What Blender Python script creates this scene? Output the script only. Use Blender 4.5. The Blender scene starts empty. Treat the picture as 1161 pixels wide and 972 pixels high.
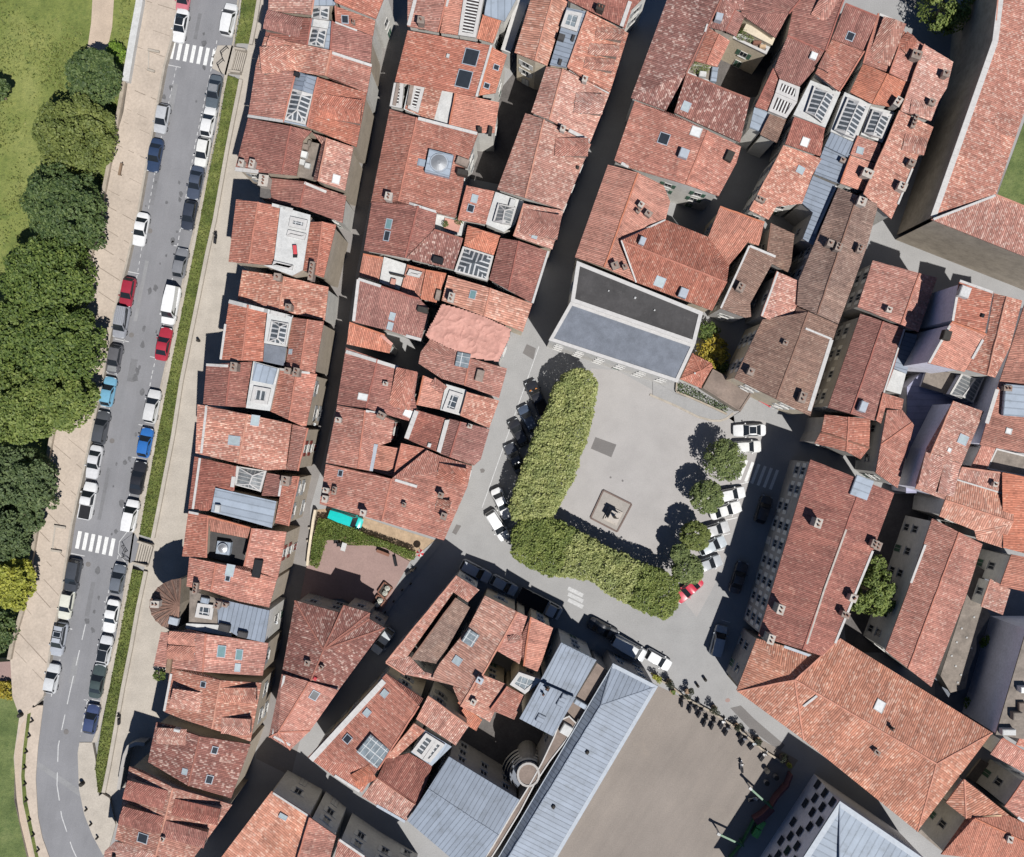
import bpy, math, random
from mathutils import Vector
from mathutils.bvhtree import BVHTree
from mathutils.geometry import tessellate_polygon

random.seed(11)
SC = bpy.context.scene
COL = SC.collection
HC, S = 140.0, 0.125                      # camera height and metres per survey unit at street level
CAM = Vector((0, 0, HC))
EAST = Vector((1, 0, 0))

def P(px, py, z=0.0):
    k = S * (HC - z) / HC
    return Vector(((px - 580.5) * k, -(py - 486.0) * k, z))

Q = 4.644
CR = dict(A=(250, 0, Q), B=(230, 190, Q), C=(200, 380, Q), D=(150, 570, Q), E=(110, 764, Q), F=(430, 0, Q), G=(400, 190, Q),
          I=(350, 380, Q), J=(330, 570, Q), K=(300, 764, Q), L=(640, 0, Q), M=(620, 190, Q), N=(540, 380, Q), O=(520, 570, Q),
          Q=(500, 764, Q), R=(850, 0, 3.733), S=(800, 230, Q), T=(911, 290, Q), U=(740, 430, Q), V=(911, 480, Q),
          W=(740, 600, Q), X=(911, 764, Q), Y=(700, 764, Q), a=(0, 0, 3.87), b=(0, 240, 3.87), c=(0, 480, 3.87),
          d=(0, 722, 3.87), y=(740, 760, 6.45), g=(340, 570, 7.256), m=(640, 530, 9.68), n=(740, 380, 6.45),
          z=(0, 740, 4.19), p=(0, 0, 1.0), h=(1020, 600, 4.418), k=(500, 820, 6.944), f=(800, 880, 7.256))

def pts(cr, s):
    ox, oy, sc = CR[cr]
    out = []
    for t in s.split():
        x, y = t.split(',')
        out.append((ox + float(x) / sc, oy + float(y) / sc))
    return out

# ---------------------------------------------------------------- materials
def new_mat(name):
    m = bpy.data.materials.new(name)
    m.use_nodes = True
    nt = m.node_tree
    b = nt.nodes['Principled BSDF']
    return m, nt, b

def nd(nt, typ, **kw):
    n = nt.nodes.new(typ)
    for k, v in kw.items():
        setattr(n, k, v)
    return n

def math_n(nt, op, a, b=None):
    n = nd(nt, 'ShaderNodeMath', operation=op)
    for i, v in enumerate((a, b)):
        if v is None:
            continue
        if isinstance(v, (int, float)):
            n.inputs[i].default_value = v
        else:
            nt.links.new(v, n.inputs[i])
    return n.outputs[0]

def ramp(nt, fac, stops, const=False):
    r = nd(nt, 'ShaderNodeValToRGB')
    if const:
        r.color_ramp.interpolation = 'CONSTANT'
    els = r.color_ramp.elements
    while len(els) > 1:
        els.remove(els[-1])
    els[0].position = stops[0][0]
    els[0].color = (*stops[0][1], 1)
    for p, c in stops[1:]:
        e = els.new(p)
        e.color = (*c, 1)
    nt.links.new(fac, r.inputs[0])
    return r.outputs[0]

def mixc(nt, fac, a, b, mode='MIX'):
    n = nd(nt, 'ShaderNodeMix', data_type='RGBA', blend_type=mode)
    for i, v in ((0, fac), (6, a), (7, b)):
        if isinstance(v, (int, float)):
            n.inputs[i].default_value = v
        elif isinstance(v, tuple):
            n.inputs[i].default_value = (*v, 1)
        else:
            nt.links.new(v, n.inputs[i])
    return n.outputs[2]

def noise(nt, vec, scale, detail=3, rough=0.6):
    n = nd(nt, 'ShaderNodeTexNoise')
    n.inputs['Scale'].default_value = scale
    n.inputs['Detail'].default_value = detail
    n.inputs['Roughness'].default_value = rough
    if vec is not None:
        nt.links.new(vec, n.inputs['Vector'])
    return n.outputs['Fac']

def scl(c, k):
    return tuple(min(1, x * k) for x in c)

def tile_mat(name, base, pale, amt, dirt=0.5, per=0.225):
    m, nt, b = new_mat(name)
    tc = nd(nt, 'ShaderNodeTexCoord')
    geo = nd(nt, 'ShaderNodeNewGeometry')
    sep = nd(nt, 'ShaderNodeSeparateXYZ')
    nt.links.new(tc.outputs['UV'], sep.inputs[0])
    # hand laid tiles wander a little from their line
    wob = noise(nt, tc.outputs['UV'], 0.5, 2)
    u = math_n(nt, 'ADD', math_n(nt, 'DIVIDE', sep.outputs[0], per), math_n(nt, 'MULTIPLY', wob, 1.2))
    v = math_n(nt, 'DIVIDE', sep.outputs[1], per * 1.35)
    fu, fv = math_n(nt, 'FLOOR', u), math_n(nt, 'FLOOR', v)
    comb = nd(nt, 'ShaderNodeCombineXYZ')
    nt.links.new(fu, comb.inputs[0]); nt.links.new(fv, comb.inputs[1])
    oi = nd(nt, 'ShaderNodeObjectInfo')
    nt.links.new(math_n(nt, 'MULTIPLY', oi.outputs['Random'], 37.0), comb.inputs[2])
    wn = nd(nt, 'ShaderNodeTexWhiteNoise', noise_dimensions='3D')
    nt.links.new(comb.outputs[0], wn.inputs['Vector'])
    wn2 = nd(nt, 'ShaderNodeTexWhiteNoise', noise_dimensions='1D')
    nt.links.new(math_n(nt, 'ADD', fu, math_n(nt, 'MULTIPLY', oi.outputs['Random'], 91.0)), wn2.inputs['W'])
    big = noise(nt, geo.outputs['Position'], 0.30, 5, 0.65)
    mid = noise(nt, geo.outputs['Position'], 1.3, 4, 0.7)
    # pale lichen bleached tiles gather in patches
    val = math_n(nt, 'ADD', math_n(nt, 'MULTIPLY', wn.outputs['Value'], 0.62), math_n(nt, 'MULTIPLY', mid, 0.38))
    thr = 0.86 - amt * 0.72
    col = ramp(nt, val, [(0.0, scl(base, 0.50)), (0.18, scl(base, 0.76)), (0.36, base), (thr - 0.09, scl(base, 1.10)),
                         (thr, tuple(x * .68 + y * .32 for x, y in zip(base, pale))), (min(0.99, thr + 0.16), tuple(x * .22 + y * .78 for x, y in zip(base, pale)))])
    stripe = ramp(nt, wn2.outputs['Value'], [(0, (0.80,) * 3), (1, (1.14,) * 3)])
    col = mixc(nt, 0.8, col, stripe, 'MULTIPLY')
    dr = ramp(nt, big, [(0.32, (0.66, 0.60, 0.60)), (0.5, (1, 1, 1)), (0.7, (1.12, 1.08, 1.04))])
    col = mixc(nt, dirt, col, dr, 'MULTIPLY')
    # repaired patches, and rain streaks running down the slope
    vo = nd(nt, 'ShaderNodeTexVoronoi', feature='F1')
    vo.inputs['Scale'].default_value = 0.33
    nt.links.new(geo.outputs['Position'], vo.inputs['Vector'])
    vs_ = nd(nt, 'ShaderNodeSeparateColor')
    nt.links.new(vo.outputs['Color'], vs_.inputs[0])
    pt = ramp(nt, vs_.outputs[0], [(0.0, (0.80, 0.78, 0.78)), (0.3, (1, 1, 1)), (0.72, (1.0, 1.0, 1.0)), (1.0, (1.20, 1.16, 1.10))])
    col = mixc(nt, 0.75, col, pt, 'MULTIPLY')
    mp = nd(nt, 'ShaderNodeMapping')
    mp.inputs['Scale'].default_value = (2.2, 0.16, 1)
    nt.links.new(tc.outputs['UV'], mp.inputs[0])
    sk_ = ramp(nt, noise(nt, mp.outputs[0], 1.0, 5, 0.7), [(0.33, (0.74, 0.73, 0.74)), (0.5, (1, 1, 1)), (0.7, (1.15, 1.13, 1.10))])
    col = mixc(nt, 0.6, col, sk_, 'MULTIPLY')
    moss = ramp(nt, noise(nt, geo.outputs['Position'], 0.9, 6, 0.75), [(0.60, (1, 1, 1)), (0.72, (0.70, 0.68, 0.66))])
    col = mixc(nt, 0.6, col, moss, 'MULTIPLY')
    hsv = nd(nt, 'ShaderNodeHueSaturation')
    mr = nd(nt, 'ShaderNodeMapRange')
    nt.links.new(oi.outputs['Random'], mr.inputs[0])
    mr.inputs[3].default_value, mr.inputs[4].default_value = 0.88, 1.16
    wn3 = nd(nt, 'ShaderNodeTexWhiteNoise', noise_dimensions='1D')
    nt.links.new(math_n(nt, 'MULTIPLY', oi.outputs['Random'], 517.0), wn3.inputs['W'])
    nt.links.new(math_n(nt, 'ADD', math_n(nt, 'MULTIPLY', wn3.outputs['Value'], 0.18), 0.82), hsv.inputs['Saturation'])
    nt.links.new(mr.outputs[0], hsv.inputs['Value'])
    nt.links.new(col, hsv.inputs['Color'])
    nt.links.new(hsv.outputs[0], b.inputs['Base Color'])
    b.inputs['Roughness'].default_value = 0.9
    hgt = math_n(nt, 'ABSOLUTE', math_n(nt, 'SINE', math_n(nt, 'MULTIPLY', u, math.pi)))
    stp = math_n(nt, 'MULTIPLY', math_n(nt, 'FRACT', v), -0.35)
    hh = math_n(nt, 'ADD', math_n(nt, 'ADD', hgt, stp), math_n(nt, 'MULTIPLY', wn.outputs['Value'], 0.5))
    bp = nd(nt, 'ShaderNodeBump')
    bp.inputs['Strength'].default_value = 0.8
    bp.inputs['Distance'].default_value = 0.10
    nt.links.new(hh, bp.inputs['Height'])
    nt.links.new(bp.outputs[0], b.inputs['Normal'])
    return m

def seam_mat(name, base, per=0.62, line=0.55, rough=0.45, metal=0.15):
    m, nt, b = new_mat(name)
    tc = nd(nt, 'ShaderNodeTexCoord')
    geo = nd(nt, 'ShaderNodeNewGeometry')
    sep = nd(nt, 'ShaderNodeSeparateXYZ')
    nt.links.new(tc.outputs['UV'], sep.inputs[0])
    u = math_n(nt, 'FRACT', math_n(nt, 'DIVIDE', sep.outputs[0], per))
    fu = math_n(nt, 'FLOOR', math_n(nt, 'DIVIDE', sep.outputs[0], per))
    wn = nd(nt, 'ShaderNodeTexWhiteNoise', noise_dimensions='1D')
    nt.links.new(fu, wn.inputs['W'])
    sheet = ramp(nt, wn.outputs['Value'], [(0, scl(base, 0.90)), (1, scl(base, 1.08))])
    st = ramp(nt, noise(nt, geo.outputs['Position'], 0.5, 6, 0.7), [(0.3, (0.68, 0.67, 0.64)), (0.45, (0.95,) * 3), (0.65, (1.10,) * 3)])
    col = mixc(nt, 0.85, sheet, st, 'MULTIPLY')
    ln = ramp(nt, u, [(0, (line,) * 3), (0.14, (1, 1, 1))], True)
    col = mixc(nt, 0.8, col, ln, 'MULTIPLY')
    nt.links.new(col, b.inputs['Base Color'])
    b.inputs['Roughness'].default_value = rough
    b.inputs['Metallic'].default_value = metal
    bp = nd(nt, 'ShaderNodeBump')
    bp.inputs['Strength'].default_value = 0.7
    bp.inputs['Distance'].default_value = 0.06
    nt.links.new(math_n(nt, 'LESS_THAN', u, 0.14), bp.inputs['Height'])
    nt.links.new(bp.outputs[0], b.inputs['Normal'])
    return m

def rough_mat(name, base, var=0.25, scale=0.6, fine=6.0, rough=0.9, stain=0.0, stain_col=(0.1, 0.09, 0.08), sweep=None):
    m, nt, b = new_mat(name)
    geo = nd(nt, 'ShaderNodeNewGeometry')
    pos = geo.outputs['Position']
    n1 = noise(nt, pos, scale, 6, 0.65)
    n2 = noise(nt, pos, fine, 3, 0.7)
    c1 = ramp(nt, n1, [(0.28, scl(base, 1 - var)), (0.5, base), (0.74, scl(base, 1 + var))])
    c2 = ramp(nt, n2, [(0.25, (0.80,) * 3), (0.75, (1.16,) * 3)])
    col = mixc(nt, 0.75, c1, c2, 'MULTIPLY')
    if sweep:       # long worn wheel and foot tracks
        mp = nd(nt, 'ShaderNodeMapping')
        mp.vector_type = 'TEXTURE'
        mp.inputs['Rotation'].default_value = (0, 0, sweep)
        mp.inputs['Scale'].default_value = (18, 2.0, 1)
        nt.links.new(pos, mp.inputs[0])
        sw = ramp(nt, noise(nt, mp.outputs[0], 1.0, 6, 0.65), [(0.34, (0.92,) * 3), (0.5, (1, 1, 1)), (0.66, (1.07, 1.065, 1.06))])
        col = mixc(nt, 0.9, col, sw, 'MULTIPLY')
    if stain:
        n3 = noise(nt, pos, scale * 2.3, 8, 0.75)
        f = ramp(nt, n3, [(0.58, (0, 0, 0)), (0.70, (1, 1, 1))])
        ff = nd(nt, 'ShaderNodeMath', operation='MULTIPLY')
        nt.links.new(f, ff.inputs[0]); ff.inputs[1].default_value = stain
        col = mixc(nt, ff.outputs[0], col, stain_col)
    nt.links.new(col, b.inputs['Base Color'])
    b.inputs['Roughness'].default_value = rough
    bp = nd(nt, 'ShaderNodeBump')
    bp.inputs['Strength'].default_value = 0.35
    bp.inputs['Distance'].default_value = 0.05
    nt.links.new(n2, bp.inputs['Height'])
    nt.links.new(bp.outputs[0], b.inputs['Normal'])
    return m

def plain_mat(name, base, rough=0.6, metal=0.0, coat=0.0):
    m, nt, b = new_mat(name)
    geo = nd(nt, 'ShaderNodeNewGeometry')
    n1 = noise(nt, geo.outputs['Position'], 2.5, 4, 0.6)
    c = ramp(nt, n1, [(0.3, scl(base, 0.88)), (0.7, scl(base, 1.08))])
    nt.links.new(c, b.inputs['Base Color'])
    b.inputs['Roughness'].default_value = rough
    b.inputs['Metallic'].default_value = metal
    b.inputs['Coat Weight'].default_value = coat
    if max(base) < .07 and rough > .3:
        b.inputs['Specular IOR Level'].default_value = .12
        b.inputs['Roughness'].default_value = .85
    return m

def bars_mat(name, glass, bar, per, w, cross=0.0):
    """glass roof: panes between glazing bars, laid out in the roof's own metres"""
    m, nt, b = new_mat(name)
    tc = nd(nt, 'ShaderNodeTexCoord')
    geo = nd(nt, 'ShaderNodeNewGeometry')
    sep = nd(nt, 'ShaderNodeSeparateXYZ')
    nt.links.new(tc.outputs['UV'], sep.inputs[0])
    u = math_n(nt, 'FRACT', math_n(nt, 'DIVIDE', sep.outputs[0], per))
    f = math_n(nt, 'LESS_THAN', u, w)
    if cross:
        v = math_n(nt, 'FRACT', math_n(nt, 'DIVIDE', sep.outputs[1], cross))
        f = math_n(nt, 'MAXIMUM', f, math_n(nt, 'LESS_THAN', v, 0.14 / cross))
    n1 = noise(nt, geo.outputs['Position'], 1.6, 5, 0.7)
    gc = ramp(nt, n1, [(0.3, scl(glass, 0.6)), (0.7, scl(glass, 1.5))])
    bc = ramp(nt, noise(nt, geo.outputs['Position'], 4, 3), [(0.3, scl(bar, 0.7)), (0.65, bar)])
    nt.links.new(mixc(nt, f, gc, bc), b.inputs['Base Color'])
    nt.links.new(math_n(nt, 'ADD', math_n(nt, 'MULTIPLY', f, 0.4), 0.22), b.inputs['Roughness'])
    bp = nd(nt, 'ShaderNodeBump')
    bp.inputs['Distance'].default_value = 0.08
    nt.links.new(f, bp.inputs['Height'])
    nt.links.new(bp.outputs[0], b.inputs['Normal'])
    return m

def leaf_mat(name, c1, c2, c3):
    m, nt, b = new_mat(name)
    geo = nd(nt, 'ShaderNodeNewGeometry')
    c = ramp(nt, geo.outputs['Random Per Island'], [(0, c1), (0.5, c2), (1, c3)])
    n1 = noise(nt, geo.outputs['Position'], 0.55, 4, 0.6)
    cc = ramp(nt, n1, [(0.35, (0.72, 0.78, 0.7)), (0.65, (1.2, 1.15, 1.1))])
    c = mixc(nt, 0.8, c, cc, 'MULTIPLY')
    nt.links.new(c, b.inputs['Base Color'])
    b.inputs['Roughness'].default_value = 0.6
    tr = nd(nt, 'ShaderNodeBsdfTranslucent')
    nt.links.new(c, tr.inputs[0])
    mx = nd(nt, 'ShaderNodeMixShader')
    mx.inputs[0].default_value = 0.32
    nt.links.new(b.outputs[0], mx.inputs[1]); nt.links.new(tr.outputs[0], mx.inputs[2])
    nt.links.new(mx.outputs[0], nt.nodes['Material Output'].inputs[0])
    return m

def grass_mat(name, a, b_, c_, scale=0.12):
    m, nt, b = new_mat(name)
    geo = nd(nt, 'ShaderNodeNewGeometry')
    pos = geo.outputs['Position']
    n1 = noise(nt, pos, scale, 7, 0.62)
    n2 = noise(nt, pos, 1.7, 6, 0.75)
    c1 = ramp(nt, n1, [(0.33, a), (0.5, b_), (0.68, c_)])
    c2 = ramp(nt, n2, [(0.28, (0.55, 0.6, 0.55)), (0.5, (1, 1, 1)), (0.75, (1.35, 1.25, 1.2))])
    col = mixc(nt, 0.75, c1, c2, 'MULTIPLY')
    n3 = noise(nt, pos, 0.55, 8, 0.8)
    dry = ramp(nt, n3, [(0.36, (0.62, 0.74, 0.66)), (0.46, (1, 1, 1)), (0.60, (1.0, 1.0, 1.0)), (0.70, (1.35, 1.18, 1.25))])
    col = mixc(nt, 0.85, col, dry, 'MULTIPLY')
    nt.links.new(col, b.inputs['Base Color'])
    b.inputs['Roughness'].default_value = 0.95
    bp = nd(nt, 'ShaderNodeBump')
    bp.inputs['Strength'].default_value = 0.9
    bp.inputs['Distance'].default_value = 0.25
    nt.links.new(noise(nt, pos, 3.0, 6, 0.8), bp.inputs['Height'])
    nt.links.new(bp.outputs[0], b.inputs['Normal'])
    return m

MT = {
    0: tile_mat('red_clay_tile', (0.415, 0.157, 0.108), (0.64, 0.40, 0.31), 0.16),
    1: tile_mat('dark_red_tile', (0.295, 0.110, 0.083), (0.52, 0.30, 0.23), 0.11),
    2: tile_mat('bleached_tile', (0.43, 0.184, 0.130), (0.68, 0.47, 0.37), 0.25),
    3: tile_mat('brown_tile', (0.225, 0.132, 0.098), (0.37, 0.26, 0.20), 0.15),
    4: tile_mat('orange_tile', (0.49, 0.180, 0.112), (0.62, 0.35, 0.25), 0.10, 0.4),
    5: tile_mat('speckled_dark_tile', (0.275, 0.115, 0.092), (0.72, 0.54, 0.46), 0.20),
    6: tile_mat('pinkish_tile', (0.44, 0.198, 0.148), (0.66, 0.47, 0.39), 0.26),
    7: tile_mat('striped_pale_tile', (0.465, 0.202, 0.132), (0.66, 0.44, 0.34), 0.22, 0.5, 0.29),
    'zinc': seam_mat('standing_seam_zinc', (0.215, 0.25, 0.305), rough=.62, metal=0),
    'zincpale': seam_mat('pale_zinc', (0.28, 0.325, 0.385), 0.9, 0.7, rough=.6, metal=0),
    'violet': seam_mat('violet_grey_zinc', (0.26, 0.26, 0.36), 0.9, 0.8),
    'white': rough_mat('white_roof_coating', (0.50, 0.50, 0.49), 0.15, 0.8, 5),
    'felt': rough_mat('black_roof_felt', (0.055, 0.052, 0.052), 0.3, 0.5, 5, 0.9, 0.15, (0.3, 0.29, 0.27)),
    'slateflat': rough_mat('blue_grey_gravel_roof', (0.155, 0.17, 0.20), 0.22, 0.7, 7),
    'terrace': rough_mat('grey_brown_terrace', (0.20, 0.17, 0.145), 0.35, 0.8, 4, 0.9, 0.4),
    'darkyard': rough_mat('dark_courtyard_paving', (0.11, 0.10, 0.095), 0.3, 0.5, 4),
    'brownflat': rough_mat('brown_gravel_roof', (0.20, 0.155, 0.13), 0.3, 0.4, 4, 0.9, 0.3),
    'tarp': rough_mat('pink_tarpaulin', (0.50, 0.255, 0.205), 0.14, 0.8, 3, 0.7, .3, (.38, .19, .15)),
    'bars': bars_mat('barred_glass', (0.075, 0.085, 0.095), (0.50, 0.51, 0.52), 0.62, 0.34),
    'barsgrey': bars_mat('grey_barred_glass', (0.16, 0.17, 0.175), (0.38, 0.38, 0.37), 0.5, 0.3),
    'panes': bars_mat('framed_panes', (0.05, 0.062, 0.075), (0.52, 0.53, 0.54), 0.75, 0.16, 0.8),
    'panesgrey': bars_mat('pale_framed_panes', (0.17, 0.20, 0.22), (0.50, 0.52, 0.53), 0.8, 0.12, 1.2),
    'slats': bars_mat('white_pergola_slats', (0.05, 0.04, 0.04), (0.70, 0.70, 0.68), 0.42, 0.45),
    'cream': rough_mat('cream_render', (0.58, 0.50, 0.38), 0.12, 0.5, 3, 0.9, 0.25, (0.34, 0.29, 0.22)),
    'pw': rough_mat('white_render', (0.62, 0.60, 0.56), 0.12, 0.5, 3, 0.9, 0.25, (0.36, 0.33, 0.29)),
    'pg': rough_mat('grey_render', (0.36, 0.34, 0.32), 0.18, 0.5, 3, 0.9, 0.3, (0.2, 0.18, 0.16)),
    'stone': rough_mat('old_stone', (0.34, 0.29, 0.23), 0.25, 0.7, 3, 0.9, 0.4, (0.15, 0.13, 0.11)),
    'trim': plain_mat('pale_mortar', (0.48, 0.465, 0.45), 0.8),
    'metaltrim': plain_mat('zinc_gutter', (0.34, 0.375, 0.42), 0.6),
    'chim': rough_mat('chimney_render', (0.25, 0.20, 0.17), 0.3, 1.2, 5),
    'chimw': rough_mat('white_chimney_render', (0.42, 0.38, 0.34), 0.2, 1.2, 5),
    'pot': plain_mat('clay_pot', (0.20, 0.09, 0.06), 0.8),
    'skd': plain_mat('dark_roof_window', (0.03, 0.036, 0.045), 0.12),
    'skp': plain_mat('pale_roof_window', (0.34, 0.40, 0.42), 0.3),
    'skt': plain_mat('teal_roof_window', (0.15, 0.25, 0.26), 0.2),
    'skw': plain_mat('white_roof_window', (0.66, 0.67, 0.66), 0.4),
    'glass': plain_mat('window_glass', (0.025, 0.03, 0.038), 0.08),
    'frame': plain_mat('white_paint', (0.50, 0.49, 0.47), 0.6),
    'sh0': plain_mat('red_shutter_paint', (0.22, 0.045, 0.035), 0.6),
    'sh1': plain_mat('grey_shutter_paint', (0.32, 0.33, 0.34), 0.6),
    'sh2': plain_mat('green_shutter_paint', (0.06, 0.13, 0.09), 0.6),
    'sh3': plain_mat('white_shutter_paint', (0.66, 0.65, 0.62), 0.6),
    'bark': rough_mat('plane_bark', (0.20, 0.16, 0.11), 0.3, 1.5, 8),
    'black': plain_mat('black_metal', (0.025, 0.025, 0.028), 0.5),
    'iron': plain_mat('dark_cast_iron', (0.06, 0.055, 0.05), 0.6, 0.3),
    'tyre': plain_mat('tyre_rubber', (0.02, 0.02, 0.02), 0.9),
    'hub': plain_mat('alloy_hub', (0.40, 0.41, 0.42), 0.4, 0.6),
    'lamp': plain_mat('headlight_glass', (0.55, 0.57, 0.58), 0.15),
    'red': plain_mat('red_plastic', (0.45, 0.03, 0.04), 0.5),
    'greenpaint': plain_mat('green_steel_paint', (0.04, 0.14, 0.06), 0.5),
    'greenbin': plain_mat('bright_green_plastic', (0.13, 0.46, 0.12), 0.5),
    'tan': plain_mat('tan_canvas', (0.52, 0.36, 0.22), 0.8),
    'maroon': rough_mat('maroon_boards', (0.13, 0.055, 0.06), 0.2, 1, 5),
    'wood': rough_mat('weathered_wood', (0.22, 0.15, 0.10), 0.3, 1, 6),
}

# ---------------------------------------------------------------- mesh building
LOC = {}

class MB:
    def __init__(self):
        self.v, self.f, self.uv, self.mi = [], [], [], []
    def face(self, vs, mi=0, uv=None):
        vs = [Vector(x) for x in vs]
        b = len(self.v)
        self.v += vs
        self.f.append(tuple(range(b, b + len(vs))))
        self.mi.append(mi)
        if uv is None:
            uv = auto_uv(vs)
        self.uv.append(uv)
    def box(self, c, ax, ay, az, mi=0):
        """c centre; ax, ay, az half-axis vectors"""
        c = Vector(c)
        k = [c + ax * i + ay * j + az * l for l in (-1, 1) for j in (-1, 1) for i in (-1, 1)]
        for q in ((0, 2, 3, 1), (4, 5, 7, 6), (0, 1, 5, 4), (2, 6, 7, 3), (0, 4, 6, 2), (1, 3, 7, 5)):
            self.face([k[i] for i in q], mi)
    def bx(self, x0, x1, y0, y1, z0, z1, mi=0):
        self.box(((x0 + x1) / 2, (y0 + y1) / 2, (z0 + z1) / 2), Vector(((x1 - x0) / 2, 0, 0)), Vector((0, (y1 - y0) / 2, 0)), Vector((0, 0, (z1 - z0) / 2)), mi)
    def tube(self, p, r, n=8, mi=0, cap=True):
        """p list of points, r list of radii"""
        rings = []
        for i, a in enumerate(p):
            a = Vector(a)
            d = (Vector(p[min(i + 1, len(p) - 1)]) - Vector(p[max(i - 1, 0)]))
            d = d.normalized() if d.length > 1e-6 else Vector((0, 0, 1))
            s = d.cross(Vector((0, 0, 1)) if abs(d.z) < .9 else EAST).normalized()
            t = d.cross(s)
            rings.append([a + (s * math.cos(2 * math.pi * k / n) + t * math.sin(2 * math.pi * k / n)) * r[i] for k in range(n)])
        for A, B in zip(rings, rings[1:]):
            for k in range(n):
                self.face([A[k], B[k], B[(k + 1) % n], A[(k + 1) % n]], mi)
        if cap:
            self.face(rings[-1][::-1] if False else rings[-1], mi)
            self.face(rings[0][::-1], mi)
    def prism(self, poly, z0, z1, mi=0, mside=None):
        """poly of 2D or 3D points, ccw from above"""
        poly = ccw([Vector((q[0], q[1], 0)) for q in poly])
        top = [Vector((q.x, q.y, z1)) for q in poly]
        bot = [Vector((q.x, q.y, z0)) for q in poly]
        self.face(top, mi)
        n = len(poly)
        for i in range(n):
            j = (i + 1) % n
            self.face([bot[i], bot[j], top[j], top[i]], mi if mside is None else mside)
    def build(self, name, mats, parent=None, smooth=False, weld=False):
        off = LOC.get(parent.name, Vector()) if parent is not None else Vector()
        me = bpy.data.meshes.new(name)
        me.from_pydata([tuple(v - off) for v in self.v], [], self.f)
        ul = me.uv_layers.new(name='UVMap')
        k = 0
        for u in self.uv:
            for a in u:
                ul.data[k].uv = a
                k += 1
        if not isinstance(mats, (list, tuple)):
            mats = [mats]
        for m in mats:
            me.materials.append(MT[m] if not isinstance(m, bpy.types.Material) else m)
        me.polygons.foreach_set('material_index', self.mi)
        if weld:
            import bmesh
            bm = bmesh.new(); bm.from_mesh(me)
            bmesh.ops.remove_doubles(bm, verts=bm.verts, dist=0.001)
            bmesh.ops.recalc_face_normals(bm, faces=bm.faces)
            bm.to_mesh(me); bm.free()
        if smooth:
            me.polygons.foreach_set('use_smooth', [True] * len(me.polygons))
        me.update()
        o = bpy.data.objects.new(name, me)
        COL.objects.link(o)
        if parent is not None:
            o.parent = parent
            LOC[o.name] = off.copy()
        return o

def auto_uv(vs):
    n = Vector()
    for i in range(len(vs)):
        a, b = vs[i], vs[(i + 1) % len(vs)]
        n += a.cross(b)
    n = n.normalized() if n.length > 1e-9 else Vector((0, 0, 1))
    if abs(n.z) > 0.995:
        e = max(((vs[(i + 1) % len(vs)] - vs[i]) for i in range(len(vs))), key=lambda w: w.length)
        u = Vector((e.x, e.y, 0)).normalized() if e.length > 0 else EAST
    else:
        u = n.cross(Vector((0, 0, 1))).normalized()
    s = n.cross(u)
    return [(p.dot(u), p.dot(s)) for p in vs]

def ccw(poly):
    a = sum(poly[i].x * poly[(i + 1) % len(poly)].y - poly[(i + 1) % len(poly)].x * poly[i].y for i in range(len(poly)))
    return poly if a > 0 else poly[::-1]

def inside(p, poly):
    c = False
    n = len(poly)
    for i in range(n):
        a, b = poly[i], poly[(i + 1) % n]
        if (a[1] > p[1]) != (b[1] > p[1]) and p[0] < (b[0] - a[0]) * (p[1] - a[1]) / (b[1] - a[1]) + a[0]:
            c = not c
    return c

def empty(name, loc, label=None, cat=None, group=None, rz=0.0):
    o = bpy.data.objects.new(name, None)
    o.empty_display_size = 0.5
    COL.objects.link(o)
    o.location = loc
    o.rotation_euler = (0, 0, rz)
    LOC[o.name] = Vector(loc)
    tag(o, label, cat, group)
    return o

LABELS = []
def tag(o, label=None, cat=None, group=None, kind=None):
    if label:
        o['label'] = label
        LABELS.append(label)
    if cat: o['category'] = cat
    if group: o['group'] = group
    if kind: o['kind'] = kind
    return o
# ---------------------------------------------------------------- houses
FOOT = []          # (house index, 2D polygon, eave height)
EDGES = []         # wall edges waiting for windows
HG = 'houses and buildings of the old town'
ZJ = [0]

def seg_proj(p, a, b):
    d = (b[0] - a[0], b[1] - a[1])
    L2 = d[0] ** 2 + d[1] ** 2 or 1e-9
    t = max(0, min(1, ((p[0] - a[0]) * d[0] + (p[1] - a[1]) * d[1]) / L2))
    q = (a[0] + d[0] * t, a[1] + d[1] * t)
    return math.hypot(p[0] - q[0], p[1] - q[1]), q

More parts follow.
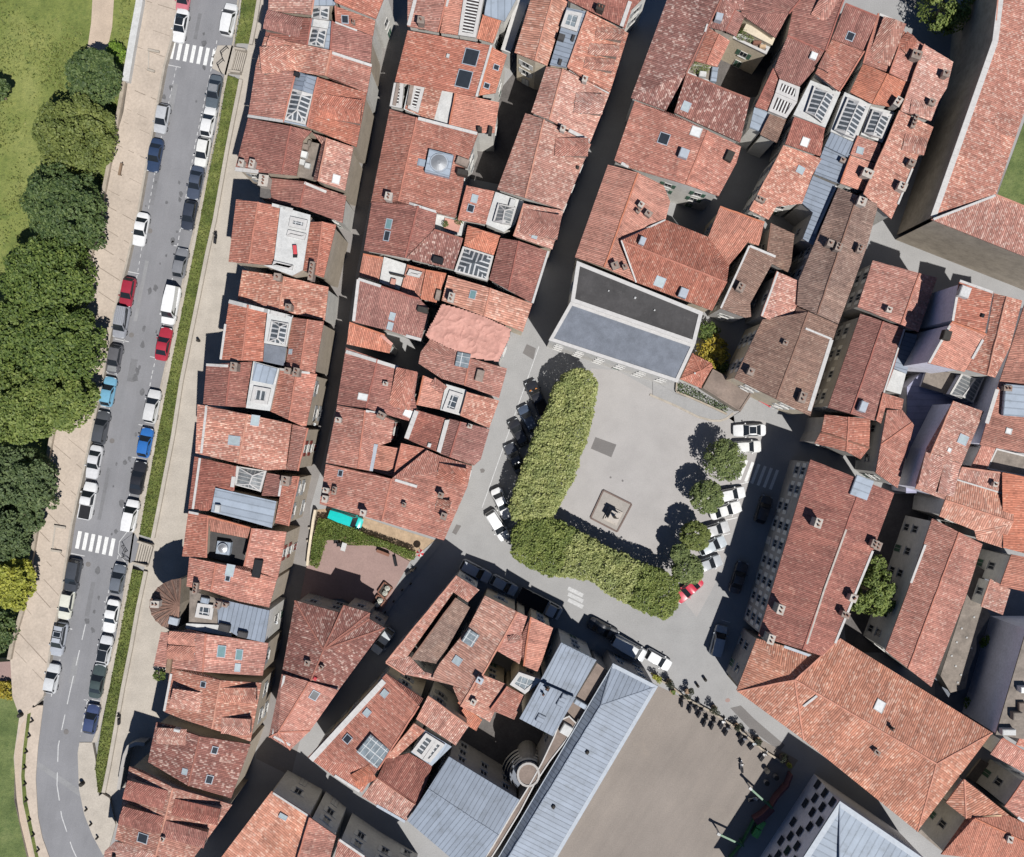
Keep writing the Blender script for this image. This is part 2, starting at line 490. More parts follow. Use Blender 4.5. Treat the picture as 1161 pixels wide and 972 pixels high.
def roof_faces(out, rg, z, rise, tol=5.0):
    """outline and ridge in survey units -> (list of 3D outline, list of faces, (R1, R2), hips)"""
    out = list(out)
    zs = [z] * len(out)
    rid = [None] * len(out)
    R = []
    for k, r in enumerate(rg):
        dv = min(range(len(out)), key=lambda i: math.hypot(out[i][0] - r[0], out[i][1] - r[1]))
        if math.hypot(out[dv][0] - r[0], out[dv][1] - r[1]) < 2.2:
            zs[dv] = z + rise; rid[dv] = k; R.append(out[dv]); continue
        best = min(range(len(out)), key=lambda i: seg_proj(r, out[i], out[(i + 1) % len(out)])[0])
        d, q = seg_proj(r, out[best], out[(best + 1) % len(out)])
        if d < tol or not inside(r, out):
            out.insert(best + 1, q); zs.insert(best + 1, z + rise); rid.insert(best + 1, k); R.append(q)
        else:
            R.append(r)
    pv = [P(p[0], p[1], zz) for p, zz in zip(out, zs)]
    if not rg:
        return pv, [pv], None, []
    R3 = [P(r[0], r[1], z + rise) for r in R]
    if len(R3) == 1:
        R3 = [R3[0], R3[0]]
    d = R3[1] - R3[0]
    L2 = d.length_squared
    lk = []
    for i, v in enumerate(pv):
        if rid[i] is not None:
            lk.append(min(rid[i], 1)); continue
        t = 0 if L2 < 1e-4 else (v - R3[0]).dot(d) / L2
        lk.append(0 if t <= 0.5 else 1)
    faces, hips = [], []
    n = len(pv)
    def same(a, b): return (a - b).length < 0.02
    for i in range(n):
        j = (i + 1) % n
        if lk[i] == lk[j]:
            q = [pv[i], pv[j], R3[lk[i]]]
        else:
            q = [pv[i], pv[j], R3[lk[j]], R3[lk[i]]]
        u = []
        for w in q:
            if not any(same(w, x) for x in u):
                u.append(w)
        if len(u) >= 3:
            faces.append(u)
    interior = [k for k in range(len(R)) if k not in rid]
    for k in interior:
        for i in range(n):
            if lk[i] == k and rid[i] is None and len(rg) > 1:
                hips.append((pv[i], R3[k]))
    return pv, faces, R3, hips

def inset(poly, d):
    """poly ccw list of Vectors; offset inwards by d in plan, keep z"""
    n = len(poly)
    out = []
    for i in range(n):
        a, b, c = poly[i - 1], poly[i], poly[(i + 1) % n]
        e1 = Vector((b.x - a.x, b.y - a.y)); e2 = Vector((c.x - b.x, c.y - b.y))
        if e1.length < 1e-4 or e2.length < 1e-4:
            out.append(b.copy()); continue
        n1 = Vector((-e1.y, e1.x)).normalized(); n2 = Vector((-e2.y, e2.x)).normalized()
        m = (n1 + n2)
        if m.length < 0.3:
            m = n1
        else:
            m = m / max(0.35, m.dot(n1))
        out.append(Vector((b.x + m.x * d, b.y + m.y * d, b.z)))
    return out

FLAT = {'zinc', 'zincpale', 'white', 'felt', 'slateflat', 'terrace', 'brownflat', 'darkyard', 'tarp', 'violet', 'skp', 'skw', 'chim'}
GLASS = {'bars', 'barsgrey', 'panes', 'panesgrey', 'slats'}
TRIMOF = {}

class House:
    pass

def ray_px(h, p):
    d = (P(p[0], p[1], 0) - CAM).normalized()
    hit = h.bvh.ray_cast(CAM, d)
    if hit[0] is None:
        return None, None
    nrm = hit[1]
    if nrm.z < 0: nrm = -nrm
    return hit[0], nrm

def axes(nrm):
    if nrm.z > 0.9985:
        u = h_axis[0]
    else:
        u = nrm.cross(Vector((0, 0, 1))).normalized()
    s = nrm.cross(u).normalized()
    if s.z < 0: s = -s; u = -u
    return u, s
h_axis = [EAST]

def house(label, z, roofs, feats=(), wall='pw', name='town_house', cat='house', win=True, shut=None, rise=1.5):
    h = House()
    ZJ[0] += 1
    zj = (ZJ[0] * 0.037) % 0.11
    hid = ZJ[0]
    allp = []
    built = []
    for r in roofs:
        cr, o, rg, mat = r[:4]
        op = r[4] if len(r) > 4 else {}
        zz = op.get('z', z) + zj
        rs = op.get('rise', 0.0 if not rg else (rise if mat not in GLASS else 0.7))
        pv, faces, R3, hips = roof_faces(pts(cr, o), pts(cr, rg) if rg else [], zz, rs, op.get('tol', 5.0))
        built.append((pv, faces, R3, hips, mat, zz, rs, op))
        allp += pv
    c = sum(allp, Vector()) / len(allp)
    root = empty(name, (c.x, c.y, 0), label, cat, HG)
    h.root = root
    vv, ff = [], []
    wmb = MB()
    fmain = built[0][0]
    e = max(((fmain[(i + 1) % len(fmain)] - fmain[i]) for i in range(len(fmain))), key=lambda w: w.length)
    h_axis[0] = Vector((e.x, e.y, 0)).normalized()
    n_roof = 0
    for pv, faces, R3, hips, mat, zz, rs, op in built:
        # orientation
        area = sum(pv[i].x * pv[(i + 1) % len(pv)].y - pv[(i + 1) % len(pv)].x * pv[i].y for i in range(len(pv)))
        if area < 0:
            pv = pv[::-1]; faces = [f[::-1] for f in faces]
        mb = MB()
        for f in faces:
            if len(f) > 4 or (R3 is None):
                for t in tessellate_polygon([f]):
                    q = [f[i] for i in t]
                    if (q[1] - q[0]).cross(q[2] - q[0]).z < 0: q = q[::-1]
                    e0 = max(((f[(i + 1) % len(f)] - f[i]) for i in range(len(f))), key=lambda w: w.length)
                    if op.get('turn'): e0 = Vector((-e0.y, e0.x, 0))
                    ux = Vector((e0.x, e0.y, 0)).normalized(); uy = Vector((-ux.y, ux.x, 0))
                    mb.face(q, 0, [(w.dot(ux), w.dot(uy)) for w in q])
                    b = len(vv); vv.extend(q); ff.append((b, b + 1, b + 2))
            else:
                mb.face(f)
                b = len(vv); vv.extend(f); ff.append(tuple(range(b, b + len(f))))
        th = 0.2
        n = len(pv)
        for i in range(n):
            j = (i + 1) % n
            dz = Vector((0, 0, th))
            mb.face([pv[i] - dz, pv[j] - dz, pv[j], pv[i]], 1)
        glass = mat in GLASS
        flat = (R3 is None)
        nm = 'glass_roof' if glass else ('flat_roof' if flat else 'roof')
        if mat == 'tarp': nm = 'tarpaulin'
        edge = 'trim' if (glass or mat in ('white', 'felt', 'slateflat')) else (mat if not isinstance(mat, int) else mat)
        if op.get('crumple'):
            mb = crumple(pv, mb, op['crumple'])
        # soffit
        mb.face([w - Vector((0, 0, th)) for w in pv][::-1], 1)
        mb.build(nm, [mat, edge], root)
        # wall
        wi = inset(pv, op.get('inset', 0.28 if not (glass or flat) else 0.10))
        zb = op.get('base', 0.0)
        wtop = [w - Vector((0, 0, th - 0.005)) for w in wi]
        for i in range(n):
            j = (i + 1) % n
            a, b = wtop[i], wtop[j]
            wmb.face([Vector((a.x, a.y, zb)), Vector((b.x, b.y, zb)), b, a])
            if win and zb == 0 and op.get('win', True):
                EDGES.append((hid, root, Vector((a.x, a.y, 0)), Vector((b.x, b.y, 0)), min(a.z, b.z), shut))
        FOOT.append((hid, [(w.x, w.y) for w in pv], zz))
        # ridge caps
        if R3 is not None and not glass and isinstance(mat, int):
            rmb = MB()
            if (R3[1] - R3[0]).length > 1.0:
                cap_line(rmb, R3[0], R3[1])
            for a, b in hips:
                if (a - b).length > 1.5:
                    cap_line(rmb, a, b)
            if rmb.f:
                rmb.build('ridge_cap', 'cap%d' % mat, root)
        elif R3 is not None and (R3[1] - R3[0]).length > 1.0:
            rmb = MB()
            cap_line(rmb, R3[0], R3[1], 0.10)
            for a, b in hips:
                cap_line(rmb, a, b, 0.09)
            rmb.build('ridge_flashing', 'trim' if glass else 'zinc', root)
        if glass or op.get('kerb'):
            ring(root, pv, 0.45 if glass else op['kerb'], 0.12, 'glazing_frame' if glass else 'parapet', op.get('kmat', 'trim'))
    wmb.build('wall', wall, root)
    h.bvh = BVHTree.FromPolygons([tuple(v) for v in vv], ff)
    for f in feats:
        feat(h, root, f)
    return h

def crumple(pv, old, amp):
    """loose cloth: a fine grid over the outline, thrown into folds"""
    from mathutils import noise as mn
    mb = MB()
    for f, m, u in zip(old.f, old.mi, old.uv):
        if m == 1:
            mb.face([old.v[i] for i in f], 1, u)
    P2 = [(w.x, w.y) for w in pv]
    z = pv[0].z
    x0, x1 = min(p[0] for p in P2), max(p[0] for p in P2)
    y0, y1 = min(p[1] for p in P2), max(p[1] for p in P2)
    st = .16
    def hgt(x, y):
        e = min(seg_proj((x, y), P2[i], P2[(i + 1) % len(P2)])[0] for i in range(len(P2)))
        q = Vector((x, y, 3.1))
        f = (1 - abs(mn.noise(q * .42)) * 2) ** 3 * 1.0 + (1 - abs(mn.noise(q * .9 + Vector((7, 2, 0)))) * 2) ** 3 * .5 + .25 * mn.noise(q * 2.4)
        return z + .03 + amp * f * min(1, e / .7)
    cache = {}
    def pt(i, j):
        if (i, j) not in cache:
            x, y = x0 + i * st, y0 + j * st
            cache[(i, j)] = Vector((x, y, hgt(x, y)))
        return cache[(i, j)]
    for i in range(int((x1 - x0) / st) + 1):
        for j in range(int((y1 - y0) / st) + 1):
            if inside((x0 + (i + .5) * st, y0 + (j + .5) * st), P2):
                mb.face([pt(i, j), pt(i + 1, j), pt(i + 1, j + 1), pt(i, j + 1)], 0)
    return mb

def cap_line(mb, a, b, r=0.13):
    d = (b - a).normalized()
    s = d.cross(Vector((0, 0, 1))).normalized() * r
    u = Vector((0, 0, 1))
    n = max(1, int((b - a).length / 1.2))
    # a slightly uneven line of half round caps
    prev = None
    rr = random.Random(int(abs(a.x * 100)) + int(abs(b.y * 10)))
    for i in range(n + 1):
        p = a.lerp(b, i / n) + s * rr.uniform(-.25, .25)
        ringp = [p - s + u * 0.0, p - s * .6 + u * (r * .75), p + s * .6 + u * (r * .75), p + s]
        if prev:
            for k in range(3):
                mb.face([prev[k], prev[k + 1], ringp[k + 1], ringp[k]][::-1])
        prev = ringp

def ring(root, pv, w, hgt, name, mat):
    inn = inset(pv, w)
    mb = MB()
    n = len(pv)
    u = Vector((0, 0, hgt)); dn = Vector((0, 0, -0.15))
    for i in range(n):
        j = (i + 1) % n
        mb.face([pv[i] + u, pv[j] + u, inn[j] + u, inn[i] + u])
        mb.face([pv[i] + dn, pv[j] + dn, pv[j] + u, pv[i] + u])
        mb.face([inn[j] + dn, inn[i] + dn, inn[i] + u, inn[j] + u])
    mb.build(name, mat, root)

def feat(h, root, f):
    k, cr = f[0], f[1]
    if k in ('sk', 'ch', 'fan', 'bx'):
        p, nrm = ray_px(h, pts(cr, f[2])[0])
        if p is None:
            return
        u, s = axes(nrm)
        sc = CR[cr][2]
    if k == 'sk':
        w, l = f[3] / sc * S, f[4] / sc * S
        tone = f[5]
        mb = MB()
        hz = nrm * 0.07
        t = 0.09
        c = p + nrm * 0.05
        for sx, sy, hw, hl in ((0, 1, w / 2 + t, t / 2), (0, -1, w / 2 + t, t / 2), (1, 0, t / 2, l / 2 - 0.001), (-1, 0, t / 2, l / 2 - 0.001)):
            mb.box(c + u * sx * (w / 2 + t / 2) + s * sy * (l / 2 + t / 2 if sy else 0), u * hw, s * hl, hz)
        o = mb.build('skylight', 'metaltrim' if tone != 'skw' else 'trim', root)
        g = MB()
        g.box(p + nrm * 0.05, u * (w / 2), s * (l / 2), nrm * 0.04)
        g.build('pane', tone, o)
    elif k == 'ch':
        w, l = f[3] / sc * S * .84, f[4] / sc * S * .84
        hg = (f[5] if len(f) > 5 else 1.2) * 1.35
        mat = f[6] if len(f) > 6 else 'chim'
        uh = Vector((u.x, u.y, 0)).normalized(); vh = Vector((-uh.y, uh.x, 0))
        mb = MB()
        up = Vector((0, 0, 1))
        mb.box(p + up * (hg / 2 - 0.4), uh * w / 2, vh * l / 2, up * (hg / 2 + 0.4))
        mb.box(p + up * (hg + 0.05), uh * (w / 2 + .07), vh * (l / 2 + .07), up * 0.05)
        o = mb.build('chimney', mat, root)
        npot = max(1, min(4, int(max(w, l) / 0.45)))
        long = uh if w >= l else vh
        L = max(w, l)
        for i in range(npot):
            q = p + long * ((i + .5) / npot - .5) * L * .9 + up * (hg + .101)
            t = MB(); t.tube([q, q + up * 0.4], [0.13, 0.10], 8)
            t.build('chimney_pot', 'pot', o)
    elif k == 'bx':
        w, l, hg, mat = f[3] / sc * S, f[4] / sc * S, f[5], f[6]
        uh = Vector((u.x, u.y, 0)).normalized(); vh = Vector((-uh.y, uh.x, 0))
        mb = MB()
        mb.box(p + Vector((0, 0, hg / 2 - .05)), uh * w / 2, vh * l / 2, Vector((0, 0, hg / 2 + .05)))
        mb.box(p + Vector((0, 0, hg + .03)), uh * (w / 2 - .06), vh * (l / 2 - .06), Vector((0, 0, .03)))
        mb.build('roof_box', mat, root)
    elif k == 'fan':
        r = f[3] / sc * S
        mb = MB()
        mb.box(p + Vector((0, 0, .35)), u * r * 1.2, s * r * 1.3, Vector((0, 0, .6)))
        o = mb.build('ventilation_unit', 'zincpale', root)
        t = MB()
        c = p + Vector((0, 0, .951))
        t.tube([c, c + Vector((0, 0, .35))], [r, r * .95], 24)
        o2 = t.build('fan_drum', 'metaltrim', o)
        d = MB()
        d.tube([c + Vector((0, 0, .352)), c + Vector((0, 0, .5))], [r * .85, r * .2], 20)
        d.build('fan_cap', 'hub', o)
    elif k == 'do':
        a, b = pts(cr, f[2])
        A, na = ray_px(h, a)
        Bq, nb = ray_px(h, b)
        if A is None or Bq is None:
            return
        sc = CR[cr][2]
        w = f[3] / sc * S
        rise_ = (f[4] if len(f) > 4 else 0.9) * 1.4
        mat = f[5] if len(f) > 5 else 0
        d = Vector((Bq.x - A.x, Bq.y - A.y, 0)).normalized()
        s = Vector((-d.y, d.x, 0)) * w / 2
        B2 = Bq + Vector((0, 0, rise_))
        A2 = A + Vector((0, 0, 0.06))
        ov = 0.12
        so = s * (1 + ov / (w / 2))
        mb = MB()
        mid_a, mid_b = A2 + Vector((0, 0, .10)), B2 + Vector((0, 0, .22)) + d * .15
        al, ar, bl, br = A2 + so, A2 - so, B2 + so + d * .15, B2 - so + d * .15
        mb.face([al, bl, mid_b, mid_a]) if (bl - al).cross(mid_a - al).z > 0 else mb.face([mid_a, mid_b, bl, al])
        mb.face([mid_a, mid_b, br, ar]) if (mid_b - mid_a).cross(ar - mid_a).z > 0 else mb.face([ar, br, mid_b, mid_a])
        for q in (([al, bl]), ([bl, mid_b]), ([mid_b, br]), ([br, ar])):
            dz = Vector((0, 0, -.12))
            mb.face([q[0] + dz, q[1] + dz, q[1], q[0]])
        wl = MB()
        dn = Vector((0, 0, -.5))
        e = Vector((0, 0, -.02))
        fl_, fr_ = B2 + s, B2 - s
        wl.face([A2 + s + dn, Bq + s + dn, fl_ + e, A2 + s + e])
        wl.face([Bq - s + dn, A2 - s + dn, A2 - s + e, fr_ + e])
        wl.face([Bq + s + dn, Bq - s + dn, fr_ + e, B2 + Vector((0, 0, .2)), fl_ + e])
        o = wl.build('dormer', 'chim', root)
        mb.build('dormer_roof', mat, o)
        if w > 1.2 and rise_ > .8:
            vm = MB()
            for sg in (1, -1):
                e0 = A + Vector((0, 0, .08)); q = A.lerp(Bq, .30) + s * 1.12 * sg + Vector((0, 0, .10))
                dv = (q - e0); sv = dv.cross(Vector((0, 0, 1))).normalized() * .09
                vm.box((e0 + q) / 2, dv / 2, sv, Vector((0, 0, .04)))
            vm.build('valley_flashing', 'trim', o)
        if w > 0.9 and rise_ > 0.6:
            g = MB()
            cc = Bq + Vector((0, 0, rise_ * .5)) + d * .012
            g.box(cc, s * .7, d * .015, Vector((0, 0, rise_ * .35)))
            g.build('dormer_window', 'glass', o)
    elif k == 'fl':
        pl = pts(cr, f[2])
        w = f[3] if len(f) > 3 else 0.28
        mat = f[4] if len(f) > 4 else 'trim'
        mb = MB()
        for a, b in zip(pl, pl[1:]):
            n = max(1, int(math.hypot(a[0] - b[0], a[1] - b[1]) / 8))
            prev = None
            for i in range(n + 1):
                q = (a[0] + (b[0] - a[0]) * i / n, a[1] + (b[1] - a[1]) * i / n)
                hp, _ = ray_px(h, q)
                if hp is None:
                    prev = None; continue
                if prev is not None and (hp - prev).length > .05:
                    d = (hp - prev)
                    s = d.cross(Vector((0, 0, 1))).normalized() * w / 2
                    up = s.cross(d).normalized()
                    if up.z < 0: up = -up
                    mb.box((hp + prev) / 2 + up * .06, d / 2 * 1.02, s, up * .07)
                prev = hp
        if mb.f:
            mb.build('flashing', mat, root)
    elif k == 'rings':             # tiers of curved balconies round the stair drum
        for i, (r0, r1, z, a0, a1) in enumerate(((96, 128, 8.1, 130, 300), (104, 146, 6.4, 150, 300), (112, 168, 4.7, 165, 305), (120, 190, 3.0, 170, 300), (130, 215, 1.4, 180, 290))):
            mb = MB()
            st = 6
            for a in range(a0, a1, st):
                q = []
                for rr_, aa in ((r0, a), (r1, a), (r1, a + st), (r0, a + st)):
                    q.append(P(500 + (688 + rr_ * math.cos(math.radians(aa))) / 6.944, 820 + (405 + rr_ * math.sin(math.radians(aa))) / 6.944, z))
                if (q[1] - q[0]).cross(q[2] - q[0]).z < 0: q = q[::-1]
                mb.face(q, 0)
                o_ = sorted(q, key=lambda w: -(w - P(500 + 688 / 6.944, 820 + 405 / 6.944, z)).length)[:2]
                mb.face([o_[0] - Vector((0, 0, .3)), o_[1] - Vector((0, 0, .3)), o_[1] + Vector((0, 0, .55)), o_[0] + Vector((0, 0, .55))], 1)
            mb.build('curved_balcony', ['slateflat', 'pw'], root)
    elif k == 'pl':                # plants on a terrace
        p, nrm = ray_px(h, pts(cr, f[2])[0])
        if p is None:
            return
        r = f[3] / CR[cr][2] * S
        mb = MB()
        leaf_ball(mb, p + Vector((0, 0, r * .7)), (r, r, r * .8), int(260 * max(.5, r)), .16)
        mb.build('foliage', f[4] if len(f) > 4 else 'leafmid', root)

for _t, _c in ((0, (.42, .17, .12)), (1, (.30, .11, .085)), (2, (.47, .23, .165)), (3, (.22, .125, .092)), (4, (.46, .17, .10)), (5, (.29, .12, .09)), (6, (.47, .23, .17)), (7, (.48, .22, .155))):
    MT['cap%d' % _t] = rough_mat('ridge_tile_%s' % ('red dark bleached brown orange speckled pinkish striped'.split()[_t]), _c, .25, 1.5, 4)

# ---------------------------------------------------------------- foliage helpers
def leaf_quad(mb, c, n, size, rr):
    n = n.normalized()
    t = n.cross(Vector((rr.uniform(-1, 1), rr.uniform(-1, 1), rr.uniform(-1, 1))))
    if t.length < 1e-3: t = n.cross(EAST)
    t = t.normalized() * size * rr.uniform(.6, 1.15) / 2
    b = n.cross(t) * rr.uniform(.55, .95)
    i = len(mb.v)
    mb.v += [c - t, c + b * .8 + n * size * .08, c + t, c - b * .8 + n * size * .08]
    mb.f.append((i, i + 1, i + 2, i + 3)); mb.mi.append(0)
    mb.uv.append([(0, 0), (1, 0), (1, 1), (0, 1)])

RL = random.Random(5)
def leaf_ball(mb, c, rad, n, size, hollow=.45):
    rr = RL
    for _ in range(n):
        d = Vector((rr.gauss(0, 1), rr.gauss(0, 1), rr.gauss(0, 1))).normalized()
        r = 1 - (1 - hollow) * rr.random() ** 2.2
        p = Vector((d.x * rad[0], d.y * rad[1], d.z * rad[2])) * r + c
        leaf_quad(mb, p, d * .45 + Vector((rr.uniform(-.5, .5), rr.uniform(-.5, .5), rr.uniform(.35, 1.1))), size, rr)

MT['leafpale'] = leaf_mat('clipped_plane_leaves', (0.20, 0.235, 0.075), (0.36, 0.39, 0.145), (0.52, 0.54, 0.25))
MT['leafmid'] = leaf_mat('mid_green_leaves', (0.09, 0.135, 0.028), (0.17, 0.225, 0.052), (0.27, 0.32, 0.09))
MT['leafball'] = leaf_mat('round_plane_leaves', (0.09, 0.125, 0.042), (0.165, 0.21, 0.07), (0.27, 0.32, 0.125))
MT['leafdark'] = leaf_mat('dark_blue_green_leaves', (0.042, 0.078, 0.024), (0.088, 0.135, 0.042), (0.155, 0.21, 0.07))
MT['leafdeep'] = leaf_mat('deep_green_leaves', (0.055, 0.095, 0.020), (0.115, 0.17, 0.036), (0.20, 0.26, 0.062))
MT['leaflight'] = leaf_mat('light_olive_leaves', (0.10, 0.13, 0.032), (0.165, 0.20, 0.05), (0.235, 0.27, 0.08))
MT['leafbright'] = leaf_mat('bright_green_leaves', (0.08, 0.15, 0.014), (0.15, 0.25, 0.025), (0.24, 0.36, 0.05))
MT['leafyellow'] = leaf_mat('yellow_green_leaves', (0.17, 0.18, 0.02), (0.34, 0.35, 0.045), (0.52, 0.52, 0.10))
MT['leafgold'] = leaf_mat('golden_leaves', (0.16, 0.13, 0.02), (0.40, 0.31, 0.03), (0.60, 0.50, 0.08))
MT['leafdull'] = leaf_mat('dull_green_leaves', (0.06, 0.095, 0.038), (0.105, 0.15, 0.06), (0.155, 0.205, 0.082))
MT['leafcorner'] = leaf_mat('corner_plane_leaves', (0.12, 0.16, 0.036), (0.215, 0.265, 0.07), (0.33, 0.37, 0.12))
MT['alleywall'] = rough_mat('beige_alley_render', (0.42, 0.355, 0.28), .14, .6, 3, .9, .3, (.28, .23, .18))
MT['leafbank'] = leaf_mat('rough_bank_blades', (0.06, 0.08, 0.02), (0.13, 0.15, 0.04), (0.22, 0.235, 0.075))
MT['leafwhite'] = leaf_mat('white_blossom', (0.6, 0.6, 0.56), (0.75, 0.75, 0.7), (0.8, 0.8, 0.78))
MT['violetwall'] = rough_mat('pale_lilac_render', (0.70, 0.69, 0.77), .1, .5, 3)
MT['cheq'] = rough_mat('grey_facade_panels', (0.74, 0.71, 0.74), .06, .4, 3, .7)
# ================================================================ the houses
# west row, between the grass bank and the first alley
house('red tiled house cut by the top frame, just right of the grass bank', 10.4, [
    ('A', '258,-70 500,-70 478,78 250,58', '500,-70 478,78', 2),
    ('A', '500,-70 618,-70 602,28 480,30', '', 'zincpale', dict(z=11)),
    ('A', '480,32 575,36 570,108 480,97', '528,55 524,85', 'bars', dict(z=10.9))],
    [('fl', 'A', '250,60 478,80')], shut='sh3', wall='alleywall')
house('red house with white flashing at the top of the first alley', 11.0, [
    ('A', '618,-70 885,-70 818,100 604,12', '618,-70 604,12', 0)],
    [('fl', 'A', '612,18 815,100', .4)])
house('narrow red house with one boxy dark skylight, second from the top of the first alley', 10.0, [
    ('A', '604,32 815,108 803,190 608,112', '604,32 608,112', 0)],
    [('sk', 'A', '655,104', 34, 28, 'skd'), ('ch', 'A', '705,130', 14, 12, .6)])
house('red house with white ended glass roof over its stairwell', 10.0, [
    ('A', '252,72 478,98 455,238 235,188', '478,98 455,238', 1),
    ('A', '590,112 800,192 790,332 578,270', '592,112 580,270', 1, dict(rise=1.2)),
    ('A', '482,97 590,112 578,272 452,240', '', 'zincpale', dict(z=10.8)),
    ('A', '490,100 572,112 564,152 484,138', '', 'white', dict(z=11.1)),
    ('A', '480,142 562,156 545,250 456,236', '520,158 505,215', 'bars', dict(z=11.1))],
    [('do', 'A', '425,150 255,125', 85, 1.0, 1), ('fl', 'A', '605,118 795,190'), ('fl', 'A', '265,215 335,232', .5)], shut='sh3', wall='alleywall')
house('pale red house with one broad hipped dormer facing the grass bank', 10.25, [
    ('A', '232,192 330,218 580,265 552,400 400,376 185,348', '580,265 552,400', 2)],
    [('do', 'A', '395,312 230,335', 120, .9, 2), ('ch', 'A', '292,390', 26, 30, 1.4, 'chimw'), ('do', 'A', '330,250 262,232', 60, .5, 0)], shut='sh1', wall='alleywall')
house('small red back house beside the alley bend, behind the hipped dormer house', 10.0, [
    ('A', '585,272 797,345 772,490 588,422 556,402', '592,275 560,400', 0)], [('fl', 'A', '588,280 795,347', .35)])
house('red house with a long ridged glass roof and twin dormers', 10.2, [
    ('A', '185,352 395,380 330,642 145,612', '395,380 330,642', 0, dict(rise=1.8)),
    ('A', '512,408 770,490 716,775 455,668', '512,408 455,668', 0, dict(rise=1.8)),
    ('A', '398,378 512,406 456,668 328,642', '', 'zincpale', dict(z=11.5)),
    ('A', '372,466 490,500 448,658 334,632', '432,482 402,580', 'bars', dict(z=11.75)),
    ('A', '400,384 510,408 490,498 374,464', '455,396 432,482', 'zinc', dict(z=11.75, rise=.6))],
    [('do', 'A', '322,490 160,470', 105, .9, 0), ('do', 'A', '510,555 742,605', 105, .9, 0), ('fl', 'A', '146,612 330,640', .35), ('bx', 'A', '405,398', 20, 26, .5, 'black')], shut='sh3', wall='alleywall')
house('dark red house with a walled roof terrace and white chimneys on its west gable', 10.5, [
    ('A', '145,622 370,665 480,692 435,740 400,925 75,895', '370,667 322,917', 1),
    ('A', '440,738 530,760 490,948 400,930', '', 'terrace', dict(z=8.6)),
    ('A', '485,702 700,776 655,1005 488,945 532,760', '560,728 515,955', 2)],
    [('ch', 'A', '122,872', 34, 26, .9, 'chimw'), ('ch', 'A', '178,876', 44, 26, .9, 'chimw'), ('fl', 'A', '155,515 80,880', .3), ('fl', 'A', '80,892 400,930', .5),
     ('bx', 'A', '452,780', 26, 30, .7, 'chim'), ('bx', 'A', '440,820', 30, 40, .8, 'skw'), ('bx', 'A', '432,858', 26, 28, .5, 'white'), ('bx', 'A', '462,878', 24, 26, .6, 'white'), ('bx', 'A', '470,760', 30, 14, .5, 'terrace'),
     ('sk', 'A', '608,945', 38, 32, 'skw'), ('do', 'A', '552,858 690,850', 60, .7, 0)], shut='sh1', wall='alleywall')
house('low brown red house shaded by the big house with the white roof court', 8.9, [
    ('B', '300,48 540,75 650,128 755,150 735,292 590,218 390,195 305,165', '532,80 510,205', 1, dict(rise=1.0)),
    ('B', '305,52 345,55 360,160 300,165', '', 'darkyard', dict(z=9.6))],
    [('ch', 'B', '335,85', 50, 60, 1.2, 'chimw'), ('fl', 'B', '535,82 650,130', .35), ('ch', 'B', '345,180', 120, 22, 1.5)])
house('twin gabled orange red house with a white roof court and skylight rows', 11.6, [
    ('B', '175,168 290,182 408,205 372,515 320,512 135,496', '288,182 242,506', 0, dict(rise=1.1)),
    ('B', '565,288 630,285 702,302 636,580 525,540', '632,287 598,558', 0, dict(rise=.9)),
    ('B', '408,206 566,250 564,290 526,540 470,570 320,515 372,514', '', 'white', dict(z=12.1)),
    ('B', '462,258 552,278 540,330 452,310', '', 'panes', dict(z=12.3)),
    ('B', '450,328 545,350 535,382 440,360', '', 'panes', dict(z=12.3)),
    ('B', '374,492 476,516 470,540 366,516', '', 'panes', dict(z=12.3))],
    [('ch', 'B', '345,182', 95, 24, .8), ('ch', 'B', '580,552', 100, 22, .8), ('fl', 'B', '290,178 620,262', .4), ('fl', 'B', '138,500 640,600', .4, 'cream')],
    shut='sh3', wall='alleywall')
house('pale brown house squeezed below the twin gabled orange house', 9.2, [
    ('B', '208,540 390,565 662,630 642,805 400,755 183,697', '428,575 398,748', 2, dict(rise=1.2))],
    [('ch', 'B', '405,585', 36, 36, 1.0), ('ch', 'B', '465,745', 34, 30, 1.3), ('ch', 'B', '548,800', 34, 30, 1.0, 'chimw')])
house('orange red house with a white framed spider lantern in its middle', 10.7, [
    ('B', '138,703 340,745 318,1020 92,1012', '238,725 205,1018', 0, dict(rise=1.2)),
    ('B', '468,788 637,812 590,1084 436,1045', '552,802 512,1065', 0, dict(rise=1.2)),
    ('B', '342,746 470,788 440,945 322,925', '', 'white', dict(z=11.7)),
    ('B', '362,806 452,822 432,938 342,918', '405,840 392,900', 'bars', dict(z=11.9)),
    ('B', '324,928 440,948 428,1045 318,1022', '', 'slateflat', dict(z=11.2))],
    [('fl', 'B', '140,706 470,790', .5), ('fl', 'B', '135,715 95,1010', .3), ('sk', 'C', '602,88', 20, 14, 'skp')], shut='sh3', wall='alleywall')
house('red house with a white strip roof holding one square lantern', 10.0, [
    ('C', '158,155 405,140 370,382 140,366', '285,152 262,374', 1, dict(rise=1.2)),
    ('C', '540,176 740,206 682,490 492,400', '632,190 594,446', 0, dict(rise=1.2)),
    ('C', '405,138 542,176 492,400 366,384', '', 'white', dict(z=11.2)),
    ('C', '408,268 498,284 478,366 390,354', '', 'bars', dict(z=11.4)),
    ('C', '412,146 532,178 508,262 398,240', '', 'zincpale', dict(z=11.35))],
    [('ch', 'C', '320,172', 46, 34, 1.2), ('ch', 'C', '600,192', 30, 30, 1.2), ('ch', 'C', '645,200', 44, 30, 1.2), ('fl', 'C', '160,157 300,165', .35), ('fl', 'C', '545,180 740,206', .3)], shut='sh1', wall='alleywall')
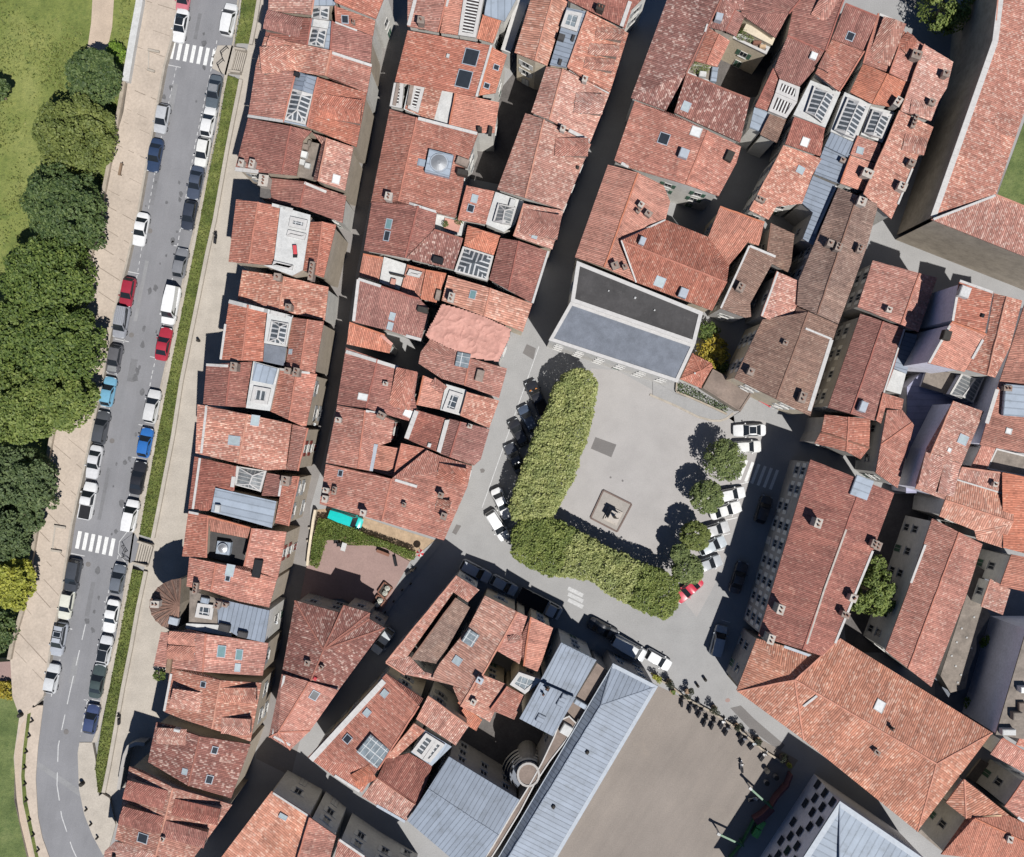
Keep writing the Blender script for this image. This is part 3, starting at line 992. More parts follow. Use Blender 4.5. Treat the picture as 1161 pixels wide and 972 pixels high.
house('broad pale red roofed house with two grey framed skylights on the alley corner', 10.35, [
    ('C', '110,365 165,372 606,468 575,708 470,712 100,622', '372,420 330,665', 2, dict(rise=1.0)),
    ('C', '612,470 690,490 640,715 560,708 582,690', '690,490 640,715', 0, dict(rise=.5, z=10.0))],
    [('sk', 'C', '415,450', 46, 34, 'skp'), ('sk', 'C', '305,556', 40, 54, 'skp'), ('fl', 'C', '160,372 132,622', .3), ('fl', 'C', '165,372 300,398', .4), ('fl', 'C', '610,478 672,492', .35)], shut='sh0', wall='alleywall')
house('red house wrapped round a grey glass pyramid and a blue zinc roof', 9.6, [
    ('C', '95,640 125,645 310,690 300,820 205,800 165,928 62,918', '310,690 300,820', 1, dict(rise=.6)),
    ('C', '318,690 475,715 445,825 303,788', '400,740 385,785', 'barsgrey', dict(z=9.9)),
    ('C', '476,725 560,740 545,850 448,846', '560,740 545,850', 1, dict(rise=.5)),
    ('C', '560,742 645,745 588,1005 518,990 545,850', '645,745 588,1005', 0, dict(rise=.4)),
    ('C', '205,805 526,876 502,1016 355,975 182,930', '', 'zincpale', dict(z=10.3, turn=1))],
    [('ch', 'C', '588,765', 50, 44, 1.2), ('fl', 'C', '125,648 88,915', .3), ('fl', 'C', '310,692 295,800', .5), ('fl', 'C', '555,760 520,980', .3), ('bx', 'C', '222,912', 36, 24, .6, 'white'), ('ch', 'D', '485,70', 24, 24, .9)], shut='sh1', wall='alleywall')
house('red house built round a dark sunken patio with a small round lantern', 10.0, [
    ('D', '295,45 398,68 388,290 262,282', '398,68 388,290', 0, dict(rise=.6)),
    ('D', '400,72 622,132 605,188 410,150', '400,72 622,132', 4, dict(rise=.6)),
    ('D', '632,135 812,155 765,402 590,335', '632,135 590,335', 0, dict(rise=.9)),
    ('D', '412,152 606,190 582,335 398,285', '', 'felt', dict(z=8.3)),
    ('D', '300,288 440,318 590,338 762,400 720,552 560,520 415,470 285,440', '440,318 412,478', 0, dict(rise=1.0, z=9.7))],
    [('sk', 'D', '515,356', 52, 34, 'skp'), ('sk', 'D', '503,398', 24, 18, 'skd'), ('bx', 'D', '660,345', 88, 40, .35, 'black'), ('ch', 'D', '690,125', 60, 30, 1.2), ('ch', 'D', '740,140', 30, 24, 1.2),
     ('fan', 'D', '490,235', 26), ('fl', 'D', '300,50 398,70', .3), ('bx', 'D', '412,290', 34, 18, .5, 'white'), ('ch', 'D', '345,445', 60, 20, .8)], shut='sh0', wall='alleywall')
_cone = ' '.join('%.1f,%.1f' % (268 + 178 * math.cos(math.radians(a)), 540 + 142 * math.sin(math.radians(a))) for a in range(265, 85, -15))
house('round bastion tower with a brown conical tiled roof beside the steps', 8.6, [
    ('D', _cone, '252,545 254,546', 3, dict(rise=1.5, tol=1))],
    [('ch', 'D', '140,525', 34, 44, 1.1, 'chimw'), ('bx', 'D', '224,620', 46, 36, .6, 'metaltrim')], wall='stone', name='bastion_tower', cat='tower', win=False)
house('house with a blue zinc roof and a six pane skylight on a white terrace', 9.6, [
    ('D', '446,505 722,568 696,738 556,705 452,640', '', 'zinc', dict(z=10.0, turn=0)),
    ('D', '302,462 450,506 448,642 298,640', '', 'terrace', dict(z=8.9)),
    ('D', '345,528 432,540 420,616 330,602', '', 'panes', dict(z=9.3)),
    ('D', '284,636 450,644 520,660 520,708 280,662', '', 'white', dict(z=9.2))],
    [('bx', 'D', '586,690', 44, 28, .7, 'felt'), ('ch', 'D', '500,532', 26, 18, .8), ('ch', 'D', '460,530', 34, 40, .9), ('bx', 'D', '388,512', 40, 26, .6, 'zincpale'), ('bx', 'D', '490,655', 54, 34, .7, 'felt'), ('ch', 'D', '330,440', 40, 24, 1.0), ('ch', 'D', '372,455', 30, 24, 1.0)], win=True)
house('red house with three roof windows in a row and two small west dormers', 9.5, [
    ('D', '150,682 212,690 290,668 400,695 716,740 686,912 370,892 112,860', '385,692 365,890', 0, dict(rise=1.0))],
    [('do', 'D', '332,722 212,702', 55, .8, 4), ('do', 'D', '328,795 205,778', 58, .8, 4), ('sk', 'D', '470,783', 52, 34, 'skt'), ('sk', 'D', '563,800', 46, 28, 'skt'), ('sk', 'D', '555,868', 34, 22, 'skp'),
     ('bx', 'D', '200,848', 80, 22, .6, 'wood'), ('fl', 'D', '215,688 205,790', .25)], shut='sh1', wall='alleywall')
house('red house with white mortar flecks and three wedge dormers, above the alley mouth', 9.2, [
    ('E', '385,-28 520,-18 650,35 866,48 808,356 640,302 450,240 352,200', '645,38 605,292', 2, dict(rise=1.1))],
    [('do', 'E', '548,150 415,115', 85, 1.0, 2), ('do', 'E', '665,112 845,100', 62, .9, 2), ('do', 'E', '655,272 815,268', 70, .9, 2), ('sk', 'E', '560,56', 24, 22, 'skd'), ('fl', 'E', '392,0 355,195', .3), ('ch', 'E', '690,342', 26, 22, .8, 'chimw')], shut='sh1', wall='alleywall')
house('brown red house with two dark roof openings, behind the curved stone wall', 9.0, [
    ('E', '312,255 400,275 540,330 808,372 706,656 480,590 390,522 268,465', '540,332 480,588', 5, dict(rise=1.1))],
    [('do', 'E', '470,335 335,315', 70, .7, 2), ('sk', 'E', '463,515', 24, 22, 'skp'), ('sk', 'E', '620,402', 30, 24, 'skd'), ('sk', 'E', '592,556', 36, 28, 'skd'), ('bx', 'E', '430,290', 30, 14, .8, 'white')], shut='sh0', wall='alleywall')
house('red house with four wedge dormers on the corner of the curved road', 9.6, [
    ('E', '170,488 235,510 400,600 712,690 505,975 380,985 95,872', '408,605 300,980', 2, dict(rise=1.2))],
    [('do', 'E', '362,665 175,592', 85, 1.0, 1), ('do', 'E', '340,800 152,725', 80, 1.0, 1), ('do', 'E', '402,700 650,735', 72, .9, 1), ('do', 'E', '352,815 582,855', 72, .9, 1), ('sk', 'E', '242,865', 40, 48, 'skd'), ('ch', 'E', '355,860', 18, 16, .5, 'chimw')], shut='sh3', wall='alleywall')
house('pale weathered roof at the bottom left, touching the curved pavement', 8.4, [
    ('E', '95,884 40,935 28,1035 385,1035 352,950 262,918', '385,1035 262,918', 6, dict(rise=.9))], [('bx', 'E', '92,962', 22, 14, .5, 'black')], win=False)

# middle row, first block between the two alleys
house('red roofed house with white gutters at the top left of the middle block', 9.9, [
    ('F', '150,-60 365,-60 310,170 148,138', '365,-60 310,170', 0, dict(rise=.7)),
    ('F', '366,-60 470,-60 420,186 320,172', '', 4, dict(z=10.0)),
    ('F', '452,-60 560,-60 508,200 416,186', '', 'slats', dict(z=10.1))],
    [('ch', 'F', '225,132', 34, 34, 1.2), ('fl', 'F', '190,0 155,135', .45), ('fl', 'F', '362,-10 312,168', .5), ('fl', 'F', '150,140 310,172', .4), ('fl', 'F', '322,176 510,205', .4)], shut='sh1')
house('low orange annexe with a white zinc top at the head of the courtyard', 8.2, [
    ('F', '545,80 642,112 600,228 512,202', '545,80 642,112', 4, dict(rise=.5)),
    ('F', '572,-30 735,-30 660,112 552,78', '', 'zincpale', dict(z=9.3)),
    ('F', '735,-40 800,-40 690,280 640,262', '', 'trim', dict(z=6.5))], [])
house('red house with two large square dark roof windows', 10.3, [
    ('F', '150,160 330,196 592,240 512,512 400,490 150,430 82,432', '592,240 512,512', 0, dict(rise=1.2))],
    [('sk', 'F', '483,303', 74, 66, 'skd'), ('sk', 'F', '446,418', 80, 66, 'skd'), ('bx', 'F', '362,298', 18, 14, .3, 'white'), ('fl', 'F', '590,240 512,510', .3)], shut='sh1')
house('slim orange house with two tiny roof windows beside the cream courtyard wall', 9.0, [
    ('F', '596,250 672,290 612,490 528,502', '596,250 528,502', 4, dict(rise=.6))],
    [('sk', 'F', '615,356', 22, 24, 'skd'), ('sk', 'F', '565,453', 22, 24, 'skd'), ('fl', 'F', '675,295 615,505', .4)])
house('house under repair with loose tiles stacked on bare white battens', 9.7, [
    ('F', '400,490 632,540 606,700 520,700 368,668', '400,490 368,668', 4, dict(rise=.6)),
    ('F', '160,432 402,492 368,668 300,652 128,575', '', 'white', dict(z=9.6)),
    ('F', '175,440 330,476 285,640 135,572', '', 2, dict(z=9.75)),
    ('F', '182,446 240,460 205,596 150,572', '', 'slats', dict(z=9.9)),
    ('F', '78,438 130,440 118,572 55,560', '', 'slats', dict(z=9.8))],
    [('ch', 'F', '160,600', 60, 36, .9), ('bx', 'F', '165,500', 20, 110, .3, 'chim'), ('bx', 'F', '90,500', 16, 110, .3, 'chim'), ('ch', 'F', '455,500', 50, 20, .8, 'chimw'), ('bx', 'F', '530,690', 20, 20, 1.0, 'iron'), ('bx', 'F', '585,696', 40, 16, .8, 'iron')])
house('long red house with a big round roof fan on a white box', 10.0, [
    ('F', '55,575 290,650 520,705 455,880 441,972 401,1147 250,1110 101,1060 -44,1067', '198,620 100,1062', 0, dict(rise=1.2, tol=12))],
    [('fan', 'F', '318,870', 46), ('bx', 'F', '262,868', 34, 110, .35, 'zincpale'), ('bx', 'F', '440,860', 36, 60, .9, 'chim'), ('bx', 'F', '440,920', 26, 50, 1.4, 'iron'), ('fl', 'F', '205,625 515,705', .4), ('ch', 'G', '195,165', 40, 36, 1.0, 'chimw'), ('fl', 'F', '520,705 455,880', .4)], shut='sh1')
house('dark red house with one teal and one black roof window side by side', 10.3, [
    ('G', '100,182 240,170 442,235 430,322 275,476 58,437', '345,202 285,474', 1, dict(rise=1.1))],
    [('sk', 'G', '190,298', 44, 26, 'skt'), ('sk', 'G', '180,361', 44, 24, 'skd'), ('fl', 'G', '245,172 440,235', .3), ('fl', 'G', '430,322 280,475', .3)], shut='sh3')
house('speckled brown sloping roof with a dark chimney hole, between orange and red neighbours', 9.7, [
    ('G', '428,328 580,376 530,538 280,478', '428,328 580,376', 5, dict(rise=.9))],
    [('bx', 'G', '450,492', 50, 30, .9, 'black'), ('fl', 'G', '282,482 528,545', .5, 'metaltrim')])
house('tiny tan terrace house tucked behind the speckled brown roof', 7.6, [
    ('G', '442,246 545,272 600,285 575,362 430,322', '', 'white', dict()),
    ('G', '485,265 572,285 556,342 478,322', '', 'tarp', dict(z=7.9))], [('pl', 'G', '560,285', 22, 'leafdeep'), ('pl', 'G', '488,300', 16, 'leafdeep')])
house('small red house with two grey roof windows beside the dark courtyard', 9.3, [
    ('G', '602,96 746,126 700,300 555,276', '602,96 555,276', 0, dict(rise=.7))],
    [('sk', 'G', '640,165', 34, 26, 'skp'), ('sk', 'G', '620,216', 32, 28, 'skd'), ('fl', 'G', '575,95 548,272', .4)])
house('pale zinc pavilion with a grey glass lantern in a white surround', 9.2, [
    ('G', '752,128 902,178 852,300 795,340 698,298', '', 'white', dict()),
    ('G', '765,190 860,212 835,305 738,285', '800,225 790,275', 'barsgrey', dict(z=9.6))], [('bx', 'G', '840,190', 36, 26, .5, 'white')])
house('small red house with one wedge dormer facing the second alley', 9.8, [
    ('G', '902,190 1110,228 1050,432 848,362', '902,190 848,362', 2, dict(rise=1.0))],
    [('do', 'G', '890,280 1080,325', 110, .9, 0), ('sk', 'G', '958,356', 30, 22, 'skp')], shut='sh1', wall='cream')
house('bright orange pyramid roofed pavilion with a white chimney', 9.4, [
    ('G', '605,305 776,360 742,462 584,412', '688,345 689,346', 4, dict(rise=1.0))],
    [('ch', 'G', '690,330', 24, 30, .9, 'chimw')])
house('square grey glass pyramid with pale diagonal bars', 9.2, [
    ('G', '580,416 742,466 708,598 534,548', '640,500 641,501', 'bars', dict(rise=.9, tol=2))], [], win=False, name='glass_pyramid_house', cat='house')
house('dark red brown corrugated roof over the second alley', 9.8, [
    ('G', '778,372 850,380 1032,442 946,716 718,590', '872,392 818,648', 1, dict(rise=1.0, tol=10))],
    [('fl', 'G', '1030,442 946,714', .3)], shut='sh1')
house('low cluster of small orange roofs round a white terrace', 8.4, [
    ('G', '55,455 160,477 134,602 33,570', '55,455 160,477', 4, dict(rise=.5)),
    ('G', '164,470 286,510 246,645 140,604', '', 'white', dict(z=8.3)),
    ('G', '286,515 380,540 350,690 248,660', '286,515 380,540', 4, dict(rise=.5)),
    ('G', '384,540 492,562 440,712 354,692', '384,540 492,562', 4, dict(rise=.5)),
    ('G', '298,535 366,553 350,582 284,566', '', 'slats', dict(z=9.2))],
    [('fl', 'G', '282,492 530,552', .4, 'metaltrim'), ('bx', 'G', '212,612', 44, 24, .5, 'tarp'), ('bx', 'G', '238,570', 6, 80, .6, 'iron'), ('bx', 'G', '450,675', 22, 50, .7, 'chim')], shut='sh1')
house('dark red house framed by white copings with two pale roof panes', 10.1, [
    ('G', '28,587 130,622 350,692 400,742 360,912 200,862 0,812', '28,587 350,692', 1, dict(rise=.9))],
    [('sk', 'G', '208,784', 22, 32, 'skp'), ('sk', 'G', '197,835', 22, 32, 'skp'), ('bx', 'G', '370,752', 26, 50, .9, 'iron'), ('fl', 'G', '30,590 5,808', .4), ('fl', 'G', '2,812 360,908', .4), ('fl', 'G', '30,588 345,690', .35)], shut='sh3')
house('pale striped tiled house between the glass pyramid and the pink tarpaulin', 9.3, [
    ('G', '502,568 725,635 945,717 896,866 690,782 570,740 468,700', '732,636 684,780', 7, dict(rise=.9))],
    [('sk', 'G', '632,670', 36, 26, 'skt'), ('ch', 'G', '522,692', 50, 30, 1.0, 'chimw'), ('fl', 'G', '475,708 565,742', .4), ('bx', 'G', '560,580', 70, 14, .3, 'zincpale')], wall='cream', shut='sh1')
house('house half covered by a crumpled pink tarpaulin', 9.6, [
    ('G', '470,720 570,745 690,785 832,850 827,890 768,1022 618,1002 400,900 385,880', '', 'tarp', dict(z=10.2, crumple=.15)),
    ('I', '590,88 640,22 850,122 1045,176 1002,332 820,266 700,230 578,150', '850,122 820,266', 0, dict(rise=.7))],
    [('bx', 'I', '812,132', 70, 66, .3, 'panesgrey'), ('bx', 'I', '902,215', 56, 36, .7, 'chim'), ('ch', 'I', '960,148', 50, 24, .8)], shut='sh1')
house('small orange lean-to at the alley end of the dark inner court', 9.2, [
    ('I', '215,-65 330,-22 400,0 440,50 425,96 200,48', '215,-65 400,0', 4, dict(rise=.6))], [('fl', 'I', '380,0 438,50', .4, 'tarp')])
house('red house with a long low dormer and two white roof windows', 9.9, [
    ('I', '196,66 475,168 575,198 556,322 570,395 540,456 365,400 148,365', '360,132 300,385', 1, dict(rise=.8, tol=14))],
    [('fl', 'I', '198,88 470,172', .45), ('do', 'I', '475,385 520,190', 95, .8, 0), ('sk', 'I', '286,326', 28, 44, 'skw'), ('sk', 'I', '524,412', 32, 38, 'skw'), ('ch', 'I', '408,258', 18, 24, .5, 'chimw')], shut='sh1')
house('orange gabled house with a dark glazed lightwell beside it', 9.3, [
    ('I', '605,214 722,262 690,392 570,368', '605,214 570,368', 4, dict(rise=.7)),
    ('I', '722,258 832,290 800,424 692,394', '', 'white', dict(z=9.6)),
    ('I', '742,290 812,312 780,414 704,394', '', 'panes', dict(z=9.8)),
    ('I', '836,300 1002,346 950,492 800,425', '836,300 800,425', 2, dict(rise=.9))],
    [('do', 'I', '650,245 712,290', 40, .6, 0), ('fl', 'I', '836,296 1000,345', .3)], shut='sh1')
house('dark red house split by a white valley, facing the square road', 9.7, [
    ('I', '570,395 722,440 680,616 625,596 508,545', '570,395 508,545', 1, dict(rise=.7)),
    ('I', '740,440 952,496 906,655 870,688 690,625', '800,456 742,644', 1, dict(rise=.7)),
    ('I', '718,448 742,446 694,622 674,612', '', 'trim', dict(z=10.1))],
    [('fl', 'I', '568,400 515,545', .6), ('bx', 'I', '636,580', 20, 16, .4, 'white'), ('ch', 'I', '712,636', 40, 24, 1.0), ('ch', 'I', '790,668', 50, 28, 1.0), ('ch', 'I', '850,480', 20, 20, .4, 'chimw')], shut='sh1')
house('red house with three chimneys beside a small black light court', 10.2, [
    ('I', '150,370 370,410 452,452 432,562 352,590 328,718 90,672', '296,400 258,706', 0, dict(rise=1.1, tol=8))],
    [('ch', 'I', '262,388', 50, 30, .9, 'chimw'), ('ch', 'I', '165,448', 24, 28, 1.0, 'chimw'), ('ch', 'I', '388,424', 40, 34, .9), ('fl', 'I', '152,370 230,382', .4), ('fl', 'I', '355,575 328,715', .5, 'metaltrim'), ('fl', 'I', '300,400 370,412', .3)], shut='sh0')
house('small orange pair of roofs in the heart of the middle block', 9.6, [
    ('I', '360,578 482,597 446,748 338,717', '', 4, dict(z=9.4)),
    ('I', '490,570 625,602 575,792 448,748', '490,570 448,748', 0, dict(rise=.7))], [('fl', 'I', '622,604 574,790', .25)])
house('big red corner house above the hedge garden with many chimneys', 10.3, [
    ('I', '90,680 340,728 575,800 622,606 700,640 860,690 835,800 712,1082 400,985 57,890', '436,756 385,980', 0, dict(rise=1.0))],
    [('sk', 'I', '168,728', 26, 18, 'skd'), ('ch', 'I', '100,815', 24, 28, 1.0, 'chimw'), ('ch', 'I', '95,860', 34, 26, 1.0, 'chimw'), ('ch', 'I', '140,818', 40, 20, .5), ('ch', 'I', '295,932', 30, 28, 1.1, 'chimw'), ('ch', 'I', '505,892', 20, 18, .5),
     ('ch', 'I', '700,840', 26, 26, 1.1), ('ch', 'I', '715,950', 34, 30, 1.0), ('do', 'I', '680,715 828,745', 70, .8, 0), ('do', 'I', '670,895 742,905', 56, .7, 2), ('fl', 'I', '92,680 340,728', .35), ('fl', 'I', '340,728 570,798', .35), ('fl', 'I', '745,880 730,935', .35)], wall='cream', shut='sh1')

# middle row, strip along the second alley
house('pale red house with a zinc stair skylight and three small dormers', 10.5, [
    ('F', '805,-30 1000,-30 985,32 885,346 712,276', '915,8 820,318', 7, dict(rise=1.0, tol=12)),
    ('F', '988,40 1095,62 990,358 898,342', '', 'zinc', dict(z=11.2)),
    ('F', '985,55 1070,72 1040,168 955,140', '', 'panesgrey', dict(z=11.4)),
    ('F', '1098,60 1312,175 1215,487 1100,430 992,356', '1098,60 992,356', 2, dict(rise=1.0))],
    [('do', 'L', '165,172 300,205', 46, 1.0, 2), ('do', 'L', '128,258 275,290', 46, 1.0, 2), ('do', 'L', '105,330 250,365', 46, 1.0, 2), ('bx', 'F', '958,205', 30, 30, .7, 'felt'), ('bx', 'F', '1020,205', 30, 12, .4, 'felt'), ('bx', 'F', '952,330', 26, 14, .4, 'felt'), ('fl', 'F', '985,36 1095,60', .4)], wall='cream', shut='sh3')
house('dark red house at the very top beside the second alley', 11.2, [
    ('F', '990,-60 1440,-60 1330,50 1295,150 1160,75 1000,5', '990,-60 1000,5', 1, dict(rise=.6))], [('ch', 'L', '185,62', 30, 40, 1.0, 'iron'), ('fl', 'L', '345,10 300,140', .5)], shut='sh1')
house('red house overlooking the cream walled courtyard with one broad dormer', 10.0, [
    ('F', '880,350 1000,370 1215,488 1112,748 895,632 800,592', '968,366 905,634', 2, dict(rise=1.0))],
    [('do', 'L', '55,540 195,565', 90, .9, 6), ('fl', 'F', '1000,372 1210,488', .45), ('ch', 'L', '105,432', 30, 24, .8, 'chimw'), ('fl', 'F', '892,632 1105,742', .45), ('bx', 'F', '845,620', 70, 26, .3, 'zincpale')], shut='sh1')
house('long red house narrowing along the second alley below the courtyard', 10.2, [
    ('F', '770,595 895,640 1115,760 971,1107 621,997', '868,628 768,1044', 2, dict(rise=1.1, tol=8))],
    [('do', 'F', '925,775 1090,790', 80, 1.0, 0), ('do', 'G', '1020,90 1150,130', 70, .9, 0), ('ch', 'F', '965,690', 30, 24, .8, 'chimw'), ('bx', 'F', '1045,885', 14, 12, .4, 'iron')], shut='sh1')

# south of the first alley junction, the wedge and the block below the square
house('wedge shaped hipped red brown house below the hedge garden', 8.2, [
    ('J', '20,515 265,582 280,540 415,580 412,612 492,660 251,986 -49,901', '170,775 102,940', 5, dict(rise=1.4, tol=8))],
    [('ch', 'J', '92,838', 26, 26, .6), ('ch', 'J', '165,862', 18, 18, .5), ('fl', 'J', '-40,905 245,984', .3), ('bx', 'J', '128,925', 16, 16, .3, 'red')], shut='sh1', wall='pg')
house('pointed red house at the tip of the wedge between two alleys', 9.0, [
    ('K', '90,2 120,8 390,87 240,300 135,402 22,332', '232,52 72,308', 0, dict(rise=1.0))],
    [('sk', 'K', '262,113', 40, 34, 'skd'), ('fl', 'K', '105,10 45,320', .3), ('fl', 'K', '50,330 135,375', .3)], shut='sh1', wall='cream')
house('brown U shaped tiled house wrapped round a slit court', 8.4, [
    ('J', '500,840 872,385 992,460 930,525 855,472 612,812', '872,385 500,840', 6, dict(rise=.7)),
    ('J', '868,502 942,552 775,850 632,824', '868,502 632,824', 3, dict(rise=.6)),
    ('J', '500,842 625,810 700,890 752,905 742,935 600,905', '500,842 600,905', 6, dict(rise=.5)),
    ('J', '852,478 868,500 632,824 614,812', '', 'darkyard', dict(z=4.0, win=False))],
    [('ch', 'J', '735,845', 26, 24, 1.0)], shut='sh1')
house('light striped tile house with one slatted roof pane south of the square', 9.2, [
    ('J', '1020,490 1194,576 1092,770 960,990 872,950 742,935 752,900 780,850 930,662', '1194,576 960,990', 7, dict(rise=1.0))],
    [('bx', 'J', '945,712', 70, 62, .25, 'panesgrey'), ('sk', 'J', '876,832', 34, 36, 'skp'), ('do', 'J', '1120,880 1000,960', 90, .6, 2)], wall='cream', shut='sh1')
house('uneven orange red roof with a barred glass bay beside the zinc school', 9.4, [
    ('O', '306,574 362,600 332,690 345,765 320,850 205,782', '306,574 205,782', 0, dict(rise=.7)),
    ('O', '380,602 497,660 420,892 342,860 330,770 336,690', '380,602 342,860', 4, dict(rise=.6)),
    ('Q', '120,5 205,0 345,56 258,256 105,172 62,72', '205,0 105,172', 2, dict(rise=.8)),
    ('Q', '350,66 440,116 386,242 258,190', '350,66 258,190', 0, dict(rise=.6)),
    ('Q', '410,-10 532,32 442,106 362,56', '', 'panesgrey', dict(z=10.0))],
    [('ch', 'Q', '205,25', 30, 34, .8, 'metaltrim'), ('ch', 'Q', '172,142', 28, 26, .6, 'chimw'), ('do', 'O', '330,700 270,720', 30, .4, 2), ('do', 'Q', '120,150 95,160', 60, .4, 4)], wall='cream')
house('tiny orange lean-to roof at the edge of the round stair court', 6.5, [
    ('Q', '90,150 215,245 185,302 105,250', '90,150 215,245', 4, dict(rise=.4))], [])
house('long red house with a white gutter strip and a barred rooflight', 9.6, [
    ('K', '640,0 836,132 660,400 596,505 512,626 366,540 228,440', '812,168 600,500', 0, dict(rise=1.2, tol=10))],
    [('fl', 'K', '655,10 245,452', .75), ('sk', 'K', '632,104', 30, 26, 'skp'), ('sk', 'K', '540,205', 30, 26, 'skp'), ('sk', 'K', '437,343', 34, 30, 'skd'), ('bx', 'K', '576,408', 110, 130, .2, 'panesgrey'), ('fl', 'K', '370,535 500,618', .35), ('do', 'K', '570,515 480,560', 70, .35, 4)], wall='cream', shut='sh1')
house('stepped red house with a vaulted glass roof over its stairs', 9.3, [
    ('K', '860,118 1076,275 1006,378 798,240', '860,118 1076,275', 2, dict(rise=.7)),
    ('K', '790,262 845,300 690,445 640,445', '790,262 640,445', 2, dict(rise=.4)),
    ('K', '846,300 985,384 880,486 770,412', '', 'zincpale', dict(z=9.3)),
    ('K', '850,310 905,345 830,450 775,408', '', 'bars', dict(z=9.5)),
    ('K', '905,345 950,372 872,468 832,452', '', 'bars', dict(z=9.5)),
    ('K', '640,450 760,418 882,486 850,590 806,692 594,546', '594,546 806,692', 1, dict(rise=.7)),
    ('K', '592,548 804,694 740,782 512,646', '592,548 804,694', 2, dict(rise=.7))],
    [('fl', 'K', '800,244 1005,378', .5, 'metaltrim'), ('fl', 'K', '516,650 740,778', .35, 'metaltrim')], wall='pw', shut='sh1')
house('pale red house at the bottom centre left, cut by the frame', 10.2, [
    ('p', '308,897 352,925 330,1085 165,1085', '352,925 320,1085', 7, dict(rise=.8, z=9.0))], [('sk', 'K', '98,752', 18, 36, 'skp'), ('fl', 'p', '310,899 350,925', .25)], shut='sh3')
house('dark red house third from the left along the bottom edge facade', 10.0, [
    ('p', '351,927 381,948 375,970 368,1010 330,1000', '351,927 330,1000', 0, dict(rise=.6))], [('fl', 'p', '352,927 327,985', .25)], shut='sh3')
house('red strip of roof on the bottom edge beside the white cornice', 9.9, [
    ('p', '384,951 420,976 470,1005 440,1030 372,1005', '372,1005 440,1030', 0, dict(rise=.6))], [('fl', 'p', '385,952 420,976', .3)], shut='sh3')

# the zinc roofed school
house('wide zinc gable roof of the school at the bottom centre', 10.0, [
    ('p', '509,858 589,907 537,995 462,931', '487,896 566,948', 'zinc', dict(rise=1.2)),
    ], [('fl', 'K', '985,432 1161,540', .5, 'metaltrim')], name='school_wing', cat='school', wall='pg', shut=None)
house('zinc roofed school wing with two hatch outlines, nearest the square', 10.8, [
    ('p', '636,729 676,749 652,791 612,773', '636,729 676,749', 'zinc', dict(rise=.7)),
    ('p', '612,774 652,792 627,835 589,815', '612,774 652,792', 'zinc', dict(rise=.7))],
    [('bx', 'Q', '632,150', 34, 40, .25, 'zinc'), ('bx', 'Q', '648,120', 26, 30, .35, 'zinc'), ('bx', 'Q', '525,235', 40, 40, .25, 'zinc'), ('ch', 'Q', '560,72', 18, 18, .5, 'iron'), ('ch', 'Q', '538,104', 8, 8, .4, 'iron')], name='school_wing', cat='school', wall='pw')
house('narrow brown flat roofed corridor with a round stair head beside the long zinc hall', 9.4, [
    ('k', '885,110 940,-30 1010,-60 1070,0 985,140 860,300 735,490 625,700 465,960 400,1060 340,1060 405,965 560,700 690,490 790,310', '', 'brownflat', dict(kerb=.16)),
    ('k', ' '.join('%.1f,%.1f' % (688 + 92 * math.cos(math.radians(a)), 405 + 98 * math.sin(math.radians(a))) for a in range(0, 360, 20)), '', 'brownflat', dict(z=9.45, kerb=.28, kmat='pg')),
    ('p', '677,752 690,762 655,822 640,812', '', 'brownflat', dict(z=8.8))],
    [('rings', 'k', '688,405'), ('bx', 'k', '985,45', 74, 74, .7, 'white'), ('bx', 'Q', '745,160', 24, 90, .8, 'zincpale'), ('bx', 'Q', '730,250', 20, 30, .8, 'white')], name='school_corridor', cat='school', wall='pg')
house('long zinc hipped hall along the brown schoolyard', 9.6, [
    ('p', '695,752 746,778 612,1005 545,1005', '681,800 574,976', 'zinc', dict(rise=1.1, kerb=.5, kmat='metaltrim'))],
    [('bx', 'Q', '770,412', 16, 14, .4, 'iron'), ('bx', 'Q', '592,698', 16, 14, .4, 'iron')], name='school_hall', cat='school', wall='pg')
house('zinc hipped building at the bottom right with a chequered grey facade', 11.2, [
    ('p', '952,908 1060,982 1060,1050 860,1050', '952,985 950,1040', 'zincpale', dict(rise=1.2, tol=2, kerb=.8, kmat='metaltrim', win=False))],
    [], name='chequered_building', cat='building', wall='cheq')

# north of the square
house('long dark red roof flecked white, west flank of the cream courtyard', 10.6, [
    ('L', '562,-60 955,-60 942,55 895,48 845,165 750,140 682,330 640,386 535,582 350,515', '850,-60 638,388', 5, dict(rise=1.3, tol=6))],
    [('bx', 'L', '808,102', 34, 36, .9, 'metaltrim'), ('fl', 'L', '752,130 690,325', .25)], shut='sh1')
house('small red gabled annexe over the cream courtyard wall', 9.9, [
    ('L', '752,142 872,216 805,352 678,318', '815,182 748,336', 0, dict(rise=.6)),
    ('L', '898,50 952,82 905,192 848,165', '898,50 848,165', 1, dict(rise=.5)),
    ('L', '782,140 872,190 862,212 800,180', '', 'terrace', dict(z=9.9))], [], wall='cream')
house('red house behind a beige awning strip at the top of the cream courtyard', 10.2, [
    ('L', '972,-60 1290,-60 1180,72 1112,200 928,76', '1290,-60 1180,72', 1, dict(rise=.9)),
    ('L', '958,125 1112,195 1094,238 940,160', '', 'cream', dict(z=8.6)),
    ('L', '922,180 1082,250 1062,288 872,196', '', 'terrace', dict(z=7.8, kerb=.35))],
    [('pl', 'L', '930,190', 30, 'leafdeep'), ('pl', 'L', '975,210', 18, 'leafmid'), ('bx', 'L', '1010,232', 40, 16, .6, 'pot'), ('bx', 'L', '1040,250', 30, 14, .5, 'tan')], wall='cream', shut='sh2')
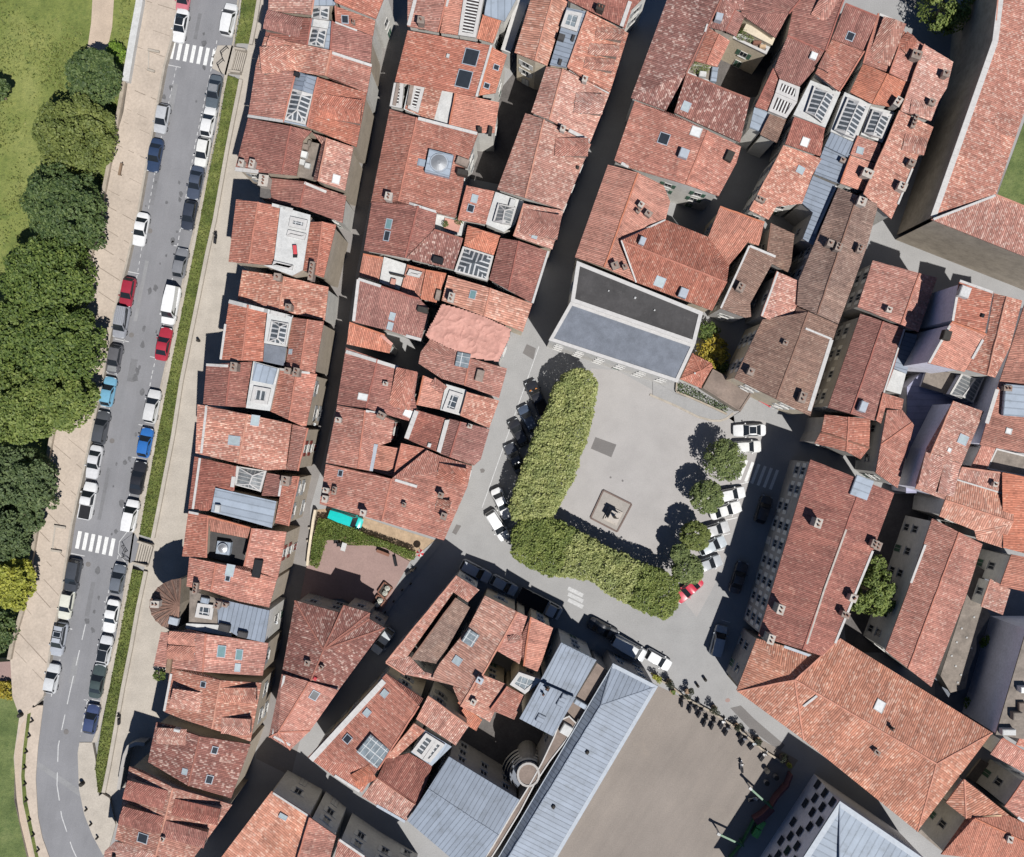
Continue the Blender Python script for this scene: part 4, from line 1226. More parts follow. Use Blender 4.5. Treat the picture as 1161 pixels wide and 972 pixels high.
house('small roof garden with shrubs and a white box on the courtyard rim', 8.8, [
    ('L', '668,338 812,358 768,436 640,386', '', 'terrace', dict(kerb=.2))],
    [('pl', 'L', '690,362', 34, 'leafmid'), ('pl', 'L', '735,368', 26, 'leafmid'), ('bx', 'L', '722,402', 34, 26, .9, 'white'), ('bx', 'L', '785,398', 30, 70, .5, 'zincpale')], wall='cream')
house('dark brown roof dotted white with one pale roof window, south side of the courtyard', 10.1, [
    ('L', '642,388 976,522 925,750 578,592', '642,388 976,522', 5, dict(rise=1.0))],
    [('sk', 'L', '640,562', 34, 40, 'skp'), ('fl', 'L', '580,595 920,752', .2)])
house('red house with two large square roof windows and a tall stone chimney', 10.4, [
    ('L', '370,532 570,600 930,772 905,860 812,1033 640,972 337,882 262,845', '755,688 645,975', 0, dict(rise=1.1, tol=8))],
    [('sk', 'L', '523,732', 50, 46, 'skd'), ('sk', 'L', '693,695', 42, 46, 'skw'), ('bx', 'L', '625,815', 44, 44, .8, 'metaltrim'), ('bx', 'L', '865,828', 50, 36, .7, 'iron'), ('fl', 'L', '262,842 337,880', .4)], wall='pw', shut='sh2')
house('large salmon orange L shaped house above the black flat roof', 10.0, [
    ('M', '322,-15 480,28 615,95 650,180 625,275 390,385 470,605 302,526 148,472', '476,28 303,527', 4, dict(rise=1.2)),
    ('M', '625,275 850,366 960,515 948,606 870,754 470,605 390,385', '398,385 946,600', 0, dict(rise=1.3)),
    ('M', '850,366 912,206 1146,290 1116,412 1006,376 960,515', '912,206 1146,290', 4, dict(rise=.6, z=9.8))],
    [('sk', 'M', '595,602', 44, 44, 'skp'), ('ch', 'M', '492,205', 26, 24, .8, 'chimw'), ('ch', 'M', '478,236', 18, 18, .6), ('ch', 'M', '530,252', 28, 34, .8), ('bx', 'M', '500,392', 28, 38, .8, 'metaltrim'), ('ch', 'M', '355,524', 36, 36, .9), ('ch', 'M', '406,530', 24, 20, .8), ('bx', 'M', '715,664', 40, 46, .8, 'metaltrim'), ('fl', 'M', '392,385 470,605', .2), ('fl', 'M', '392,383 622,277', .2)], wall='cream', shut='sh1')
house('hall with black felt and blue grey gravel roofs on the north side of the square', 10.6, [
    ('p', '654,296 797,354 788,391 647,342', '', 'felt', dict(z=11.0, kerb=.5)),
    ('p', '647,342 788,391 768,434 622,386', '', 'slateflat', dict(z=10.8, kerb=.45))],
    [('bx', 'p', '720,338', 2, 2, .2, 'white'), ('bx', 'p', '742,352', 1.4, 1.4, .2, 'white'), ('bx', 'p', '690,330', 1.4, 1.4, .2, 'white')], name='market_hall', cat='hall', wall='pw', shut=None)
house('narrow brown roof with one chimney between salmon and brown houses', 9.7, [
    ('S', '230,225 368,282 345,330 235,530 240,600 210,606 78,556', '230,225 78,556', 3, dict(rise=.8))],
    [('ch', 'S', '175,452', 44, 36, .9), ('fl', 'S', '230,228 80,555', .25), ('fl', 'S', '232,228 366,284', .3)], wall='pg', shut='sh3')
house('small dark brown roof sunk in the courtyard beside the zinc gangway', 7.8, [
    ('S', '345,108 468,165 445,372 318,305', '345,108 318,305', 3, dict(rise=.6))], [], wall='pg')
house('long plain brown house with paired chimneys', 10.4, [
    ('S', '699,-79 910,8 850,230 700,637 480,540 490,410', '800,-38 588,588', 3, dict(rise=1.2, tol=8)),
    ('S', '378,362 490,412 480,542 430,655 292,596', '378,362 292,596', 6, dict(rise=.5, z=10.0))],
    [('ch', 'S', '643,222', 34, 30, .9), ('ch', 'S', '686,242', 40, 30, .9), ('ch', 'S', '798,250', 40, 26, .9), ('ch', 'R', '462,862', 34, 34, .9, 'chimw'), ('fl', 'S', '380,366 296,596', .25), ('fl', 'S', '490,400 655,20', .35), ('fl', 'S', '480,542 698,636', .25), ('fl', 'S', '298,600 430,655', .3)], wall='pg', shut='sh3')
house('brown hipped corner house at the north east corner of the square', 10.2, [
    ('S', '300,615 440,660 482,548 698,642 668,730 551,1124 151,925', '540,580 380,1020', 3, dict(rise=1.1, tol=8))],
    [('ch', 'S', '415,740', 22, 22, .4), ('ch', 'S', '228,892', 36, 30, .9), ('ch', 'U', '775,98', 56, 34, 1.0), ('fl', 'S', '525,662 662,718', .25), ('fl', 'S', '662,722 545,1095', .5)], wall='cream', shut='sh3')
house('small red hipped outhouse in the planted strip north of the square', 3.4, [
    ('n', '290,135 430,205 440,232 350,388 203,322', '352,262 353,263', 0, dict(rise=.9))], [('bx', 'n', '308,280', 12, 12, .15, 'white')], win=False, name='outhouse', cat='outhouse', wall='cream')
house('low brown flat roofed shed beside the beige wall at the square corner', 3.2, [
    ('n', '440,248 735,415 640,562 365,388', '', 'brownflat', dict(kerb=.25, kmat='brownflat'))], [], win=False, name='garage', cat='garage', wall='stone')

# north east cluster
house('dark red house with a tall curved dormer at the top right centre', 10.2, [
    ('R', '200,-40 412,-40 320,215 160,150', '412,-40 320,215', 1, dict(rise=.8))], [('do', 'R', '290,80 345,-20', 60, .6, 0)])
house('red house sheltering a white slatted pergola roof', 9.9, [
    ('R', '160,152 315,216 270,300 212,366 128,334 105,290', '160,152 315,216', 1, dict(rise=.8)),
    ('R', '126,334 212,370 200,432 108,392', '', 'slats', dict(z=9.6)),
    ('R', '108,394 200,434 155,502 78,470', '', 'slats', dict(z=9.5)),
    ('R', '100,292 128,336 78,470 25,452', '100,292 25,452', 1, dict(rise=.4, z=9.3)),
    ('R', '20,455 88,476 50,560 0,540', '', 'zincpale', dict(z=8.6)),
    ('R', '88,484 155,506 115,605 45,570', '88,484 45,570', 3, dict(rise=.5, z=8.6))],
    [('bx', 'R', '268,240', 26, 26, .4, 'skw'), ('fl', 'R', '108,245 30,440', .4)], shut='sh1')
house('dark red house with a single small roof window behind the top right path', 10.3, [
    ('R', '405,16 542,72 485,215 348,165', '405,16 542,72', 1, dict(rise=.8)),
    ('R', '348,168 485,218 378,388 278,310', '485,218 378,388', 0, dict(rise=.6))],
    [('sk', 'R', '425,155', 26, 28, 'skd'), ('do', 'R', '345,235 310,300', 46, .4, 0), ('fl', 'R', '545,75 440,340', .25)])
house('red house with a bulging round topped dormer at the path corner', 10.3, [
    ('R', '545,58 652,102 645,130 590,308 480,268', '545,58 480,268', 0, dict(rise=.6)),
    ('R', '655,135 738,190 690,356 592,310', '655,135 592,310', 0, dict(rise=.6))],
    [('do', 'R', '545,265 600,105', 85, .8, 2), ('do', 'R', '640,210 680,165', 50, .4, 0), ('ch', 'R', '690,248', 36, 40, 1.0), ('fl', 'R', '548,62 648,104', .3)], shut='sh1')
house('pale tiled house with a row of small chimneys along the cloister lane', 10.2, [
    ('R', '740,188 862,262 835,372 800,430 768,512 640,470 690,356', '740,188 640,470', 6, dict(rise=.9))],
    [('ch', 'R', '815,325', 26, 26, .9), ('ch', 'R', '758,445', 26, 24, .8), ('do', 'R', '680,450 760,470', 50, .3, 6)], shut='sh1')
house('striped red house with a star shaped chimney shadow beside twin lanterns', 10.1, [
    ('R', '480,270 690,358 612,455 520,440 425,390', '585,312 520,440', 4, dict(rise=.6))], [('ch', 'R', '612,445', 40, 26, 1.0, 'chimw')])
house('long bleached red house down the cloister lane with three chimneys', 10.0, [
    ('R', '635,470 778,538 742,632 725,635 692,712 600,928 482,822 545,690', '635,470 482,822', 2, dict(rise=1.0))],
    [('ch', 'R', '690,520', 60, 14, .5), ('do', 'R', '650,600 735,625', 60, .3, 6), ('ch', 'R', '672,700', 26, 26, .9), ('ch', 'R', '630,800', 34, 34, 1.0, 'chimw'), ('fl', 'R', '688,715 602,925', .25)], shut='sh1')
house('white framed glass lantern house with a chevron of bars', 9.6, [
    ('R', '258,340 385,390 320,540 185,486', '', 'white'),
    ('R', '272,366 364,400 310,520 236,472', '325,392 275,490', 'bars', dict(z=10.0, tol=1))], [('bx', 'R', '225,400', 26, 90, .4, 'zincpale')])
house('paired glass lanterns with white frames and herringbone bars', 9.8, [
    ('R', '402,390 514,440 448,604 342,556', '', 'white'),
    ('R', '512,450 614,476 562,604 470,570', '', 'white', dict(z=9.6)),
    ('R', '414,412 504,446 442,588 356,550', '462,430 402,570', 'bars', dict(z=10.2, tol=2)),
    ('R', '520,464 602,486 558,588 482,562', '562,478 522,572', 'bars', dict(z=10.0, tol=2))], [])
house('small red house with a single pale roof window between lanterns', 9.4, [
    ('R', '188,498 318,546 300,662 150,610', '188,498 318,546', 1, dict(rise=.6))], [('sk', 'R', '234,602', 26, 30, 'skw')])
house('pale red stepped house left of the zinc gangway roofs', 9.7, [
    ('R', '145,616 305,672 265,742 222,862 135,840 80,930 0,890', '145,616 0,890', 2, dict(rise=.9))],
    [('sk', 'R', '214,720', 24, 26, 'skp'), ('ch', 'R', '255,770', 40, 30, .9), ('ch', 'R', '40,850', 20, 40, .6), ('fl', 'R', '140,620 15,850', .25), ('do', 'L', '985,850 905,940', 110, .3, 0), ('bx', 'R', '88,634', 16, 12, .4, 'white')])
house('stepped blue zinc gangway roofs between the lanterns and the brown house', 9.6, [
    ('R', '345,560 445,606 420,668 318,618', '', 'zinc', dict(z=9.9)),
    ('R', '316,622 420,672 380,778 273,736', '', 'zinc', dict(z=9.5)),
    ('R', '268,744 366,786 338,860 292,968 270,1040 225,1010 268,900 222,860', '', 'zinc', dict(z=9.2))],
    [('ch', 'R', '388,684', 20, 18, .5), ('fl', 'R', '365,788 275,990', .25)], wall='pg')
house('two step red house with a chimney above the brown house', 9.7, [
    ('R', '460,576 556,610 546,692 428,655', '460,576 428,655', 0, dict(rise=.5)),
    ('R', '428,660 545,696 486,812 384,776', '428,660 384,776', 4, dict(rise=.5))], [('sk', 'R', '466,638', 22, 24, 'skp'), ('ch', 'R', '485,745', 36, 44, 1.0, 'chimw'), ('fl', 'R', '384,778 486,812', .2)])
house('huge pinkish tiled cloister wing with a white gutter at the top right', 12.6, [
    ('p', '1134,-30 1205,-30 1161,128 1129,221 1056,249 1127,48', '1134,-30 1127,48', 6, dict(rise=1.4)),
    ('p', '1056,249 1129,221 1230,262 1230,318', '1129,221 1230,262', 6, dict(rise=-.9, z=13.4))],
    [('fl', 'p', '1135,-10 1128,47 1058,246', .75), ('fl', 'p', '1058,249 1128,222', .3)], wall='stone', name='cloister', cat='cloister', win=False)

# east of the square
house('red gabled house facing the dark lane, north tip of the east block', 9.4, [
    ('T', '365,25 610,92 705,116 606,402 515,362 285,270', '602,92 518,360', 0, dict(rise=1.3, tol=8))],
    [('ch', 'T', '440,288', 26, 24, .6, 'chimw')], wall='pg', shut='sh3')
house('dark red house with one angular chimney and a glazed lean-to', 9.2, [
    ('T', '300,305 532,385 475,600 372,868 128,800', '420,345 250,832', 1, dict(rise=1.0, tol=8)),
    ('T', '536,404 602,416 542,622 472,592', '', 'zinc', dict(z=7.2)),
    ('T', '470,596 540,622 512,730 432,708', '', 'white', dict(z=7.4))],
    [('bx', 'T', '300,796', 50, 34, 1.2, 'metaltrim'), ('fl', 'T', '530,388 375,866', .2)], wall='pg', shut='sh3')
house('tall red house with white parapets and a pale violet west wall', 16.0, [
    ('T', '822,132 998,195 955,412 780,345', '822,132 998,195', 0, dict(rise=.4)),
    ('T', '780,348 962,415 848,612 655,566', '780,348 962,415', 4, dict(rise=.4))],
    [('bx', 'T', '835,195', 46, 50, .9, 'white'), ('bx', 'T', '742,422', 36, 44, .9, 'iron'), ('fl', 'T', '820,135 784,345 660,565', .3), ('fl', 'T', '822,133 995,194', .3), ('fl', 'T', '996,198 962,410 850,610', .3), ('bx', 'T', '940,316', 14, 16, .3, 'black')], wall='violetwall', win=False)
house('pale lichen covered roof strip beside the tall red house', 13.0, [
    ('T', '1004,198 1152,236 1088,480 1010,642 858,600 968,410', '1070,215 970,625', 2, dict(rise=.7, tol=20))], [], wall='pw')
house('bright red roof at the right edge with a large zinc rooflight', 12.2, [
    ('T', '1165,255 1300,290 1300,1060 1161,1040 929,997 1000,760 1090,490', '1300,290 1300,1060', 4, dict(rise=1.0))],
    [('bx', 'T', '1120,765', 150, 130, .45, 'zincpale'), ('sk', 'T', '1080,924', 22, 22, 'skw'), ('ch', 'T', '1060,700', 26, 40, .6), ('fl', 'T', '1160,265 1085,490 930,990', .5)], wall='violetwall', win=False)
house('glass lantern pavilion on a pale lilac flat roof', 6.2, [
    ('T', '645,592 860,622 1012,645 905,975 880,990 780,960 600,1250 540,1250 545,690', '', 'violet', dict(z=5.4)),
    ('T', '650,598 800,620 770,735 620,690', '', 'terrace', dict(z=6.4)),
    ('T', '830,622 952,640 892,776 768,730', '905,650 840,740', 'barsgrey', dict(z=7.8, tol=2))], [], wall='violetwall')
house('small red house with a notched flashing and a pointed south gable', 8.9, [
    ('T', '422,722 528,756 518,812 432,800 408,885 384,868', '422,722 384,868', 0, dict(rise=.5)),
    ('V', '440,-70 520,-70 582,10 496,342 380,262', '560,5 400,112', 0, dict(rise=.6))],
    [('fl', 'T', '520,815 440,805 412,880', .25)], wall='pw')
house('red house with canted orange eaves at the shaded lane corner', 8.6, [
    ('V', '112,-45 352,-22 346,132 300,190 228,150 58,106 95,40', '238,-30 226,150', 0, dict(rise=.7, tol=8))], [('fl', 'V', '95,48 345,130', .2, 'pot')], wall='pg', shut='sh3')
house('bleached red gabled house with a grey roof hatch and white ridges', 11.4, [
    ('V', '790,-117 950,-62 835,215 742,402 590,345 650,130', '790,-117 590,345', 2, dict(rise=.8))],
    [('sk', 'V', '838,86', 40, 44, 'skp'), ('sk', 'V', '767,141', 14, 14, 'skw'), ('do', 'V', '690,165 640,330', 80, .5, 6), ('do', 'V', '785,200 740,370', 70, .4, 6)], wall='violetwall', win=False)
house('orange house with a broad red ridge east of the dark yards', 9.5, [
    ('V', '800,295 1112,388 1105,520 1045,656 912,612 900,565 715,490 745,405', '752,405 1104,520', 7, dict(rise=1.0, tol=10))], [('fl', 'V', '802,296 1108,388', .2)], wall='pw')
house('rough red roof behind the orange ridged house', 9.8, [
    ('V', '832,232 1045,262 1036,350 1108,384 812,292', '832,232 1045,262', 6, dict(rise=.5))], [('ch', 'V', '995,320', 20, 24, .6, 'chimw')])
house('orange roof beside the rough red one, cut by the right edge', 9.9, [
    ('V', '1046,262 1280,310 1280,715 1052,656 1112,520 1116,390', '1046,262 1280,310', 4, dict(rise=.7))], [], wall='pw')
house('small square red roof beside a shaded grey terrace at the right edge', 8.8, [
    ('V', '940,112 1012,130 960,256 882,232', '940,112 1012,130', 0, dict(rise=.5)),
    ('V', '1014,132 1250,190 1250,300 1048,260 962,240', '', 'terrace', dict(z=7.6, kerb=.2))], [])
house('long orange red gabled house with a thick ridge, right of the green garden tree', 9.3, [
    ('p', '1057,588 1114,617 1094,680 1056,779 1004,738 1030,668', '1088,602 1030,758', 0, dict(rise=1.1, tol=12))],
    [('fl', 'V', '640,640 550,880', .3), ('fl', 'p', '1058,589 1110,612', .25)], wall='pw')
house('bright orange roof on the right edge above the mossy shed', 9.0, [
    ('V', '1095,690 1280,728 1280,915 1035,856', '1280,728 1280,915', 4, dict(rise=.6))], [], wall='pw')
house('small patchy red shed roof beside the orange roof', 6.5, [
    ('V', '985,820 1090,876 1050,1010 935,965', '985,820 935,965', 6, dict(rise=.4))], [], wall='pw')
house('low grey flat roof with pale dots along the orange gabled house', 3.2, [
    ('h', '385,180 430,210 415,360 455,430 385,540 385,610 350,700 330,800 255,820 205,735', '', 'terrace', dict())],
    [('bx', 'h', '%d,%d' % q, 8, 8, .1, 'white') for q in ((372, 440), (310, 497), (335, 543), (285, 566), (360, 596), (260, 634), (280, 686), (306, 729), (290, 768))], win=False, wall='pg')
house('grey walled building at the lower right edge with white balconies', 10.0, [
    ('p', '1164,714 1230,714 1230,850 1129,833', '', 'terrace', dict())],
    [('bx', 'p', '1158,780', 6, 10, 1.2, 'skw'), ('bx', 'p', '1150,810', 8, 10, 1.0, 'terrace'), ('bx', 'p', '1140,828', 6, 14, 1.0, 'white'), ('bx', 'p', '1157,800', 8, 8, .6, 'brownflat')], wall='violetwall', win=False)
house('red brown great house along the east side of the square with tall chimneys', 10.2, [
    ('p', '919,521 1014,559 990,624 948,728 932,744 860,721', '978,545 910,738', 1, dict(rise=1.3, tol=12))],
    [('ch', 'W', '650,408', 50, 34, 1.7, 'chimw'), ('ch', 'W', '600,562', 50, 34, 1.7, 'chimw'), ('ch', 'W', '1150,72', 40, 34, 1.0), ('ch', 'W', '1040,350', 34, 30, 1.2), ('ch', 'W', '995,440', 30, 40, 1.2), ('ch', 'V', '52,518', 50, 34, 1.6, 'chimw'), ('ch', 'V', '372,640', 44, 34, 1.0), ('ch', 'V', '240,912', 36, 34, 1.2, 'chimw'),
     ('bx', 'V', '305,338', 100, 88, .2, 'zincpale'), ('fl', 'W', '1158,115 960,600', .3), ('fl', 'W', '1018,2 902,320', .24, 'chimw'), ('fl', 'W', '902,320 800,640', .24, 'chimw')], wall='pg', shut='sh3', name='great_house')
house('pale tiled end roof joining the great house to the long orange hall', 8.6, [
    ('p', '858,724 934,745 926,779 900,771 835,783', '900,771 926,779', 7, dict(rise=1.3))], [('fl', 'W', '612,590 890,688', .35, 'metaltrim')], wall='pg')
house('long hipped orange hall beside the school lane, one white roof window', 8.6, [
    ('p', '953,724 1125,831 1040,943 911,839 836,784', '901,771 1062,866', 7, dict(rise=2.0))],
    [('sk', 'X', '400,170', 42, 50, 'skw'), ('ch', 'X', '380,408', 30, 20, .4), ('ch', 'X', '458,282', 16, 16, .5, 'iron'), ('fl', 'X', '70,115 0,170', .3), ('fl', 'X', '0,360 370,670', .3, 'metaltrim')], wall='cream', name='long_hall', cat='hall', shut='sh3')
house('orange house at the bottom right corner with a white valley line', 8.8, [
    ('X', '846,556 935,622 1085,746 856,762 750,680', '846,556 856,762', 7, dict(rise=.6)),
    ('X', '856,764 1085,748 1260,835 1260,1010 725,952', '900,760 1250,930', 4, dict(rise=.9, tol=3))],
    [('ch', 'X', '1075,862', 26, 34, .5, 'chimw'), ('fl', 'X', '862,762 1040,745', .25, 'tan')], wall='pw')
house('small bright red roof at the right edge above the sunken chair patio', 8.2, [
    ('X', '1046,340 1260,470 1260,545 1161,522 985,425', '1046,340 1260,470', 0, dict(rise=.5))], [], wall='pw')
house('red roof at the right edge beside the patio with its white rail', 8.6, [
    ('X', '1158,560 1290,600 1290,860 1160,782 1060,700', '1158,560 1060,700', 0, dict(rise=.6))], [('fl', 'X', '935,625 1160,775', .4)], wall='pw')
house('tiny red roof on the right edge below the white balconies', 8.0, [
    ('X', '1161,300 1260,300 1260,420 1120,375', '1161,300 1120,375', 0, dict(rise=.4))], [], wall='pw')
# ---------------------------------------------------------------- windows on the free walls
def window_mesh(shut, door=False, big=False):
    mb = MB()
    w, hh = (0.55, 1.1) if door else ((1.1, .95) if big else (0.52, 0.80))
    t = .07
    mb.bx(-w, -w + t, 0, .07, -hh, hh, 0); mb.bx(w - t, w, 0, .07, -hh, hh, 0)
    mb.bx(-w + t, w - t, 0, .07, hh - t, hh, 0); mb.bx(-w + t, w - t, 0, .07, -hh, -hh + t, 0)
    if not big:
        mb.bx(-.03, .03, .03, .06, -hh + t, hh - t, 0)
    mb.bx(-w + t, w - t, .005, .03, -hh + t, hh - t, 1 if not door else 2)
    if not door:
        mb.bx(-w - .12, w + .12, 0, .16, -hh - .08, -hh, 0)
        if shut:
            mb.bx(-w * 2 - .02, -w - .02, 0, .05, -hh, hh, 2); mb.bx(w + .02, w * 2 + .02, 0, .05, -hh, hh, 2)
    o = mb.build('door' if door else 'window', ['frame', 'glass', shut or 'frame'])
    me = o.data
    bpy.data.objects.remove(o)
    return me

WIN = {s: window_mesh(s) for s in (None, 'sh0', 'sh1', 'sh2', 'sh3')}
DOOR = {s: window_mesh(s or 'sh2', True) for s in (None, 'sh0', 'sh1', 'sh2', 'sh3')}
nwin = 0
WESTROW = [tuple(P(a[0], a[1], 0)[:2]) for a in pts('p', '300,-40 470,-40 425,190 395,330 360,480 330,640 310,760 290,860 255,960 190,960 200,700 260,330')]
for hid, root, a, b, top, shut in EDGES:
    L = (b - a).length
    if L < 2.2 or top < 3:
        continue
    d = (b - a) / L
    nrm = Vector((d.y, -d.x, 0))
    mid = (a + b) / 2
    facing = nrm.dot(-mid.normalized()) if mid.length > 1 else 1
    if facing < 0.12 and not (facing > -0.9 and mid.length < 26):
        continue
    # must lie inside or near the frame
    if abs(mid.x) > 76 or abs(mid.y) > 64:
        continue
    def depth(p):
        """height of the tallest neighbour standing at p"""
        z = 0
        for hid2, poly, zz in FOOT:
            if hid2 != hid and inside((p.x, p.y), poly):
                z = max(z, zz)
        return z
    ncol = int((L - .8) / 2.5)
    if ncol < 1: ncol = 1
    k = int((top - 0.5) / 2.9)
    for c in range(ncol):
        t = (c + .5) / ncol
        p = a + (b - a) * t
        if mid.x < P(440, 0, 0).x and nrm.x > .6 and inside((mid.x, mid.y), WESTROW):
            continue          # blind walls over the first alley
        low = max(depth(p + nrm * .9), depth(p + nrm * 0.45))
        own = any(inside(((p + nrm * .5).x, (p + nrm * .5).y), poly) for h2, poly, zz in FOOT if h2 == hid)
        if own:
            continue
        off = random.Random(int(p.x * 31 + p.y * 17))
        if facing < .12 and off.random() < .35:
            continue
        for fl in range(k):
            zc = 1.75 + 2.9 * fl
            if zc + 1.0 > top - .3 or zc - 1.0 < low:
                continue
            if k > 2 and off.random() < .12:
                continue
            door = (fl == 0 and c == ncol // 2)
            o = bpy.data.objects.new('door' if door else 'window', (DOOR if door else WIN)[shut])
            COL.objects.link(o)
            o.parent = root
            q = p + nrm * .0 - LOC[root.name]
            o.location = (q.x, q.y, 1.14 if door else zc)
            o.rotation_euler = (0, 0, math.atan2(-d.y, -d.x))
            nwin += 1

# chequered facade: dark square windows in staggered rows on grey panels
ch = [o for o in COL.objects if o.name.startswith('chequered_building')][0]
MT['stepshade'] = rough_mat('step_shade_band', (.13, .115, .10), .2, 1, 5)
A0, B0 = P(952, 908, 11.2), P(860, 1050, 11.2)
dd = Vector((B0.x - A0.x, B0.y - A0.y, 0)); LL = dd.length; dd.normalize()
nn = Vector((dd.y, -dd.x, 0))
if nn.dot(-A0) < 0: nn = -nn
bigw = MB()
bigw.bx(-.62, .62, -.02, .03, -.62, .62, 0)
_o = bigw.build('window', ['glass']); bigm = _o.data; bpy.data.objects.remove(_o)
for r, zc in enumerate((1.4, 3.0, 4.6, 6.2, 7.8, 9.4)):
    for i in range(int(LL / 1.55)):
        s = .9 + i * 1.55
        if s > LL - 1: break
        if (i + r) % 2 == 0 or (i * 5 + r * 3) % 7 == 0: continue
        if r == 0 and i % 2: continue
        o = bpy.data.objects.new('window', bigm)
        COL.objects.link(o); o.parent = ch
        q = Vector((A0.x, A0.y, zc)) + dd * s - nn * 0.075 - LOC[ch.name]
        o.location = q
        o.rotation_euler = (0, 0, math.atan2(dd.y, dd.x))

# ---------------------------------------------------------------- ground and paving
def sheet(name, cr, s, z, mat, kind='structure', zf=None, thick=0.0):
    p = pts(cr, s) if isinstance(s, str) else s
    v = [P(a[0], a[1], zf(a) if zf else z) for a in p]
    mb = MB()
    ar = sum(v[i].x * v[(i + 1) % len(v)].y - v[(i + 1) % len(v)].x * v[i].y for i in range(len(v)))
    if ar < 0: v = v[::-1]
    for t in tessellate_polygon([v]):
        q = [v[i] for i in t]
        if (q[1] - q[0]).cross(q[2] - q[0]).z < 0: q = q[::-1]
        mb.face(q)
    if thick:
        n = len(v)
        for i in range(n):
            j = (i + 1) % n
            dz = Vector((0, 0, thick))
            mb.face([v[i] - dz, v[j] - dz, v[j], v[i]], 1)
    o = mb.build(name, [mat, 'stonekerb'])
    if kind: o['kind'] = kind
    return o

MT['stonekerb'] = rough_mat('pale_kerb_stone', (0.36, 0.32, 0.27), .2, 1, 5, .9, .4)
MT['street'] = rough_mat('light_street_asphalt', (0.292, 0.288, 0.285), .10, .25, 7, .9, .12, (.22, .21, .2))
MT['plaza'] = rough_mat('pale_plaza_paving', (0.345, 0.328, 0.318), .10, .22, 8, .9, .35, (.29, .275, .265))
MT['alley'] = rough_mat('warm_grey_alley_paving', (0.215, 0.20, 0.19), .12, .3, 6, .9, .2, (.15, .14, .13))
MT['road'] = rough_mat('grey_road_asphalt', (0.205, 0.205, 0.216), .10, .2, 9, .9, .35, (.165, .165, .175), 1.376)
MT['prom'] = rough_mat('worn_beige_promenade', (0.44, 0.37, 0.305), .14, .3, 3, .9, .6, (.31, .255, .205))
MT['walk'] = rough_mat('beige_concrete_walk', (0.40, 0.36, 0.31), .14, .4, 5, .9, .4, (.28, .24, .2))
MT['yard'] = rough_mat('brown_schoolyard', (0.228, 0.198, 0.174), .13, .10, 6, .9, .6, (.265, .225, .19), 1.0)
MT['pinkterrace'] = rough_mat('pinkish_garden_terrace', (0.285, 0.195, 0.175), .10, .4, 6, .9, .3, (.36, .24, .20))
MT['soil'] = rough_mat('dry_garden_soil', (0.37, 0.27, 0.18), .3, .9, 4, .95, .5, (.10, .12, .04))
MT['lawn'] = grass_mat('meadow_grass', (0.10, 0.135, 0.03), (0.175, 0.21, 0.052), (0.255, 0.275, 0.085))
MT['lawn2'] = grass_mat('mown_lawn', (0.085, 0.122, 0.036), (0.13, 0.17, 0.055), (0.18, 0.215, 0.08), .25)
MT['bankgrass'] = grass_mat('bank_grass', (0.075, 0.105, 0.022), (0.125, 0.155, 0.036), (0.19, 0.21, 0.06), .5)
MT['paint'] = rough_mat('worn_white_road_paint', (0.66, 0.66, 0.645), .14, 1.5, 6, .8, .75, (.34, .34, .35))
MT['patch'] = rough_mat('dark_asphalt_patch', (0.155, 0.145, 0.14), .1, .5, 6)
MT['sand'] = rough_mat('sandy_path', (0.45, 0.36, 0.28), .14, .4, 5, .9, .3, (.35, .28, .2))

def zr(a):       # the road sinks to street level where it turns at the bottom
    return 0.8 * max(0.0, min(1.0, (985 - a[1]) / 150.0))

# ground of the town (one sheet), then the lower meadow beyond the rampart
mb = MB()
west = pts('p', '163,-400 163,0 145,92 129,165 114,253 103,292 89,354 86,372 74,430 59,500 41,609 28,687 11,745 14,790 23,815 18,860 20,907 32,965 60,1100 60,1700')
v = [P(a[0], a[1], 0) for a in west] + [Vector((700, -700, 0)), Vector((700, 700, 0))]
v[0] = Vector((v[0].x, 700, 0)); v[-3] = Vector((v[-3].x, -700, 0))
for t in tessellate_polygon([v]):
    q = [v[i] for i in t]
    if (q[1] - q[0]).cross(q[2] - q[0]).z < 0: q = q[::-1]
    mb.face(q)
g = mb.build('ground', 'street'); g['kind'] = 'structure'
mb = MB()
mb.face([(-700, -700, -2.6), (700, -700, -2.6), (700, 700, -2.6), (-700, 700, -2.6)])
o = mb.build('meadow', 'lawn'); o['kind'] = 'structure'
sheet('park_path', 'a', '412,-120 520,-120 500,0 492,120 475,200 450,275 415,290 378,250 400,100', -2.59, 'sand')
sheet('lawn', 'p', '-60,775 11,752 14,790 23,815 17,855 16,907 30,970 55,1080 -60,1080', 0.72, 'lawn2', thick=3.4)

# promenade on the rampart, with its parapet
prom_w = pts('p', '163,-30 163,0 145,92 140,127 129,165 116,232 114,253 103,292 89,354 86,372 74,430 59,500 41,609 28,687 15.5,728 11.6,748')
road_w = pts('p', '207,-30 203,5 193,50 186,75 178,120 167,180 155,248 143,300 129,355 115,435 99.5,511 81,594 67,687 58,728 52,774')
sheet('promenade', 'p', prom_w + [(14, 790), (22, 812), (40, 800), (49, 790)] + road_w[::-1], 1.6, 'prom', thick=4.3)
sheet('road', 'p', road_w + pts('p', '49,800 43,847 40.5,883 43,926 48,950 57,975 75,1020 160,1060 141,1000 117,970 105,948 95.5,924 89.5,895 88,854 90,842 104.6,842 111,825 124,756 134,725 147,648 156,588 165,545 177,495 181,454 200,369 214.5,292 229,232 248,145 258,80 267,46 272,20 276,-30'), .8, 'road', zf=zr, thick=1.2)
sheet('footpath', 'p', '22,812 40,800 49,800 43,847 40.5,883 43,926 48,950 57,975 72,1020 50,1020 31,964 19,907 15.5,859', .8, 'prom', zf=lambda a: zr(a) + .12, thick=.6)
